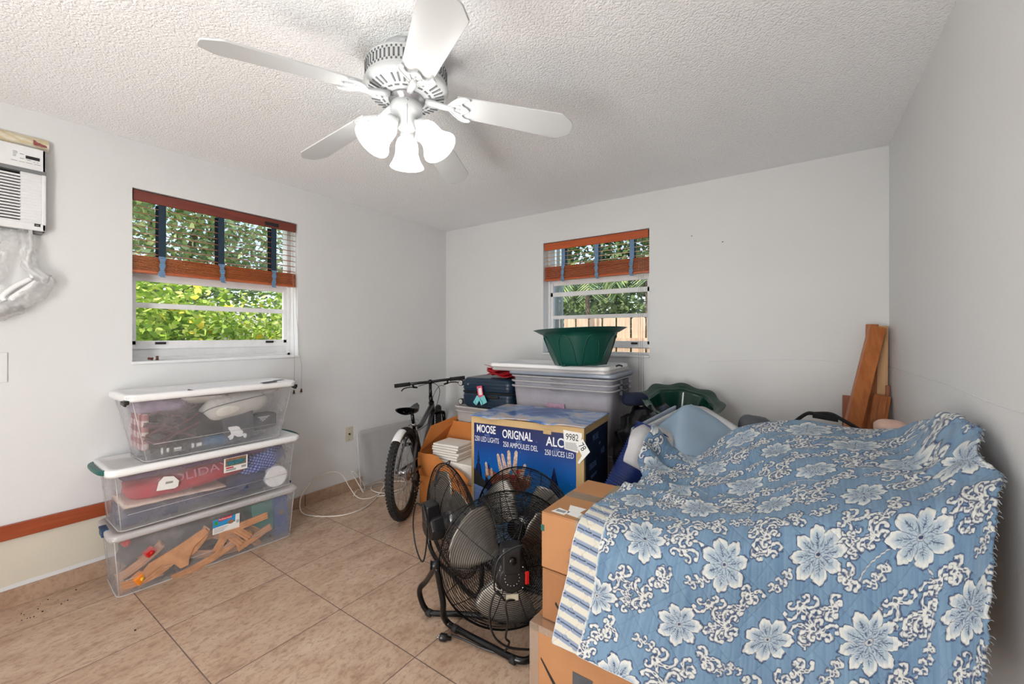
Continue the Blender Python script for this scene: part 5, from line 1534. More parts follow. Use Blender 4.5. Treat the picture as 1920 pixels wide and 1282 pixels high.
# ------------------------------------------------------------------ nested white totes with lids, planter on top
TR_ = math.radians(7)
TC = Vector((-1.38, 2.79, 0))
big_tote('storage_tote', 'clear bottom tote on the floor under the nested white totes', (-1.40, 2.84, 0.0), math.radians(3) + PI / 2, 0.72, 0.40, 0.80, 0.46, 0.52, M['tote_milky'], M['bin_rim'], rims=2)
TL, TWd = 0.80, 0.46
for k in range(3):
    hz = 0.60 + 0.038 * k
    lab = ['lowest of the three nested white totes under the green planter', 'middle of the three nested white totes under the green planter', 'topmost of the three nested white totes under the green planter'][k]
    rt = empty('nested_tote', (-1.428, 2.837, hz - 0.055), math.radians(3) + PI / 2, label=lab, cat='storage tote', group='nested white totes')
    b = MB(); tub(b, 0.70 - 0.012 * k * 0, 0.37, 0.775, 0.44, 0.0 + 0.0, 0.40, 0.05, flange=0.010)
    b.build('tote_body', M['tote_milky'], rt, solid=0.0025)
    b = MB(); b.tube([(x, y, 0.397) for x, y in rrect(0.80, 0.465, 0.05, 5)], 0.0055, 6, closed=True); b.build('tote_rim', M['bin_rim'], rt)
    b = MB(); b.box((0.0, -0.407, 0.375), (0.15, 0.020, 0.030)); b.tube([(-0.07, -0.405, 0.37), (-0.06, -0.425, 0.355), (0.06, -0.425, 0.355), (0.07, -0.405, 0.37)], 0.007, 8)
    b.build('tote_handle', M['handle_grey'], rt, bevel=0.004)
    if k == 0:
        b = MB(); b.box((-0.225, 0.02, 0.24), (0.002, 0.14, 0.10), (0, -0.08, 0)); b.build('paper_label', simple('faded_label', rgb(196, 160, 186), 0.6, var=0.1, vs=40), rt)
    b = MB(); b.tube(catmull([(-0.233, -0.06, 0.385), (-0.240, -0.03, 0.378), (-0.240, 0.03, 0.378), (-0.233, 0.06, 0.385)], 5), 0.003, 6); b.build('grip_slot', M['cord'], rt)
for k, (lx, ly, lz, lr, lm, lab) in enumerate(((-1.43, 2.84, 1.030, 3.5, 'lid_grey', 'grey translucent tote lid directly on the nested totes'), (-1.53, 2.85, 1.052, 4.0, 'bin_rim', 'translucent white tote lid, middle of the lid pile under the planter'), (-1.54, 2.843, 1.078, 4.5, 'bare_white', 'solid white tote lid, top of the pile under the green planter'))):
    rt = empty('tote_lid', (lx, ly, lz), math.radians(lr) + PI / 2, label=lab, cat='lid', group='lids on the nested totes')
    L, W = 0.95 if k else 0.83, 0.52 if k else 0.49
    prof = [(L - 0.006, W - 0.006, 0.0), (L, W, 0.008), (L, W, 0.022), (L - 0.012, W - 0.012, 0.028), (L - 0.07, W - 0.07, 0.028), (L - 0.085, W - 0.085, 0.014), (L * 0.5, W * 0.3, 0.014)]
    rings = [[(x, y, z) for x, y in rrect(l, w, 0.045, 5)] for l, w, z in prof]
    m = len(rings[0]); b = MB()
    b.add([p for rg_ in rings for p in rg_], [(i * m + q, i * m + (q + 1) % m, (i + 1) * m + (q + 1) % m, (i + 1) * m + q) for i in range(len(rings) - 1) for q in range(m)] + [tuple((len(rings) - 1) * m + q for q in range(m))], 0, True)
    b.build('lid_panel', M[lm], rt, solid=0.003)
    if k == 2:
        b = MB(); b.box((0.0, -0.435, 0.010), (0.13, 0.016, 0.018)); b.build('lid_latch', M['bare_white'], rt, bevel=0.004)

def planter(name, label, loc, rot, r_top, r_bot, h, mat, seg=96, wavy=0.0, flip=1):
    root = empty(name, loc, 0, label=label, cat='planter'); root.rotation_euler = rot
    lob = 8
    def fr(a, r, z):
        t_ = z / h
        k = 1 - wavy * 0.5 * (1 - math.cos(lob * a)) * t_
        flute = 1 + 0.018 * math.cos(lob * a) * (1 - t_) * (1 if t_ < 0.85 else 0)
        return r * k * flute, z + (wavy * 0.35 * r_top * math.cos(lob * a) if t_ > 0.97 else 0)
    prof = [(0.001, 0.006), (r_bot * 0.6, 0.006), (r_bot * 0.95, 0.0), (r_bot, 0.004)]
    for k in range(1, 9):
        t_ = k / 8; prof.append((r_bot + (r_top * 0.80 - r_bot) * t_ ** 0.9, h * 0.88 * t_))
    prof += [(r_top * 0.83, h * 0.885), (r_top * 0.97, h * 0.985), (r_top, h), (r_top * 0.99, h * 1.0), (r_top * 0.84, h * 0.93), (r_top * 0.78, h * 0.90)]
    for k in range(8, -1, -1):
        t_ = k / 8; prof.append((r_bot * 0.96 + (r_top * 0.78 - r_bot) * t_ ** 0.9, 0.014 + h * 0.86 * t_))
    prof += [(r_bot * 0.5, 0.022), (r_bot * 0.45, 0.034), (0.001, 0.034)]
    b = MB(); b.lathe(prof, None, seg, fr=fr); b.build('pot_body', mat, root)
    # arched raised ribs on the outside
    b = MB()
    for k in range(8):
        a0 = 2 * PI * (k + 0.5) / 8
        pts = []
        for q in range(15):
            s_ = q / 14; ang = (s_ - 0.5) * 2
            t_ = 0.80 * (1 - abs(ang) ** 3.0)
            rr = (r_bot + (r_top * 0.80 - r_bot) * max(t_ / 0.88, 0.0001) ** 0.9) * 1.004
            aa = a0 + ang * 0.30
            pts.append((rr * math.cos(aa) * (1 + 0.012), rr * math.sin(aa) * (1 + 0.012), h * t_ + 0.004))
        b.tube(pts, 0.004, 6)
    b.build('raised_arch', mat, root)
    if wavy:
        b = MB()
        for k in range(6):
            a = 2 * PI * k / 6
            b.tube([(0.03 * math.cos(a), 0.03 * math.sin(a), 0.036), (r_bot * 0.85 * math.cos(a), r_bot * 0.85 * math.sin(a), 0.032)], [0.016, 0.010], 8)
        b.ball((0, 0, 0.036), (0.035, 0.035, 0.012), seg=16, rings=8); b.build('drain_ridge', mat, root)
    else:
        b = MB()
        for k in range(5):
            a = 2 * PI * k / 5 + 0.3
            b.box((r_bot * 0.9 * math.cos(a), r_bot * 0.9 * math.sin(a), 0.004), (0.05, 0.03, 0.012), (0, 0, a))
        b.build('pot_foot', mat, root)
    return root
planter('planter', 'dark green plastic planter standing on the white tote lids', (-1.262, 2.66, 1.112), (math.radians(-1.8), math.radians(-2.2), 0.4), 0.325, 0.172, 0.250, M['green_pot'])
planter('planter', 'glossy green planter tipped toward the room behind the blue plastic sheets', (-0.674, 2.935, 0.705), (math.radians(18), math.radians(5), 0.2), 0.265, 0.12, 0.20, M['green_pot_gloss'], wavy=0.07)
b = MB(); b.tube(catmull([(0, 0, 0), (0.02, 0.005, 0.008), (0.045, 0.0, 0.004)], 4), 0.006, 6)
tag(b.build('clip', M['ink'], loc=(-1.045, 2.76, 1.106)), 'small black clip on the white lid beside the planter', 'clip')

# ------------------------------------------------------------------ moose light carton
def sky_print():
    t = NT('print_night_blue')
    co = t.objco(); sp = t.new('ShaderNodeSeparateXYZ'); t.link(co, sp.inputs[0])
    z = t.math('ADD', sp.outputs[2], t.math('MULTIPLY', t.noise(5, 3, 0.5, co), 0.03))
    zz = t.math('DIVIDE', z, 0.8)
    a = t.ramp(zz, [(0.12, rgb(150, 190, 226)), (0.40, rgb(12, 130, 205)), (0.68, rgb(10, 98, 182)), (0.86, rgb(18, 46, 112)), (0.98, rgb(20, 34, 84))])
    v = t.new('ShaderNodeTexVoronoi'); v.inputs['Scale'].default_value = 28; t.link(co, v.inputs['Vector'])
    st_ = t.math('LESS_THAN', v.outputs['Distance'], 0.055)
    t.base(t.mix(t.math('MULTIPLY', st_, 0.6), a, rgb(200, 225, 245))); t.rm(0.35); return t.m
M['night_print'] = sky_print()
M['print_dark'] = simple('print_dark', rgb(16, 38, 74), 0.35, var=0.25, vs=60)
def top_print():
    t = NT('print_lid'); co = t.objco()
    n = t.noise(3.5, 6, 0.65, co, 1.0)
    t.base(t.ramp(n, [(0.30, rgb(28, 60, 120)), (0.45, rgb(70, 112, 176)), (0.54, rgb(164, 180, 204)), (0.60, rgb(206, 184, 168)), (0.68, rgb(120, 150, 196))])); t.rm(0.3); return t.m
M['lid_print'] = top_print()
M['antler'] = simple('antler', rgb(216, 186, 166), 0.4, var=0.3, vs=60)
M['antler_dark'] = simple('antler_dark', rgb(150, 84, 62), 0.4, var=0.35, vs=70)
M['pine_print'] = simple('pine_print', rgb(14, 40, 92), 0.4, var=0.2, vs=60)
M['snow_print'] = simple('snow_print', rgb(108, 140, 196), 0.4, var=0.2, vs=20)
BWd, BDp, BHt = 0.735, 0.47, 0.818
MR = math.radians(6.0)
mo = empty('carton', (-1.690, 1.985, 0.0), MR, label='blue printed moose light carton with MOOSE ORIGNAL ALCE lettering', cat='box')
# local: x right along the front, y into the room, z up
b = MB(); b.bb((0, 0, 0), (BWd, BDp, BHt)); b.build('carton_body', M['card_pale'], mo, bevel=0.003)
b = MB(); b.bb((0.022, -0.0012, 0.02), (BWd - 0.045, -0.0002, BHt - 0.040)); pf = b.build('front_print', M['night_print'], mo)
b = MB(); b.bb((BWd + 0.0002, 0.025, 0.02), (BWd + 0.0012, BDp - 0.02, BHt - 0.040)); ps = b.build('side_print', M['print_dark'], mo)
b = MB()
def lidf(u, v):
    x = -0.006 + (BWd + 0.012) * u; y = -0.010 + (BDp + 0.014) * v
    e = 0.0
    z = BHt + 0.004 + 0.006 * math.sin(u * 3) * (1 - v) - (0.010 * math.exp(-((u - 0.22) / 0.1) ** 2) + 0.008 * math.exp(-((u - 0.70) / 0.08) ** 2)) * (1 - v) ** 8
    y -= (0.012 * math.exp(-((u - 0.22) / 0.09) ** 2) + 0.012 * math.exp(-((u - 0.70) / 0.09) ** 2)) * (1 - v) ** 4 + 0.004 * noise.noise(Vector((u * 30, 0, 0))) * (1 - v) ** 6
    return Vector((x, y, z))
b.grid(lidf, 60, 20); b.build('lid_flap', M['lid_print'], mo, solid=0.004)
b = MB(); b.bb((0.495, -0.006, BHt - 0.056), (0.545, -0.001, BHt - 0.030)); b.build('tuck_tab', M['card_pale'], mo, bevel=0.002)
F0 = lambda x, z, d=-0.0014: frame((x, d, z), (1, 0, 0), (0, 0, 1))
ZT = BHt
for (s_, x, z, sz_, wx) in (('MOOSE', 0.110, ZT - 0.075, 0.066, 0.62), ('ORIGNAL', 0.325, ZT - 0.088, 0.070, 0.66), ('ALCE', 0.580, ZT - 0.098, 0.072, 0.80),
                       ('with', 0.118, ZT - 0.108, 0.030, 0.75), ('avec', 0.337, ZT - 0.121, 0.030, 0.75), ('con', 0.575, ZT - 0.135, 0.030, 0.75),
                       ('250 LED LIGHTS', 0.115, ZT - 0.137, 0.044, 0.56), ('250 AMPOULES DEL', 0.345, ZT - 0.149, 0.044, 0.60), ('250 LUCES LED', 0.590, ZT - 0.160, 0.044, 0.60)):
    sz2 = sz_
    text('carton_lettering', s_, sz2, M['white_ink'] if sz_ > 0.04 else M['snow_print'], pf, F0(x, z), 0.0002, wx, offset=0.0012 if sz_ > 0.06 else 0.0)
# antlers of the moose
def poly(par, name, pts, mat, d=-0.0016, th=-0.0006):
    b = MB(); b.prism([(x, d, z) for x, z in pts], (0, th, 0)); return b.build(name, mat, par)
def finger(x0, z0, x1, z1, w0, w1):
    dx, dz = x1 - x0, z1 - z0; L = math.hypot(dx, dz); nx, nz = -dz / L, dx / L
    return [(x0 - nx * w0, z0 - nz * w0), (x0 + nx * w0, z0 + nz * w0), (x1 + nx * w1, z1 + nz * w1), (x1 + dx / L * w1, z1 + dz / L * w1), (x1 - nx * w1, z1 - nz * w1)][::-1]
AX, AZ = 0.30, 0.46
poly(pf, 'antler_print', [(x, z - 0.035) for x, z in ((0.10, 0.50), (0.12, 0.545), (0.17, 0.53), (0.21, 0.515), (0.25, 0.55), (0.30, 0.56), (0.36, 0.54), (0.40, 0.53), (0.42, 0.54), (0.41, 0.48), (0.33, 0.42), (0.24, 0.42), (0.16, 0.45))], M['antler_dark'], -0.0015)
for (x0, z0, x1, z1, w0, w1) in ((0.225, 0.52, 0.195, 0.635, 0.016, 0.009), (0.255, 0.53, 0.225, 0.640, 0.014, 0.009), (0.275, 0.54, 0.270, 0.665, 0.015, 0.010), (0.305, 0.53, 0.320, 0.670, 0.016, 0.010), (0.350, 0.52, 0.378, 0.600, 0.012, 0.009), (0.12, 0.50, 0.110, 0.575, 0.010, 0.007), (0.15, 0.50, 0.150, 0.545, 0.010, 0.006), (0.39, 0.51, 0.405, 0.55, 0.010, 0.006)):
    poly(pf, 'antler_print', finger(x0, z0 - 0.035, x1, z1 - 0.035, w0, w1), M['antler'])
for (x, z, c_) in ((0.330, 0.555, 'label_red'), (0.345, 0.565, 'toy_orange'), (0.285, 0.545, 'label_blue'), (0.135, 0.49, 'label_blue'), (0.30, 0.52, 'label_red')):
    poly(pf, 'light_print', [(x + 0.011 * math.cos(a * PI / 4), z - 0.035 + 0.013 * math.sin(a * PI / 4)) for a in range(8)], M[c_], -0.0023, -0.0003)
def pine(cx_, zb, h_, w_):
    pts = [(cx_ - 0.008, zb)]; n_ = 8
    for k in range(n_):
        z = zb + h_ * (k + 0.3) / n_; w = w_ * (1 - k / n_) ; pts += [(cx_ - w, z), (cx_ - w * 0.45, z + h_ / n_ * 0.55)]
    pts += [(cx_, zb + h_)]
    return pts + [(2 * cx_ - x, z) for x, z in pts[::-1][1:]]
def concave(par, name, pts, mat, d=-0.0016):
    me = bpy.data.meshes.new(name); bm_ = bmesh.new()
    vs = [bm_.verts.new((x, d, z)) for x, z in pts]; f = bm_.faces.new(vs); bmesh.ops.triangulate(bm_, faces=[f]); bm_.to_mesh(me); bm_.free()
    me.materials.append(mat); o = bpy.data.objects.new(name, me); COL.objects.link(o); o.parent = par; return o
concave(pf, 'pine_print', pine(0.560, 0.30, 0.28, 0.065), M['pine_print']); concave(pf, 'pine_print', pine(0.130, 0.34, 0.20, 0.050), M['pine_print']); concave(pf, 'pine_print', pine(0.055, 0.42, 0.19, 0.030), M['pine_print'])
poly(pf, 'roof_print', [(0.022, 0.34), (0.022, 0.50), (0.11, 0.42), (0.13, 0.38)], M['ink'], -0.0018)
poly(pf, 'roof_print', [(0.022, 0.30), (0.022, 0.40), (0.12, 0.38), (0.20, 0.30)], M['snow_print'], -0.0020)
# lettering on the right side
F1 = lambda y, z: frame((BWd + 0.0014, y, z), (0, 1, 0), (0, 0, 1))
for (s_, y, z, sz_) in (('MOOSE', 0.20, ZT - 0.088, 0.052), ('with', 0.28, ZT - 0.14, 0.03), ('ORIGNAL', 0.15, ZT - 0.24, 0.052), ('ALCE', 0.34, ZT - 0.20, 0.05), ('250 LED LIGHTS', 0.17, ZT - 0.30, 0.026)):
    text('side_lettering', s_, sz_, M['snow_print'], ps, F1(y, z), 0.0002, 0.62)
# torn price stickers on the corner
F4 = F0(BWd - 0.072, ZT - 0.075, -0.003)
b = MB(); b.prism([F4 @ Vector(p) for p in ((-0.047, 0.055, 0), (0.060, 0.048, 0), (0.062, 0.03, 0), (0.045, -0.02, 0), (0.040, -0.062, 0), (-0.040, -0.050, 0))], F4.to_3x3() @ Vector((0, 0, 0.001)))
st = b.build('price_sticker', M['label_white'], mo)
text('sticker_number', '9982', 0.052, M['ink'], st, F4 @ Matrix.Translation((0.005, 0.018, 0.0014)), 0.0002, 0.72)
b = MB()
for k in range(16): b.prism([F4 @ Vector(p) for p in ((-0.034 + k * 0.0045, -0.046 - k * 0.0004, 0.0012), (-0.0322 + k * 0.0045, -0.046 - k * 0.0004, 0.0012), (-0.0322 + k * 0.0045, -0.010, 0.0012), (-0.034 + k * 0.0045, -0.010, 0.0012))], F4.to_3x3() @ Vector((0, 0, 0.0002)))
b.build('barcode', M['grey_ink'], st)
F5 = frame((BWd - 0.008, -0.008, ZT - 0.100), (0.55, -0.12, -0.62), (0.62, 0.0, 0.55))
b = MB(); b.prism([F5 @ Vector(p) for p in ((-0.040, -0.020, 0), (0.035, -0.030, 0), (0.045, 0.022, 0), (-0.030, 0.030, 0))], F5.to_3x3() @ Vector((0, 0, 0.001)))
b.prism([F5 @ Vector(p) for p in ((0.035, -0.030, 0), (0.050, -0.075, 0), (0.060, -0.070, 0), (0.045, 0.022, 0))], F5.to_3x3() @ Vector((0, 0, 0.001)))
st = b.build('price_sticker', M['label_white'], mo)
text('sticker_number', '78', 0.050, M['ink'], st, F5 @ Matrix.Translation((0.0, 0.0, 0.0014)), 0.0002, 0.8)

# ------------------------------------------------------------------ open kraft carton of white trays
kc = empty('open_carton', (-2.445, 2.255, 0.0), math.radians(4), label='open orange brown carton of white foam trays beside the bicycle', cat='box')
b = MB(); w_, d_, h_ = 0.52, 0.28, 0.415
th = 0.005
b.bb((0, 0, 0), (w_, th, 0.235)); b.bb((0, d_ - th, 0), (w_, d_, h_)); b.bb((0, 0, 0), (th, d_, h_)); b.bb((w_ - th, 0, 0), (w_, d_, h_)); b.bb((0, 0, 0), (w_, d_, th))
b.build('carton_body', M['card_orange'], kc)
b = MB()
def bulge(u, v):
    x = w_ * u; z = 0.235 + (0.415 - 0.235 - 0.17 * max(0, u - 0.25) ** 1.2) * v
    y = -0.006 - 0.055 * math.sin(v * PI * 0.8) * (0.3 + 0.7 * u) - 0.015 * math.sin(u * 14) * v
    return Vector((x, y, z))
b.grid(bulge, 30, 20); b.build('front_flap', M['card_orange'], kc, solid=0.005)
b = MB(); b.prism([(0.0, 0.0, h_), (0.0, d_, h_), (0.13, d_ + 0.12, h_ + 0.25), (0.05, 0.07, h_ + 0.19)], (0.006, 0, 0)); b.build('side_flap', M['card_orange'], kc)
b = MB(); b.prism([(0.0, d_, h_), (w_, d_, h_), (w_, d_ + 0.004, h_ + 0.20), (0.06, d_ + 0.004, h_ + 0.20)], (0, 0.005, 0)); b.build('back_flap', M['card_orange'], kc)
ca, sa = math.cos(math.radians(4)), math.sin(math.radians(4))
def K(x, y, z): return (-2.445 + ca * x - sa * y, 2.255 + sa * x + ca * y, z)
b = MB(); b.box((0, 0, 0), (0.46, 0.24, 0.36)); o = b.build('paper_block', M['styro'], loc=K(0.275, 0.14, 0.19), bevel=0.01); o.rotation_euler = (0, 0, math.radians(4)); tag(o, 'white wrapped block filling the open orange carton', 'block')
for k in range(6):
    b = MB(); b.box((0, 0, 0), (0.25 - 0.01 * (k % 2), 0.20, 0.018)); o = b.build('foam_tray', M['styro'], loc=K(0.215 + 0.006 * (k % 3), 0.13, 0.382 + 0.0195 * k), bevel=0.006); o.rotation_euler = (0, 0, math.radians(4 + (k % 3)))
    tag(o, ['lowest', 'second lowest', 'third lowest', 'third highest', 'second highest', 'topmost'][k] + ' white foam tray of the pile in the orange carton', 'foam tray', 'foam trays in the open carton')

# ------------------------------------------------------------------ floor fans
FR = 0.298
def floor_fan(name, label, loc, rot, detail=True):
    """axis: +z of the head points out of the front; the motor sits at -z"""
    head = empty(name, loc, label=label, cat='fan')
    head.rotation_euler = rot
    def cage(nm, sgn, dep, flat, nr):
        b = MB()
        def prof(t):   # t 0 centre .. 1 rim
            r = FR * t
            z = sgn * dep * (1 - t ** 3.2)
            return r, z
        for k in range(nr):
            t = 0.24 + 0.76 * k / (nr - 1)
            r, z = prof(t)
            b.tube([(r * math.cos(a), r * math.sin(a), z) for a in [2 * PI * q / 72 for q in range(72)]], 0.0042 if k == nr - 1 else 0.0014, 5, closed=True)
        for k in range(10):
            a = 2 * PI * k / 10 + (0.2 if sgn > 0 else 0)
            pts = []
            for q in range(9):
                t = 0.12 + 0.88 * q / 8
                r, z = prof(t); pts.append((r * math.cos(a), r * math.sin(a), z - sgn * 0.002))
            b.tube(pts, 0.0022, 5)
        if sgn > 0:
            b.lathe([(0.001, dep + 0.006), (0.05, dep + 0.004), (0.052, dep - 0.004)], None, 32)
        b.build(nm, M['black_metal'], head)
    cage('front_grille', 1, 0.075, 0, 26)
    cage('rear_grille', -1, 0.080, 0, 26)
    for k in range(3):
        a0 = 2 * PI * k / 3 + 0.6
        b = MB()
        def bl(u, v, a0=a0):
            r = 0.045 + (FR * 0.90 - 0.045) * u
            wdt = 0.25 + 0.75 * math.sin(min(1.0, u * 1.15 + 0.1) * PI * 0.62)
            if u > 0.9: wdt *= 1 - (u - 0.9) * 4.5
            a = a0 + (v - 0.5) * 1.25 * wdt
            return Vector((r * math.cos(a), r * math.sin(a), (v - 0.5) * 0.075 * wdt + 0.0))
        b.grid(bl, 18, 12)
        b.build('fan_blade', M['blade_metal'], head, solid=0.0015)
    b = MB(); b.lathe([(0.001, 0.03), (0.04, 0.028), (0.048, 0.0), (0.048, -0.03), (0.001, -0.03)], None, 32); b.build('blade_hub', M['steel'], head)
    b = MB(); b.lathe([(0.001, -0.150), (0.052, -0.150), (0.068, -0.142), (0.078, -0.120), (0.080, -0.075), (0.040, -0.05), (0.001, -0.05)], None, 8)
    b.lathe([(0.0, -0.153), (0.048, -0.152), (0.050, -0.149), (0.046, -0.149)], None, 40)
    mh = b.build('motor_housing', M['black_plastic'], head, bevel=0.006)
    return head, mh
def euler_from_z(zdir, xup):
    z = Vector(zdir).normalized(); y = Vector(xup); y = (y - z * z.dot(y)).normalized(); x = y.cross(z)
    return Matrix((x, y, z)).transposed().to_euler()
# nearest fan, rear toward the room
fc = Vector((-1.060, 1.492, 0.330))
zf = Vector((-0.67, 0.735, -0.05)).normalized()
ff, mh = floor_fan('floor_fan', 'black floor fan nearest the camera, motor back facing out, beside the cardboard boxes', fc, euler_from_z(zf, (0, 0, 1)))
# control box above the motor on its back: local y up, -z out
b = MB(); b.box((0.0, 0.062, -0.118), (0.092, 0.120, 0.075), taper=0.93); cb_ = b.build('control_box', M['black_plastic'], ff, bevel=0.014, seg=3)
b = MB(); b.lathe([(0.001, -0.014), (0.012, -0.014), (0.015, -0.010), (0.016, 0)], Matrix.Translation((0, 0.070, -0.156)), 24); b.build('speed_knob', M['black_metal'], cb_)
b = MB(); b.box((-0.062, -0.006, -0.146), (0.016, 0.050, 0.008), (0, 0.3, 0)); b.build('warning_strip', M['red_plastic'], mh, bevel=0.002)
b = MB(); b.box((0.0, -0.078, -0.1475), (0.050, 0.026, 0.004), (-0.15, 0, 0)); b.build('rating_label', simple('label_pale', rgb(190, 182, 160), 0.5, var=0.05), mh)
b = MB()
for k in range(14):
    a = 2 * PI * k / 14; b.ball((0.030 * math.cos(a), 0.030 * math.sin(a), -0.153), 0.0025, seg=6, rings=4)
for a in (0.6, 2.4, 3.9, 5.5): b.ball((0.060 * math.cos(a), 0.060 * math.sin(a), -0.150), 0.0035, seg=8, rings=5)
b.build('housing_screws', M['steel'], mh)
# stand in world space, parented keeping its place
def world_part(bm_, name, mat, par):
    o = bm_.build(name, mat, None)
    o.parent = par
    o.matrix_parent_inverse = (Matrix.Translation(par.location) @ par.rotation_euler.to_matrix().to_4x4()).inverted()
    return o
side = zf.cross(Vector((0, 0, 1))).normalized()      # toward the camera's right
if side.dot(Vector((0.82, 0.57, 0))) < 0: side = -side
pivL = fc - side * (FR + 0.012); pivR = fc + side * (FR + 0.012)
b = MB()
A = [pivL, Vector((-1.281, 1.314, 0.165)), Vector((-1.294, 1.330, 0.093)), Vector((-1.297, 1.364, 0.030)), Vector((-1.198, 1.359, 0.030)), Vector((-1.062, 1.372, 0.020)), Vector((-0.943, 1.376, 0.020)), Vector((-0.896, 1.401, 0.020)), Vector((-0.888, 1.453, 0.023)), Vector((-0.845, 1.50, 0.03)), Vector((-0.835, 1.62, 0.06)), pivR + Vector((0, 0, -0.16)), pivR]
b.tube(catmull(A, 6), 0.0135, 12)
world_part(b, 'stand_front', M['black_metal'], ff)
b = MB()
Bp = [pivL, Vector((-1.405, 1.337, 0.198)), Vector((-1.452, 1.341, 0.145)), Vector((-1.459, 1.348, 0.099)), Vector((-1.445, 1.365, 0.041)), Vector((-1.410, 1.382, 0.022)), Vector((-1.288, 1.461, 0.020)), Vector((-1.130, 1.540, 0.020)), Vector((-1.013, 1.598, 0.022)), Vector((-0.93, 1.70, 0.03)), Vector((-0.87, 1.745, 0.08)), pivR + Vector((0.01, 0.02, -0.02))]
b.tube(catmull(Bp, 6), 0.0125, 12)
world_part(b, 'stand_rear', M['black_metal'], ff)
for pv in (pivL, pivR):
    s_ = -1 if pv is pivL else 1
    b = MB(); b.tube([pv - side * s_ * 0.012, pv + side * s_ * 0.022], 0.017, 16); b.tube([pv + side * s_ * 0.022, pv + side * s_ * 0.026], 0.021, 16); world_part(b, 'pivot_knob', M['black_plastic'], ff)
for p in ((-1.249, 1.360, 0.023), (-0.948, 1.372, 0.013), (-1.425, 1.372, 0.020), (-1.127, 1.536, 0.011)):
    b = MB(); b.tube([Vector(p) + Vector((-0.012, 0, 0.004)), Vector(p) + Vector((0.012, 0, 0.004))], 0.0165, 10); world_part(b, 'rubber_foot', M['rubber'], ff)
b = MB()
bk = fc - zf * 0.165
dn = Vector((0, 0, -1))
cab = [fc - zf * 0.150 + Vector((0, 0, -0.075)), bk + side * -0.045 + dn * 0.17, bk + side * -0.050 + dn * 0.235, bk + side * 0.005 + dn * 0.305, Vector((-0.90, 1.300, 0.045)), Vector((-0.86, 1.27, 0.012)), Vector((-0.93, 1.20, 0.008)), Vector((-1.02, 1.175, 0.008)), Vector((-1.12, 1.195, 0.010)), Vector((-1.22, 1.235, 0.010))]
cab = [fc - zf * 0.150 - side * 0.03 + dn * 0.09, Vector((-1.000, 1.327, 0.293)), Vector((-1.021, 1.312, 0.207)), Vector((-1.003, 1.313, 0.129)), Vector((-0.965, 1.351, 0.075)), Vector((-0.914, 1.410, 0.049)), Vector((-0.889, 1.464, 0.029))]
b.tube(catmull(cab, 8), 0.0045, 8)
b.tube(catmull([fc - zf * 0.150 + side * 0.01 + dn * 0.09, Vector((-0.968, 1.348, 0.250)), Vector((-0.961, 1.353, 0.175)), Vector((-0.971, 1.353, 0.108)), Vector((-0.968, 1.373, 0.075)), Vector((-1.006, 1.371, 0.019)), Vector((-1.088, 1.351, 0.016)), Vector((-1.175, 1.333, 0.026)), Vector((-1.237, 1.320, 0.028))], 8), 0.0045, 8)
b.tube(catmull([fc - zf * 0.158 + side * 0.06 + Vector((0, 0, 0.11)), bk + side * 0.03 + Vector((0, 0, 0.135)), bk - side * 0.055 + Vector((0, 0, 0.09)), bk - side * 0.075 + Vector((0, 0, -0.02)), fc - zf * 0.150 - side * 0.05 + dn * 0.07], 8), 0.004, 8)
world_part(b, 'power_cord', M['black_plastic'], ff)
pg = (Vector((-1.289, 1.296, 0.012)) - Vector((-1.237, 1.320, 0.010))).normalized()
b = MB(); e = Vector((-1.237, 1.320, 0.012)); b.tube([e, e + pg * 0.018, e + pg * 0.022, e + pg * 0.045, e + pg * 0.05], [0.007, 0.010, 0.0155, 0.0165, 0.015], 10)
pl_o = world_part(b, 'plug', M['black_plastic'], ff)
b = MB()
for s_ in (-1, 1): b.tube([e + pg * 0.05 + Vector((pg.y, -pg.x, 0)) * 0.006 * s_, e + pg * 0.066 + Vector((pg.y, -pg.x, 0)) * 0.006 * s_], 0.002, 6)
world_part(b, 'plug_prong', M['steel'], ff)
# second fan behind it, facing the room
f2, _ = floor_fan('floor_fan', 'black floor fan between the nearest fan and the moose carton, front grille facing out', Vector((-1.205, 1.835, 0.315)), euler_from_z(Vector((0.08, -1, 0.12)), (0, 0, 1)))
b = MB(); b.tube(catmull([Vector((-1.505, 1.84, 0.31)), Vector((-1.50, 1.84, 0.10)), Vector((-1.44, 1.84, 0.02)), Vector((-1.2, 1.80, 0.016)), Vector((-0.97, 1.84, 0.02)), Vector((-0.91, 1.85, 0.10)), Vector((-0.905, 1.84, 0.31))], 8), 0.0125, 10); world_part(b, 'stand_front', M['black_metal'], f2)
# third fan at the left, seen nearly edge on
c3_ = Vector((-1.562, 1.672, 0.318)); z3 = Vector((0.34, 0.93, 0.06)).normalized()
f3, mh3 = floor_fan('floor_fan', 'black floor fan at the left end, turned nearly edge on beside the orange carton', c3_, euler_from_z(z3, (0, 0, 1)))
b = MB(); b.box((0.0, 0.075, -0.120), (0.085, 0.110, 0.075), taper=0.93); b.build('control_box', M['black_plastic'], f3, bevel=0.012)
b = MB(); s3 = z3.cross(Vector((0, 0, 1))).normalized()
if s3.x < 0: s3 = -s3
b.tube(catmull([c3_ - s3 * (FR + 0.01), c3_ - s3 * (FR + 0.012) + Vector((0, 0, -0.22)), c3_ - s3 * 0.22 + Vector((0, 0, -0.302)), c3_ + Vector((0, 0, -0.304)), c3_ + s3 * 0.22 + Vector((0, 0, -0.302)), c3_ + s3 * (FR + 0.012) + Vector((0, 0, -0.22)), c3_ + s3 * (FR + 0.01)], 8), 0.0125, 10)
world_part(b, 'stand_front', M['black_metal'], f3)
b = MB(); bk3 = c3_ - z3 * 0.17
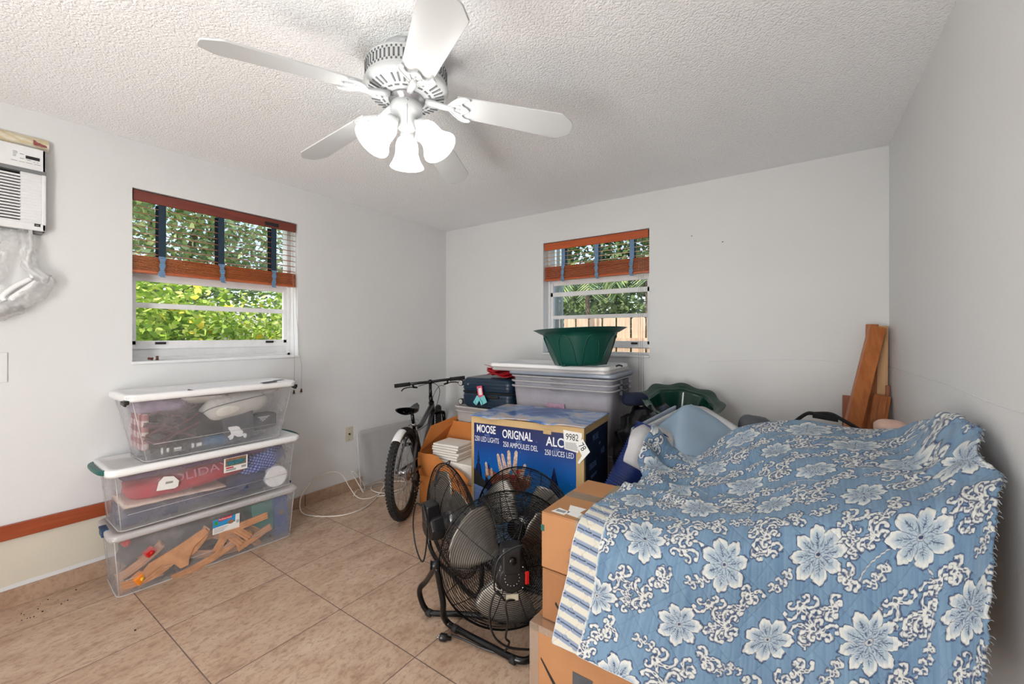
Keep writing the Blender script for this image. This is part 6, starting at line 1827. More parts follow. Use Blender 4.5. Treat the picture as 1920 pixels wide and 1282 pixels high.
b.tube(catmull([bk3 + Vector((0, 0, 0.12)), bk3 - s3 * 0.09 + Vector((0, 0, 0.10)), bk3 - s3 * 0.13 + Vector((0, 0, -0.02)), bk3 - s3 * 0.09 + Vector((0, 0, -0.13)), bk3 - s3 * 0.0 + Vector((0, 0, -0.17)), bk3 + s3 * 0.05 + Vector((0, 0, -0.06)), bk3 + s3 * 0.05 + Vector((0, 0, 0.06)), bk3 + Vector((0, 0, 0.14))], 8), 0.0042, 8)
b.tube(catmull([c3_ + Vector((0, 0, FR)) - z3 * 0.02, c3_ + Vector((0, 0, FR + 0.01)) - s3 * 0.03, c3_ + Vector((0, 0, FR - 0.03)) - s3 * 0.05 - z3 * 0.06, c3_ + Vector((0, 0, FR - 0.10)) - s3 * 0.03 - z3 * 0.09, c3_ + Vector((0, 0, FR - 0.05)) - z3 * 0.07], 8), 0.0042, 8)
world_part(b, 'power_cord', M['black_plastic'], f3)

# ------------------------------------------------------------------ cardboard boxes at the quilt's left edge
def carton(name, label, x0, x1, y0, y1, z0, z1, mat, rz=0.0):
    root = empty(name, (x0, y0, z0), rz, label=label, cat='box', group='cardboard boxes stacked under the quilt')
    w_, d_, h_ = x1 - x0, y1 - y0, z1 - z0
    b = MB(); b.bb((0, 0, 0), (w_, d_, h_ - 0.003)); b.build('box_body', mat, root, bevel=0.004)
    b = MB(); 
    for (a0, a1) in ((0.0, 0.497), (0.503, 1.0)):
        b.bb((0.001, d_ * a0 + 0.001, h_ - 0.003), (w_ - 0.001, d_ * a1 - 0.001, h_ + 0.001))
    b.build('top_flap', mat, root, bevel=0.001)
    return root, w_, d_, h_
c1_, w_, d_, h_ = carton('cardboard_box', 'large brown cardboard box, bottom of the stack beside the nearest fan', -0.775, -0.25, 1.225, 1.74, 0.0, 0.322, M['card'])
b = MB(); b.bb((0.0, -0.0012, 0.30), (0.52, -0.0004, 0.322)); b.bb((-0.0012, -0.0012, 0.0), (0.035, -0.0004, 0.322)); b.bb((0.0, -0.001, 0.322), (0.52, 0.05, 0.3236)); b.build('packing_tape', M['tape_clear'], c1_)
b = MB()
arc = []
for k in range(13):
    t_ = k / 12; arc.append((0.045 + 0.20 * t_, 0.215 - 0.16 * math.sin(t_ * PI * 0.52) + 0.0 * t_))
up_ = [(x, -0.0014, z + 0.0035 + 0.007 * math.sin(i / 12 * PI)) for i, (x, z) in enumerate(arc)]; dn_ = [(x, -0.0014, z - 0.0035 - 0.006 * math.sin(i / 12 * PI)) for i, (x, z) in enumerate(arc)]
b.prism(up_ + dn_[::-1], (0, -0.0006, 0)); b.build('printed_arrow', M['ink'], c1_)
b = MB(); b.bb((0.165, -0.0018, 0.13), (0.235, -0.0008, 0.225)); b.build('dark_label', M['dark_grey'], c1_)
c2_, w_, d_, h_ = carton('cardboard_box', 'slim brown cardboard box, middle of the stack beside the nearest fan', -0.748, -0.46, 1.262, 1.66, 0.326, 0.500, M['card_dark'])
b = MB(); b.prism([(0.055, -0.0012, 0.075), (0.075, -0.0012, 0.050), (0.072, -0.0012, 0.045), (0.052, -0.0012, 0.066)], (0, -0.0006, 0)); b.build('printed_arrow', M['ink'], c2_)
c3b, w_, d_, h_ = carton('cardboard_box', 'brown cardboard box with white address labels, top of the stack beside the nearest fan', -0.752, -0.54, 1.264, 1.655, 0.503, 0.697, M['card'])
b = MB(); b.prism([(0.028, 0.022, h_ + 0.0014), (0.080, 0.018, h_ + 0.0014), (0.087, 0.052, h_ + 0.0014), (0.040, 0.062, h_ + 0.0014)], (0, 0, 0.0006))
lb_ = b.build('address_label', M['label_white'], c3b)
b = MB()
for k in range(10): b.bb((0.040 + k * 0.0035, 0.030, h_ + 0.0022), (0.0418 + k * 0.0035, 0.048, h_ + 0.0026))
b.build('barcode', M['grey_ink'], lb_)
b = MB(); b.prism([(0.085, 0.030, h_ + 0.0014), (0.150, 0.020, h_ + 0.0014), (0.150, 0.052, h_ + 0.0014), (0.118, 0.065, h_ + 0.0014), (0.125, 0.105, h_ + 0.0014), (0.060, 0.105, h_ + 0.0014), (0.078, 0.055, h_ + 0.0014)], (0, 0, 0.0006))
b.build('torn_label', M['label_white'], c3b)
b = MB(); b.bb((0.0, 0.175, h_ + 0.0016), (0.212, 0.235, h_ + 0.0024)); b.bb((0.13, -0.001, h_ + 0.0016), (0.19, 0.391, h_ + 0.003)); b.bb((0.13, -0.0018, 0.09), (0.19, -0.0006, h_)); b.build('packing_tape', M['tape_clear'], c3b)
b = MB(); b.bb((-0.0012, -0.0012, 0.128), (0.012, 0.0, 0.150)); b.build('green_corner_mark', M['handle_green'], c3b)
b = MB(); b.tube(catmull([(0.105, -0.0008, 0.085), (0.115, -0.0008, 0.096), (0.128, -0.0008, 0.090), (0.116, -0.0008, 0.066), (0.106, -0.0008, 0.048), (0.132, -0.0008, 0.052)], 6), 0.0014, 5); b.build('pen_mark', M['grey_ink'], c3b)

# ------------------------------------------------------------------ blue ribbed mat, black bag, plastic sheets behind the quilt
P_a, P_b = Vector((-0.735, 1.935, 0.50)), Vector((-0.610, 2.12, 0.84))
axm = (P_b - P_a).normalized(); L = (P_b - P_a).length
t = NT('ribbed_navy'); t.base(rgb(16, 38, 96)); t.rm(0.42); M['ribbed_navy'] = t.m
b = MB()
mt = Matrix.Translation(P_a) @ axm.to_track_quat('Z', 'Y').to_matrix().to_4x4()
prof = []
nrib = 30
for k in range(nrib * 4 + 1):
    z = L * k / (nrib * 4); r = 0.088 + 0.0045 * math.cos(2 * PI * k / 4.0)
    prof.append((r, z))
b.lathe([(0.06, 0.0)] + prof + [(0.06, L)], mt, 40)
o = b.build('mat_roll', M['ribbed_navy']); tag(o, 'rolled royal blue ribbed mat leaning between the moose carton and the quilt', 'mat')
soft('garbage_bag', 'glossy black bag behind the white totes below the tipped green planter', 'bag', (-0.78, 2.76, 0.43), 0.2, (0.50, 0.56, 0.83), simple('black_bag', rgb(14, 14, 16), 0.28, var=0.1), seed=6, amp=0.16, power=0.7)
soft('navy_pouch', 'small navy pouch on the black bag beside the white totes', 'pouch', (-0.925, 2.80, 0.885), 0.9, (0.19, 0.12, 0.09), simple('navy_pouch', rgb(16, 26, 54), 0.85, var=0.1), seed=7, amp=0.12)
def panel(name, label, cat, P, th, mat, group=None, frame_mat=None, nu=24, nv=24, wr=0.0):
    """soft or rigid sheet through four corners, P = [a, b, c, d] with optional bulge"""
    a, b_, c, d = [Vector(p) for p in P]
    mb = MB()
    nn = (b_ - a).cross(d - a).normalized()
    def fn(u, v):
        p = a.lerp(b_, u).lerp(d.lerp(c, u), v)
        return p + nn * wr * (math.sin(u * PI) * math.sin(v * PI) + 0.5 * noise.noise(Vector((u * 4, v * 4, th * 99))))
    mb.grid(fn, nu, nv)
    o = mb.build(name, mat, solid=th); tag(o, label, cat, group); return o
panel('bin_lid', 'grey blue rigid plastic lid leaning edge on behind the blue mat', 'lid', [(-0.760, 2.055, 0.52), (-0.700, 2.075, 0.850), (-0.568, 2.410, 0.930), (-0.620, 2.42, 0.62)], 0.010, M['lid_grey'], 'leaning lids by the blue mat')
panel('bin_lid', 'pale translucent plastic lid leaning just right of the grey blue one', 'lid', [(-0.725, 2.020, 0.55), (-0.670, 2.040, 0.845), (-0.535, 2.380, 0.922), (-0.590, 2.40, 0.62)], 0.012, M['bag_white'], 'leaning lids by the blue mat')
# light blue sheet: a draped grid
def patchgrid(name, rows, mats, label, cat, sub=8, solid=0.003, noise_amp=0.004, seed=0, group=None):
    R_ = [catmull(r, sub) for r in rows]
    cols = list(zip(*R_))
    C_ = [catmull(c, sub) for c in cols]
    nv = len(C_[0]); nu = len(C_)
    vs = []
    for j in range(nv):
        for i in range(nu):
            p = C_[i][j]; n_ = noise.noise(p * 9 + Vector((seed, 0, 0))) * noise_amp + noise.noise(p * 26 + Vector((seed, 3, 0))) * noise_amp * 0.4
            vs.append(p + Vector((-0.4, -0.7, 0.6)) * n_)
    b = MB(); b.add(vs, [(j * nu + i, j * nu + i + 1, (j + 1) * nu + i + 1, (j + 1) * nu + i) for j in range(nv - 1) for i in range(nu - 1)], 0, True)
    o = b.build(name, mats, solid=solid); tag(o, label, cat, group); return o
patchgrid('blue_sheet', [
  [(-0.60, 2.30, 0.80), (-0.535, 2.42, 0.86), (-0.47, 2.44, 0.93), (-0.36, 2.47, 0.87), (-0.24, 2.47, 0.80)],
  [(-0.625, 2.16, 0.83), (-0.555, 2.28, 0.90), (-0.492, 2.32, 0.948), (-0.375, 2.37, 0.890), (-0.255, 2.40, 0.80)],
  [(-0.61, 2.08, 0.80), (-0.54, 2.17, 0.845), (-0.475, 2.22, 0.875), (-0.37, 2.30, 0.83), (-0.26, 2.36, 0.77)],
  [(-0.58, 2.02, 0.74), (-0.515, 2.08, 0.765), (-0.45, 2.12, 0.78), (-0.36, 2.20, 0.75), (-0.27, 2.26, 0.71)],
  [(-0.56, 1.98, 0.62), (-0.50, 2.04, 0.64), (-0.44, 2.08, 0.66), (-0.36, 2.14, 0.64), (-0.27, 2.20, 0.60)]],
  M['sheet_blue'], 'light blue plastic sheet peaking above the quilt behind its left end', 'plastic sheet', seed=1)
patchgrid('white_sheet', [
  [(-0.49, 2.48, 0.90), (-0.44, 2.46, 0.93), (-0.36, 2.47, 0.89), (-0.26, 2.45, 0.835), (-0.19, 2.42, 0.77)],
  [(-0.49, 2.40, 0.945), (-0.44, 2.39, 0.928), (-0.36, 2.41, 0.895), (-0.26, 2.41, 0.835), (-0.20, 2.40, 0.765)],
  [(-0.49, 2.37, 0.88), (-0.44, 2.37, 0.86), (-0.36, 2.39, 0.83), (-0.27, 2.40, 0.77), (-0.21, 2.39, 0.70)]],
  M['bag_white'], 'whitish plastic sheet edge on the right slope of the blue sheet', 'plastic sheet', seed=2, noise_amp=0.002)
patchgrid('white_bag', [
  [(-0.671, 1.994, 0.859), (-0.630, 2.046, 0.881), (-0.578, 2.107, 0.866), (-0.524, 2.169, 0.829)],
  [(-0.663, 1.926, 0.825), (-0.612, 1.962, 0.850), (-0.555, 2.025, 0.833), (-0.504, 2.085, 0.802)],
  [(-0.670, 1.885, 0.775), (-0.609, 1.915, 0.786), (-0.554, 1.977, 0.768), (-0.506, 2.035, 0.742)],
  [(-0.669, 1.861, 0.744), (-0.611, 1.889, 0.716), (-0.551, 1.931, 0.681), (-0.508, 1.985, 0.662)],
  [(-0.668, 1.910, 0.725), (-0.616, 1.935, 0.693), (-0.558, 1.974, 0.658), (-0.519, 2.026, 0.636)]],
  M['bag_white'], 'crumpled white plastic bag at the left tip of the quilt', 'plastic bag', seed=4, noise_amp=0.008)

# ------------------------------------------------------------------ timber leaning in the back right corner
def board(label, x, z0, z1, w, th, lean_x, y_bot, y_top, mat, yaw=0.0, edge=None, name='wooden_board'):
    root = empty(name, (x, y_bot, z0), 0, label=label, cat='board', group='boards leaning in the corner')
    top = Vector((lean_x, y_top - y_bot, z1 - z0))
    zax = top.normalized(); xax = Vector((math.cos(yaw), math.sin(yaw), 0)); xax = (xax - zax * zax.dot(xax)).normalized(); yax = zax.cross(xax)
    Lb = top.length
    Rm = Matrix((xax, yax, zax)).transposed()
    b = MB(); b.box(Rm @ Vector((0, 0, Lb / 2)), (w, th, Lb), Rm); b.build('plank', mat, root, bevel=0.002)
    if edge:
        b = MB(); b.box(Rm @ Vector((edge * w / 2 * 0.3, -th / 2 - 0.004, Lb / 2)), (w * 0.45, 0.008, Lb * 0.985), Rm); b.build('moulding_strip', mat, root, bevel=0.002)
    return root
board('tall upright wooden board, leftmost of the tall pair in the corner', 0.305, 0.0, 1.385, 0.058, 0.02, 0.045, 3.13, 3.245, M['board_wood'], edge=0.6)
board('tall wooden board with a pale face standing behind the leaning beam', 0.372, 0.0, 1.375, 0.055, 0.02, 0.022, 3.14, 3.25, M['board_edge'], 0.1)
board('thick wooden beam leaning diagonally to the right in front of the other boards', 0.125, 0.30, 1.365, 0.072, 0.045, 0.240, 2.85, 3.19, M['board_wood'], 0.25)
board('short reddish wooden board with a moulded strip, left of the leaning beam', 0.235, 0.0, 0.955, 0.072, 0.02, 0.012, 3.16, 3.235, M['board_wood_red'], edge=0.3)
board('short wooden board with pale cut end, right of the leaning beam', 0.275, 0.25, 0.975, 0.075, 0.03, 0.110, 3.00, 3.17, M['board_wood'], 0.1, edge=0.4)
board('narrow dark wooden stick at the far right of the corner boards', 0.375, 0.2, 1.03, 0.018, 0.018, 0.040, 3.12, 3.21, M['board_wood_red'])
board('reddish low board just above the quilt at the right of the corner', 0.37, 0.30, 0.86, 0.085, 0.02, 0.0, 2.88, 3.0, M['board_wood_red'], 0.05)
soft('peach_cloth', 'small fold of peach ribbed cloth on top of the quilt by the corner boards', 'cloth', (0.345, 2.52, 0.885), 0.1, (0.12, 0.26, 0.10), M['peach_cloth'], seed=8, amp=0.08)
b = MB(); b.tube(catmull([(-0.05, 2.50, 0.86), (0.02, 2.54, 0.925), (0.06, 2.56, 0.93), (0.12, 2.56, 0.935), (0.16, 2.54, 0.918), (0.22, 2.50, 0.885), (0.27, 2.48, 0.85)], 8), 0.009, 8)
b.box((0.10, 2.55, 0.918), (0.10, 0.03, 0.022), (0, 0.1, 0)); o = b.build('black_strap', M['black_fabric']); tag(o, 'black strap lying behind the top of the quilt', 'strap')
soft('grey_bag', 'dark grey bag corner showing behind the quilt crest', 'bag', (-0.20, 2.56, 0.82), 0.1, (0.16, 0.12, 0.14), M['dark_grey'], seed=13, amp=0.12)

# ------------------------------------------------------------------ quilt print, drawn as a flat cloth pattern then carried by the quilt's own vertices
PX = 0.00125
TWm, THm = 1.45, 1.75
NWp, NHp = int(TWm / PX), int(THm / PX)
C_BASE = np.array(rgb(90, 122, 152)[:3]); C_BASE2 = np.array(rgb(126, 156, 180)[:3])
C_WHITE = np.array(rgb(214, 216, 210)[:3]); C_NAVY = np.array(rgb(44, 60, 96)[:3]); C_MID = np.array(rgb(150, 172, 190)[:3])
yy_, xx_ = np.mgrid[0:NHp, 0:NWp].astype(np.float32)
xx_ *= PX; yy_ *= PX
nrs = np.random.RandomState(4)
def lowfreq(nx, ny):
    g = nrs.rand(ny, nx)
    xi = np.clip(xx_ / TWm * (nx - 1), 0, nx - 1.001); yi = np.clip(yy_ / THm * (ny - 1), 0, ny - 1.001)
    x0 = xi.astype(int); y0 = yi.astype(int); fx = xi - x0; fy = yi - y0
    return (g[y0, x0] * (1 - fx) + g[y0, x0 + 1] * fx) * (1 - fy) + (g[y0 + 1, x0] * (1 - fx) + g[y0 + 1, x0 + 1] * fx) * fy
streak = lowfreq(260, 14) * 0.6 + lowfreq(40, 30) * 0.4
IMG = C_BASE[None, None] * (1 - streak[..., None]) + C_BASE2[None, None] * streak[..., None]
def stamp(cx_, cy_, rad, fn):
    x0, x1 = int((cx_ - rad) / PX), int((cx_ + rad) / PX); y0, y1 = int((cy_ - rad) / PX), int((cy_ + rad) / PX)
    x0, y0 = max(0, x0), max(0, y0); x1, y1 = min(NWp, x1), min(NHp, y1)
    if x1 <= x0 or y1 <= y0: return
    X_ = xx_[y0:y1, x0:x1] - cx_; Y_ = yy_[y0:y1, x0:x1] - cy_
    for col, m in fn(X_, Y_):
        m = m[..., None]
        IMG[y0:y1, x0:x1] = IMG[y0:y1, x0:x1] * (1 - m) + np.array(col) * m
sm = lambda e0, e1, v: np.clip((v - e0) / (e1 - e0), 0, 1)
def flower(R, rot, n):
    def fn(X_, Y_):
        a = np.arctan2(Y_, X_) + rot; r = np.hypot(X_, Y_)
        pet = np.abs(np.cos(n * a / 2)) ** 0.7
        edge = R * (0.60 + 0.40 * pet) + R * 0.030 * np.cos(n * 3.0 * a) * pet + R * 0.07 * np.cos(a * 2 + 1.3 * rot)
        e = PX * 1.2
        out = [(C_NAVY, sm(e, -e, r - edge - 0.0042)), (C_WHITE, sm(e, -e, r - edge))]
        inner = edge * 0.80
        out.append((C_MID, sm(0.006, -0.006, r - inner) * 0.75))
        # vein along each petal and herringbone side veins
        phase = (n * a / 2) % np.pi; phase = np.where(phase > np.pi / 2, phase - np.pi, phase)
        lat = phase / (n / 2) * r
        vein = sm(0.0016, 0.0004, np.abs(lat)) * sm(0.0, 0.006, r - R * 0.16) * sm(0, 0.004, inner * 0.92 - r)
        out.append((C_NAVY, vein * 0.9))
        hb = np.abs(((r + np.abs(lat) * -1.0) / (R * 0.085)) % 1.0 - 0.5)
        side_ = sm(0.22, 0.08, hb) * sm(0, 0.002, R * 0.085 * (1 - r / R) + 0.0055 - np.abs(lat)) * sm(0.0, 0.004, r - R * 0.26) * sm(0, 0.004, inner * 0.85 - r)
        out.append((C_NAVY, side_ * 0.75))
        gap = sm(0.0014, 0.0003, np.abs(np.abs(phase) - np.pi / 2) / (n / 2) * r) * sm(0, 0.005, r - R * 0.1) * sm(0, 0.01, edge - r + 0.004)
        out.append((C_NAVY, gap * 0.8))
        out.append((C_NAVY, sm(e, -e, r - R * 0.13))); out.append((C_WHITE, sm(e, -e, np.abs(r - R * 0.085) - R * 0.02)))
        return out
    return fn
def strokes(segs, outline=0.0032, dashes=True):
    """segs: list of (points[k,2], radii[k]); beads along curves read as scrolled acanthus"""
    def fn(X_, Y_):
        d = np.full(X_.shape, 9.0, np.float32); core = np.zeros(X_.shape, np.float32)
        for pts, rad in segs:
            for k in range(len(pts) - 1):
                ax_, ay_ = pts[k]; bx_, by_ = pts[k + 1]; ra, rb = rad[k], rad[k + 1]
                vx, vy = bx_ - ax_, by_ - ay_; L2 = vx * vx + vy * vy + 1e-12
                t_ = np.clip(((X_ - ax_) * vx + (Y_ - ay_) * vy) / L2, 0, 1)
                q = np.hypot(X_ - ax_ - t_ * vx, Y_ - ay_ - t_ * vy)
                d = np.minimum(d, q - (ra + (rb - ra) * t_))
                if dashes and k % 5 < 3:
                    core = np.maximum(core, sm(0.0016, 0.0005, q - 0.16 * (ra + (rb - ra) * t_)) * (1 if ra > 0.0042 else 0))
        e = PX
        return [(C_NAVY, sm(e, -e, d - outline) * 0.95), (C_WHITE, sm(e, -e, d)), (C_NAVY, core * sm(0, -0.001, d) * 0.9)]
    return fn
def spiral(x0, y0, ang, L, curl, r0, r1, n=20):
    pts, rad = [], []
    x, y, a = x0, y0, ang
    for k in range(n + 1):
        t_ = k / n
        pts.append((x, y)); rad.append((r0 + (r1 - r0) * t_) * (1 + 0.22 * math.cos(k * 1.26)) * (1 if k < n else 1.7))
        a += curl * (0.25 + 1.9 * t_ * t_) / n * 3.2; x += math.cos(a) * L / n; y += math.sin(a) * L / n
    return pts, rad
def acanthus(ang, S, flip):
    segs = []
    for (da, l, c, w) in ((0.0, 1.0, 0.8, 0.85), (0.42, 0.9, 1.3, 0.7), (-0.40, 0.95, -1.2, 0.7), (0.95, 0.65, 1.7, 0.6), (-0.90, 0.65, -1.6, 0.6)):
        segs.append(spiral(0, 0, ang + da * flip, S * l, c * flip, 0.0058 * w, 0.0020 * w + 0.0012))
    return strokes(segs)
def sprig(ang, S, flip):
    segs = [spiral(0, 0, ang, S, 0.35 * flip, 0.0022, 0.0016)]
    base = segs[0][0]
    for k in range(3, 19, 3):
        x, y = base[k]
        segs.append(spiral(x, y, ang + (1.0 if k % 2 else -1.0), S * 0.30, (1.2 if k % 2 else -1.2), 0.0038, 0.0018, 8))
    return strokes(segs, 0.0028)
rq = random.Random(12)
# trailing stems
for k in range(26):
    x0, y0, a = rq.uniform(0, TWm), rq.uniform(0, THm), rq.uniform(0, 6.28)
    p, r_ = spiral(0, 0, a, 0.20, rq.choice((-0.5, 0.5)), 0.0012, 0.0012, 18)
    stamp(x0, y0, 0.22, strokes([(p, r_)], 0.0014, False))
GX, GY = 0.235, 0.205
j = 0; y0 = -0.02
while y0 < THm + 0.1:
    i = 0; x0 = -0.02 + (GX / 2 if j % 2 else 0)
    while x0 < TWm + 0.1:
        cx_, cy_ = x0 + rq.uniform(-0.012, 0.012), y0 + rq.uniform(-0.012, 0.012)
        # fill between the flowers
        for (dx, dy, kind, an) in ((GX * 0.5, 0.0, 0, 1.57), (0.0, GY * 0.55, 1, 0.5), (GX * 0.30, GY * 0.42, 0, -0.8), (-GX * 0.30, GY * 0.45, 2, 2.3), (GX * 0.28, -GY * 0.40, 2, 0.2), (-GX * 0.45, GY * 0.18, 0, 2.6), (GX * 0.46, GY * 0.30, 1, 4.4)):
            an2 = an + rq.uniform(-0.5, 0.5); fl = rq.choice((-1, 1))
            px_, py_ = cx_ + dx + rq.uniform(-0.012, 0.012), cy_ + dy + rq.uniform(-0.012, 0.012)
            if kind == 0: stamp(px_, py_, 0.085, acanthus(an2, rq.uniform(0.066, 0.082), fl))
            elif kind == 1: stamp(px_, py_, 0.085, sprig(an2, 0.075, fl))
            else: stamp(px_, py_, 0.07, acanthus(an2, 0.052, fl))
        x0 += GX; i += 1
    y0 += GY; j += 1
rq = random.Random(12); j = 0; y0 = -0.02
fl_list = []
while y0 < THm + 0.1:
    x0 = -0.02 + (GX / 2 if j % 2 else 0)
    while x0 < TWm + 0.1:
        R_ = rq.choice((0.066, 0.072, 0.058)); n_ = rq.choice((7, 8, 9))
        stamp(x0 + rq.uniform(-0.01, 0.01), y0 + rq.uniform(-0.01, 0.01), R_ * 1.4, flower(R_, rq.uniform(0, 6), n_))
        x0 += GX
    y0 += GY; j += 1
# striped reverse turned over at the left edge (u < 0.085)
C_CREAM = np.array(rgb(208, 204, 188)[:3]); C_STR = np.array(rgb(134, 148, 170)[:3]); C_LINE = np.array(rgb(52, 62, 86)[:3])
def stripe_cols(v):
    p = (v / 0.042) % 1.0
    w_ = 0.035
    a_ = (sm(-w_, w_, p) * sm(0.48 + w_, 0.48 - w_, p) + sm(1 - w_, 1 + w_, p))[..., None]
    c = C_CREAM * a_ + C_STR * (1 - a_)
    l_ = (sm(0.68, 0.72, p) * sm(0.80, 0.76, p))[..., None]
    return c * (1 - l_) + C_LINE * l_

# ------------------------------------------------------------------ quilt
QR = [
    [(-0.617, 2.136, 0.768), (-0.529, 2.246, 0.666), (-0.427, 2.317, 0.653), (-0.271, 2.365, 0.755), (-0.144, 2.404, 0.802), (-0.002, 2.442, 0.827), (0.204, 2.463, 0.809), (0.337, 2.336, 0.863), (0.356, 1.985, 0.960), (0.372, 1.776, 0.973)],
    [(-0.597, 1.996, 0.868), (-0.509, 2.106, 0.766), (-0.407, 2.177, 0.753), (-0.251, 2.225, 0.855), (-0.124, 2.264, 0.902), (0.018, 2.302, 0.927), (0.224, 2.323, 0.909), (0.357, 2.196, 0.963), (0.376, 1.845, 1.060), (0.392, 1.636, 1.073)],
    [(-0.606, 1.929, 0.825), (-0.523, 1.987, 0.733), (-0.393, 2.041, 0.725), (-0.220, 2.039, 0.835), (-0.104, 2.071, 0.882), (0.026, 2.113, 0.908), (0.204, 2.115, 0.905), (0.327, 2.030, 0.944), (0.366, 1.716, 1.055), (0.385, 1.571, 1.054)],
    [(-0.590, 1.831, 0.754), (-0.497, 1.822, 0.715), (-0.368, 1.839, 0.709), (-0.189, 1.841, 0.796), (-0.085, 1.865, 0.846), (0.035, 1.899, 0.878), (0.187, 1.908, 0.889), (0.298, 1.863, 0.905), (0.339, 1.660, 0.984), (0.370, 1.524, 1.021)],
    [(-0.544, 1.716, 0.712), (-0.453, 1.658, 0.706), (-0.335, 1.618, 0.708), (-0.170, 1.623, 0.755), (-0.067, 1.646, 0.796), (0.042, 1.673, 0.835), (0.176, 1.693, 0.862), (0.280, 1.668, 0.898), (0.344, 1.542, 0.974), (0.389, 1.446, 0.991)],
    [(-0.594, 1.341, 0.712), (-0.479, 1.348, 0.712), (-0.349, 1.365, 0.712), (-0.184, 1.406, 0.728), (-0.071, 1.424, 0.758), (0.041, 1.453, 0.799), (0.162, 1.477, 0.836), (0.262, 1.473, 0.882), (0.329, 1.435, 0.930), (0.366, 1.387, 0.966)],
    [(-0.608, 1.246, 0.664), (-0.487, 1.248, 0.650), (-0.356, 1.255, 0.634), (-0.190, 1.300, 0.655), (-0.076, 1.350, 0.686), (0.038, 1.391, 0.722), (0.160, 1.419, 0.769), (0.260, 1.425, 0.815), (0.323, 1.400, 0.859), (0.353, 1.359, 0.901)],
    [(-0.625, 1.225, 0.531), (-0.504, 1.228, 0.517), (-0.371, 1.240, 0.506), (-0.200, 1.285, 0.521), (-0.077, 1.330, 0.557), (0.037, 1.363, 0.594), (0.158, 1.391, 0.644), (0.255, 1.390, 0.701), (0.311, 1.355, 0.756), (0.334, 1.310, 0.806)],
    [(-0.645, 1.197, 0.420), (-0.520, 1.205, 0.412), (-0.390, 1.215, 0.402), (-0.214, 1.265, 0.408), (-0.082, 1.310, 0.442), (0.036, 1.342, 0.477), (0.157, 1.364, 0.530), (0.250, 1.359, 0.589), (0.301, 1.317, 0.652), (0.324, 1.279, 0.701)],
    [(-0.656, 1.170, 0.332), (-0.531, 1.180, 0.330), (-0.402, 1.190, 0.320), (-0.222, 1.245, 0.290), (-0.085, 1.288, 0.316), (0.035, 1.318, 0.340), (0.153, 1.334, 0.390), (0.244, 1.326, 0.450), (0.292, 1.287, 0.516), (0.315, 1.254, 0.562)],
]
QA = np.array(QR)          # rows (back to bottom), columns (left to right)
def cm_axis(A, n, axis):
    A = np.moveaxis(A, axis, 0); L_ = A.shape[0]
    E = np.concatenate([2 * A[:1] - A[1:2], A, 2 * A[-1:] - A[-2:-1]])
    s_ = np.linspace(0, L_ - 1, n); i = np.minimum(s_.astype(int), L_ - 2); t_ = (s_ - i)
    t_ = t_.reshape((-1,) + (1,) * (A.ndim - 1))
    p0, p1, p2, p3 = E[i], E[i + 1], E[i + 2], E[i + 3]
    out = 0.5 * ((2 * p1) + (p2 - p0) * t_ + (2 * p0 - 5 * p1 + 4 * p2 - p3) * t_ ** 2 + (3 * p1 - p0 - 3 * p2 + p3) * t_ ** 3)
    return np.moveaxis(out, 0, axis)
QNU, QNV = 860, 1300
G = cm_axis(cm_axis(QA, QNU, 1), QNV, 0)
du = np.linalg.norm(np.diff(G, axis=1), axis=2)
mid = int(QNV * 0.70)
U = np.concatenate([[0], np.cumsum(du[mid])])[None, :].repeat(QNV, 0)
dv = np.linalg.norm(np.diff(G, axis=0), axis=2)
Vv = np.concatenate([np.zeros((1, QNU)), np.cumsum(dv, axis=0)])
Vv = Vv[-1:, :] - Vv
Vs = Vv.copy()
for _ in range(3):  # smooth arc lengths sideways so the print does not shear
    k_ = 40; pad = np.pad(Vs, ((0, 0), (k_, k_)), mode='edge'); cs = np.cumsum(pad, axis=1)
    Vs = (cs[:, 2 * k_:] - np.concatenate([np.zeros((QNV, 1)), cs[:, :-2 * k_ - 1]], axis=1)[:, :QNU])[:, :QNU] / (2 * k_ + 1) if False else Vs
# folds and wrinkles
gu = np.gradient(G, axis=1); gv = np.gradient(G, axis=0)
Nn = np.cross(gu, gv); Nn /= np.linalg.norm(Nn, axis=2, keepdims=True) + 1e-12
if (Nn[QNV // 2, QNU // 2] @ np.array([0, -1, 0.6])) < 0: Nn = -Nn
def vnoise(x, y, seed):
    rs = np.random.RandomState(seed); g = rs.rand(96, 96)
    xi = np.floor(x).astype(int); yi = np.floor(y).astype(int); fx = x - xi; fy = y - yi
    fx = fx * fx * (3 - 2 * fx); fy = fy * fy * (3 - 2 * fy)
    a = g[yi % 96, xi % 96]; b_ = g[yi % 96, (xi + 1) % 96]; c = g[(yi + 1) % 96, xi % 96]; d = g[(yi + 1) % 96, (xi + 1) % 96]
    return (a * (1 - fx) + b_ * fx) * (1 - fy) + (c * (1 - fx) + d * fx) * fy - 0.5
vt = Vv / Vv[0:1].mean()
topness = np.clip((Vv - 0.42) / 0.25, 0, 1)
leftness = np.clip(1 - U / 0.55, 0, 1)
rightness = np.clip((U - 0.85) / 0.2, 0, 1)
h = 0.022 * vnoise(U * 5 + Vv * 2, Vv * 3.5 - U * 2, 1) + 0.006 * vnoise(U * 14, Vv * 12, 2)
h += topness * (0.010 + 0.030 * leftness + 0.030 * rightness) * (vnoise(U * 7 - Vv * 6, Vv * 16 + U * 5, 3) + 0.5 * vnoise(U * 15 + Vv * 9, Vv * 26, 4))
h += 0.012 * (1 - topness) * vnoise(U * 9, Vv * 1.3, 5)
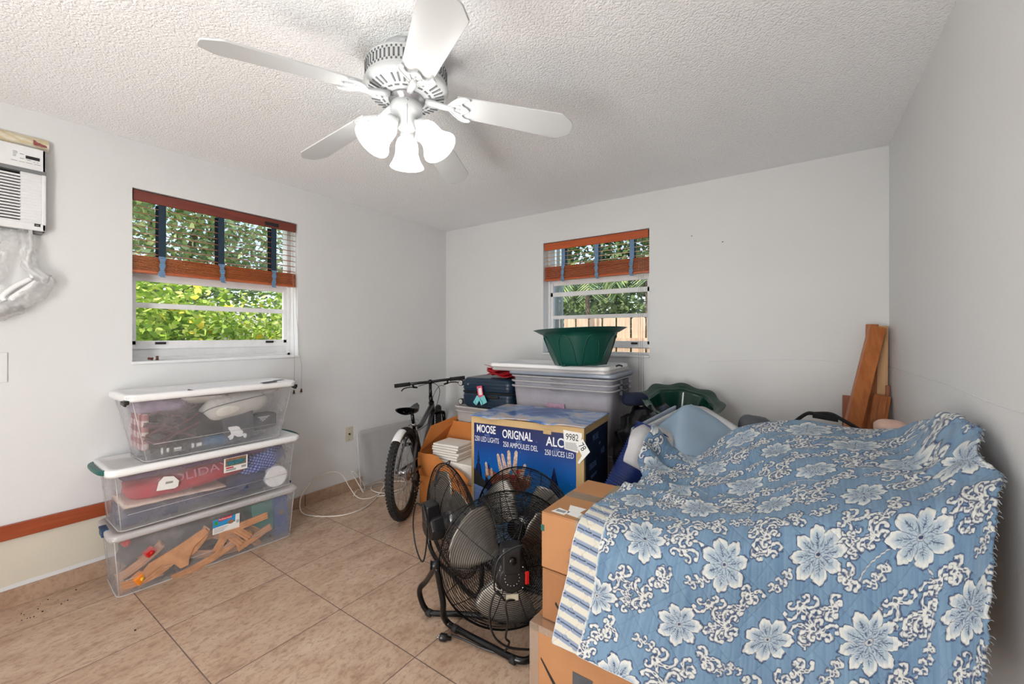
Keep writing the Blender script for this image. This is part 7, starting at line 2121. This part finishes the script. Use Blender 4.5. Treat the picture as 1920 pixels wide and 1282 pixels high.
# quilting: diagonal stitch lines dimple the padding
D1 = np.abs(((U + Vv * 0.9) / 0.075) % 1 - 0.5) * 2; D2 = np.abs(((U - Vv * 0.9) / 0.075) % 1 - 0.5) * 2
st_ = np.minimum(1 - D1, 1 - D2)
h += 0.0022 * (1 - np.exp(-(st_ / 0.10) ** 2)) 
h += 0.00035 * (U > 0.1) * np.sin(U * 2 * PI / 0.011 + 2.0 * vnoise(U * 10, Vv * 20, 6))
fray = (0.5 + vnoise(Vv * 90, Vv * 0 + 3, 7)) * 0.005
G2 = G + Nn * h[..., None]
edgeR = np.clip((U - (U[:, -1:] - 0.008)) / 0.008, 0, 1)
G2[..., 0] += edgeR * (fray - 0.004)
iu = np.clip((U / PX).astype(int), 0, NWp - 1); iv = np.clip((Vs / PX).astype(int), 0, NHp - 1)
colr = IMG[iv, iu]
stitch = np.exp(-(st_ / 0.022) ** 2)[..., None] * 0.45
colr = colr * (1 - stitch) + np.array(rgb(58, 82, 120)[:3]) * stitch
hem = 0.088 + 0.008 * np.sin(Vv * 9)
isr = (U < hem) & (Vv < 0.475 + 0.02 * np.sin(U * 40))
sc_ = stripe_cols(Vv + U * 0.18 + 0.003 * vnoise(U * 8, Vv * 8, 9))
colr = np.where(isr[..., None], sc_, colr)
hl = np.exp(-((U - hem) / 0.0022) ** 2) * (Vv < 0.48)
colr = colr * (1 - hl[..., None]) + C_WHITE * hl[..., None]
G2 += Nn * (np.where(isr, 0.0, 0.005) * 1.0)[..., None]
me = bpy.data.meshes.new('quilt')
nvt = QNU * QNV
me.vertices.add(nvt); me.vertices.foreach_set('co', G2.reshape(-1).astype(np.float32))
ii = np.arange(nvt, dtype=np.int32).reshape(QNV, QNU)
quads = np.stack([ii[:-1, :-1], ii[:-1, 1:], ii[1:, 1:], ii[1:, :-1]], axis=-1).reshape(-1, 4)
# bottom and top corner trimmed so the hem is not ruler straight
nf = len(quads)
me.loops.add(nf * 4); me.loops.foreach_set('vertex_index', quads.reshape(-1))
me.polygons.add(nf); me.polygons.foreach_set('loop_start', np.arange(0, nf * 4, 4, dtype=np.int32)); me.polygons.foreach_set('loop_total', np.full(nf, 4, dtype=np.int32))
me.polygons.foreach_set('use_smooth', np.ones(nf, dtype=bool))
me.update(calc_edges=True)
ca_ = me.color_attributes.new('print', 'FLOAT_COLOR', 'POINT')
ca_.data.foreach_set('color', np.concatenate([colr.reshape(-1, 3), np.ones((nvt, 1))], axis=1).reshape(-1).astype(np.float32))
t = NT('quilt_cloth')
at = t.new('ShaderNodeAttribute'); at.attribute_name = 'print'
fine = t.noise(420, 2, 0.5, t.objco())
t.base(t.mix(t.math('MULTIPLY', fine, 0.18), at.outputs['Color'], rgb(70, 90, 120)))
t.rm(0.92); t.b.inputs['Sheen Weight'].default_value = 0.15
t.bump(t.math('ADD', fine, t.noise(90, 3, 0.6, t.objco())), 0.35, 0.0025)
M['quilt'] = t.m
me.materials.append(M['quilt'])
qo = bpy.data.objects.new('quilt', me); COL.objects.link(qo)
md = qo.modifiers.new('solid', 'SOLIDIFY'); md.thickness = 0.006; md.offset = -1
tag(qo, 'large blue and white floral quilt draped over the pile at the right', 'quilt')
# frayed fringe threads along the right and far corner edges, and the pale binding at the bottom left
b = MB(); rf = random.Random(3)
edge_pts = [Vector(G2[j, -1]) for j in range(int(QNV * 0.1), QNV - 1, 12)]
for p in edge_pts:
    d = Vector((rf.uniform(0.2, 1), rf.uniform(-0.5, 0.5), rf.uniform(-1, 0.4))).normalized() * rf.uniform(0.003, 0.009)
    b.tube([p, p + d * 0.6, p + d + Vector((0, 0, -0.003))], 0.0006, 3)
for i in range(int(QNU * 0.84), QNU, 3):
    p = Vector(G2[100 + int(30 * rf.random()), i]) if False else Vector(G2[int(QNV / 9), i])
    d = Vector((rf.uniform(-0.4, 0.6), rf.uniform(-0.3, 0.3), rf.uniform(0.1, 1))).normalized() * rf.uniform(0.004, 0.014)
    b.tube([p, p + d * 0.6, p + d], 0.0007, 3)
fo = b.build('fringe', simple('fringe', rgb(176, 186, 196), 0.9, var=0.2), qo); fo['kind'] = 'stuff'
b = MB(); b.tube([Vector(G2[-1, i]) for i in range(0, QNU, 6)], 0.0042, 6); b.tube([Vector(G2[j, 0]) for j in range(int(QNV * 0.45), QNV, 6)], 0.0038, 6)
b.build('binding', simple('binding', rgb(206, 214, 222), 0.9, var=0.1, vs=150), qo)

# dark crumbs on the tiles by the left wall
b = MB(); rc = random.Random(9)
for k in range(26):
    x, y = XL + 0.06 + 0.16 * rc.random() ** 1.5, 0.28 + 0.34 * rc.random()
    if k > 20: x, y = XL + 0.3 + 0.9 * rc.random(), 0.2 + 0.9 * rc.random()
    r_ = rc.uniform(0.0012, 0.0038); b.ball((x, y, r_ * 0.5), (r_ * 1.6, r_, r_ * 0.6), seg=7, rings=4)
tag(b.build('floor_crumbs', M['ink']), 'tiny dark crumbs scattered on the tiles by the baseboard left of the bins', 'crumbs', kind='stuff')
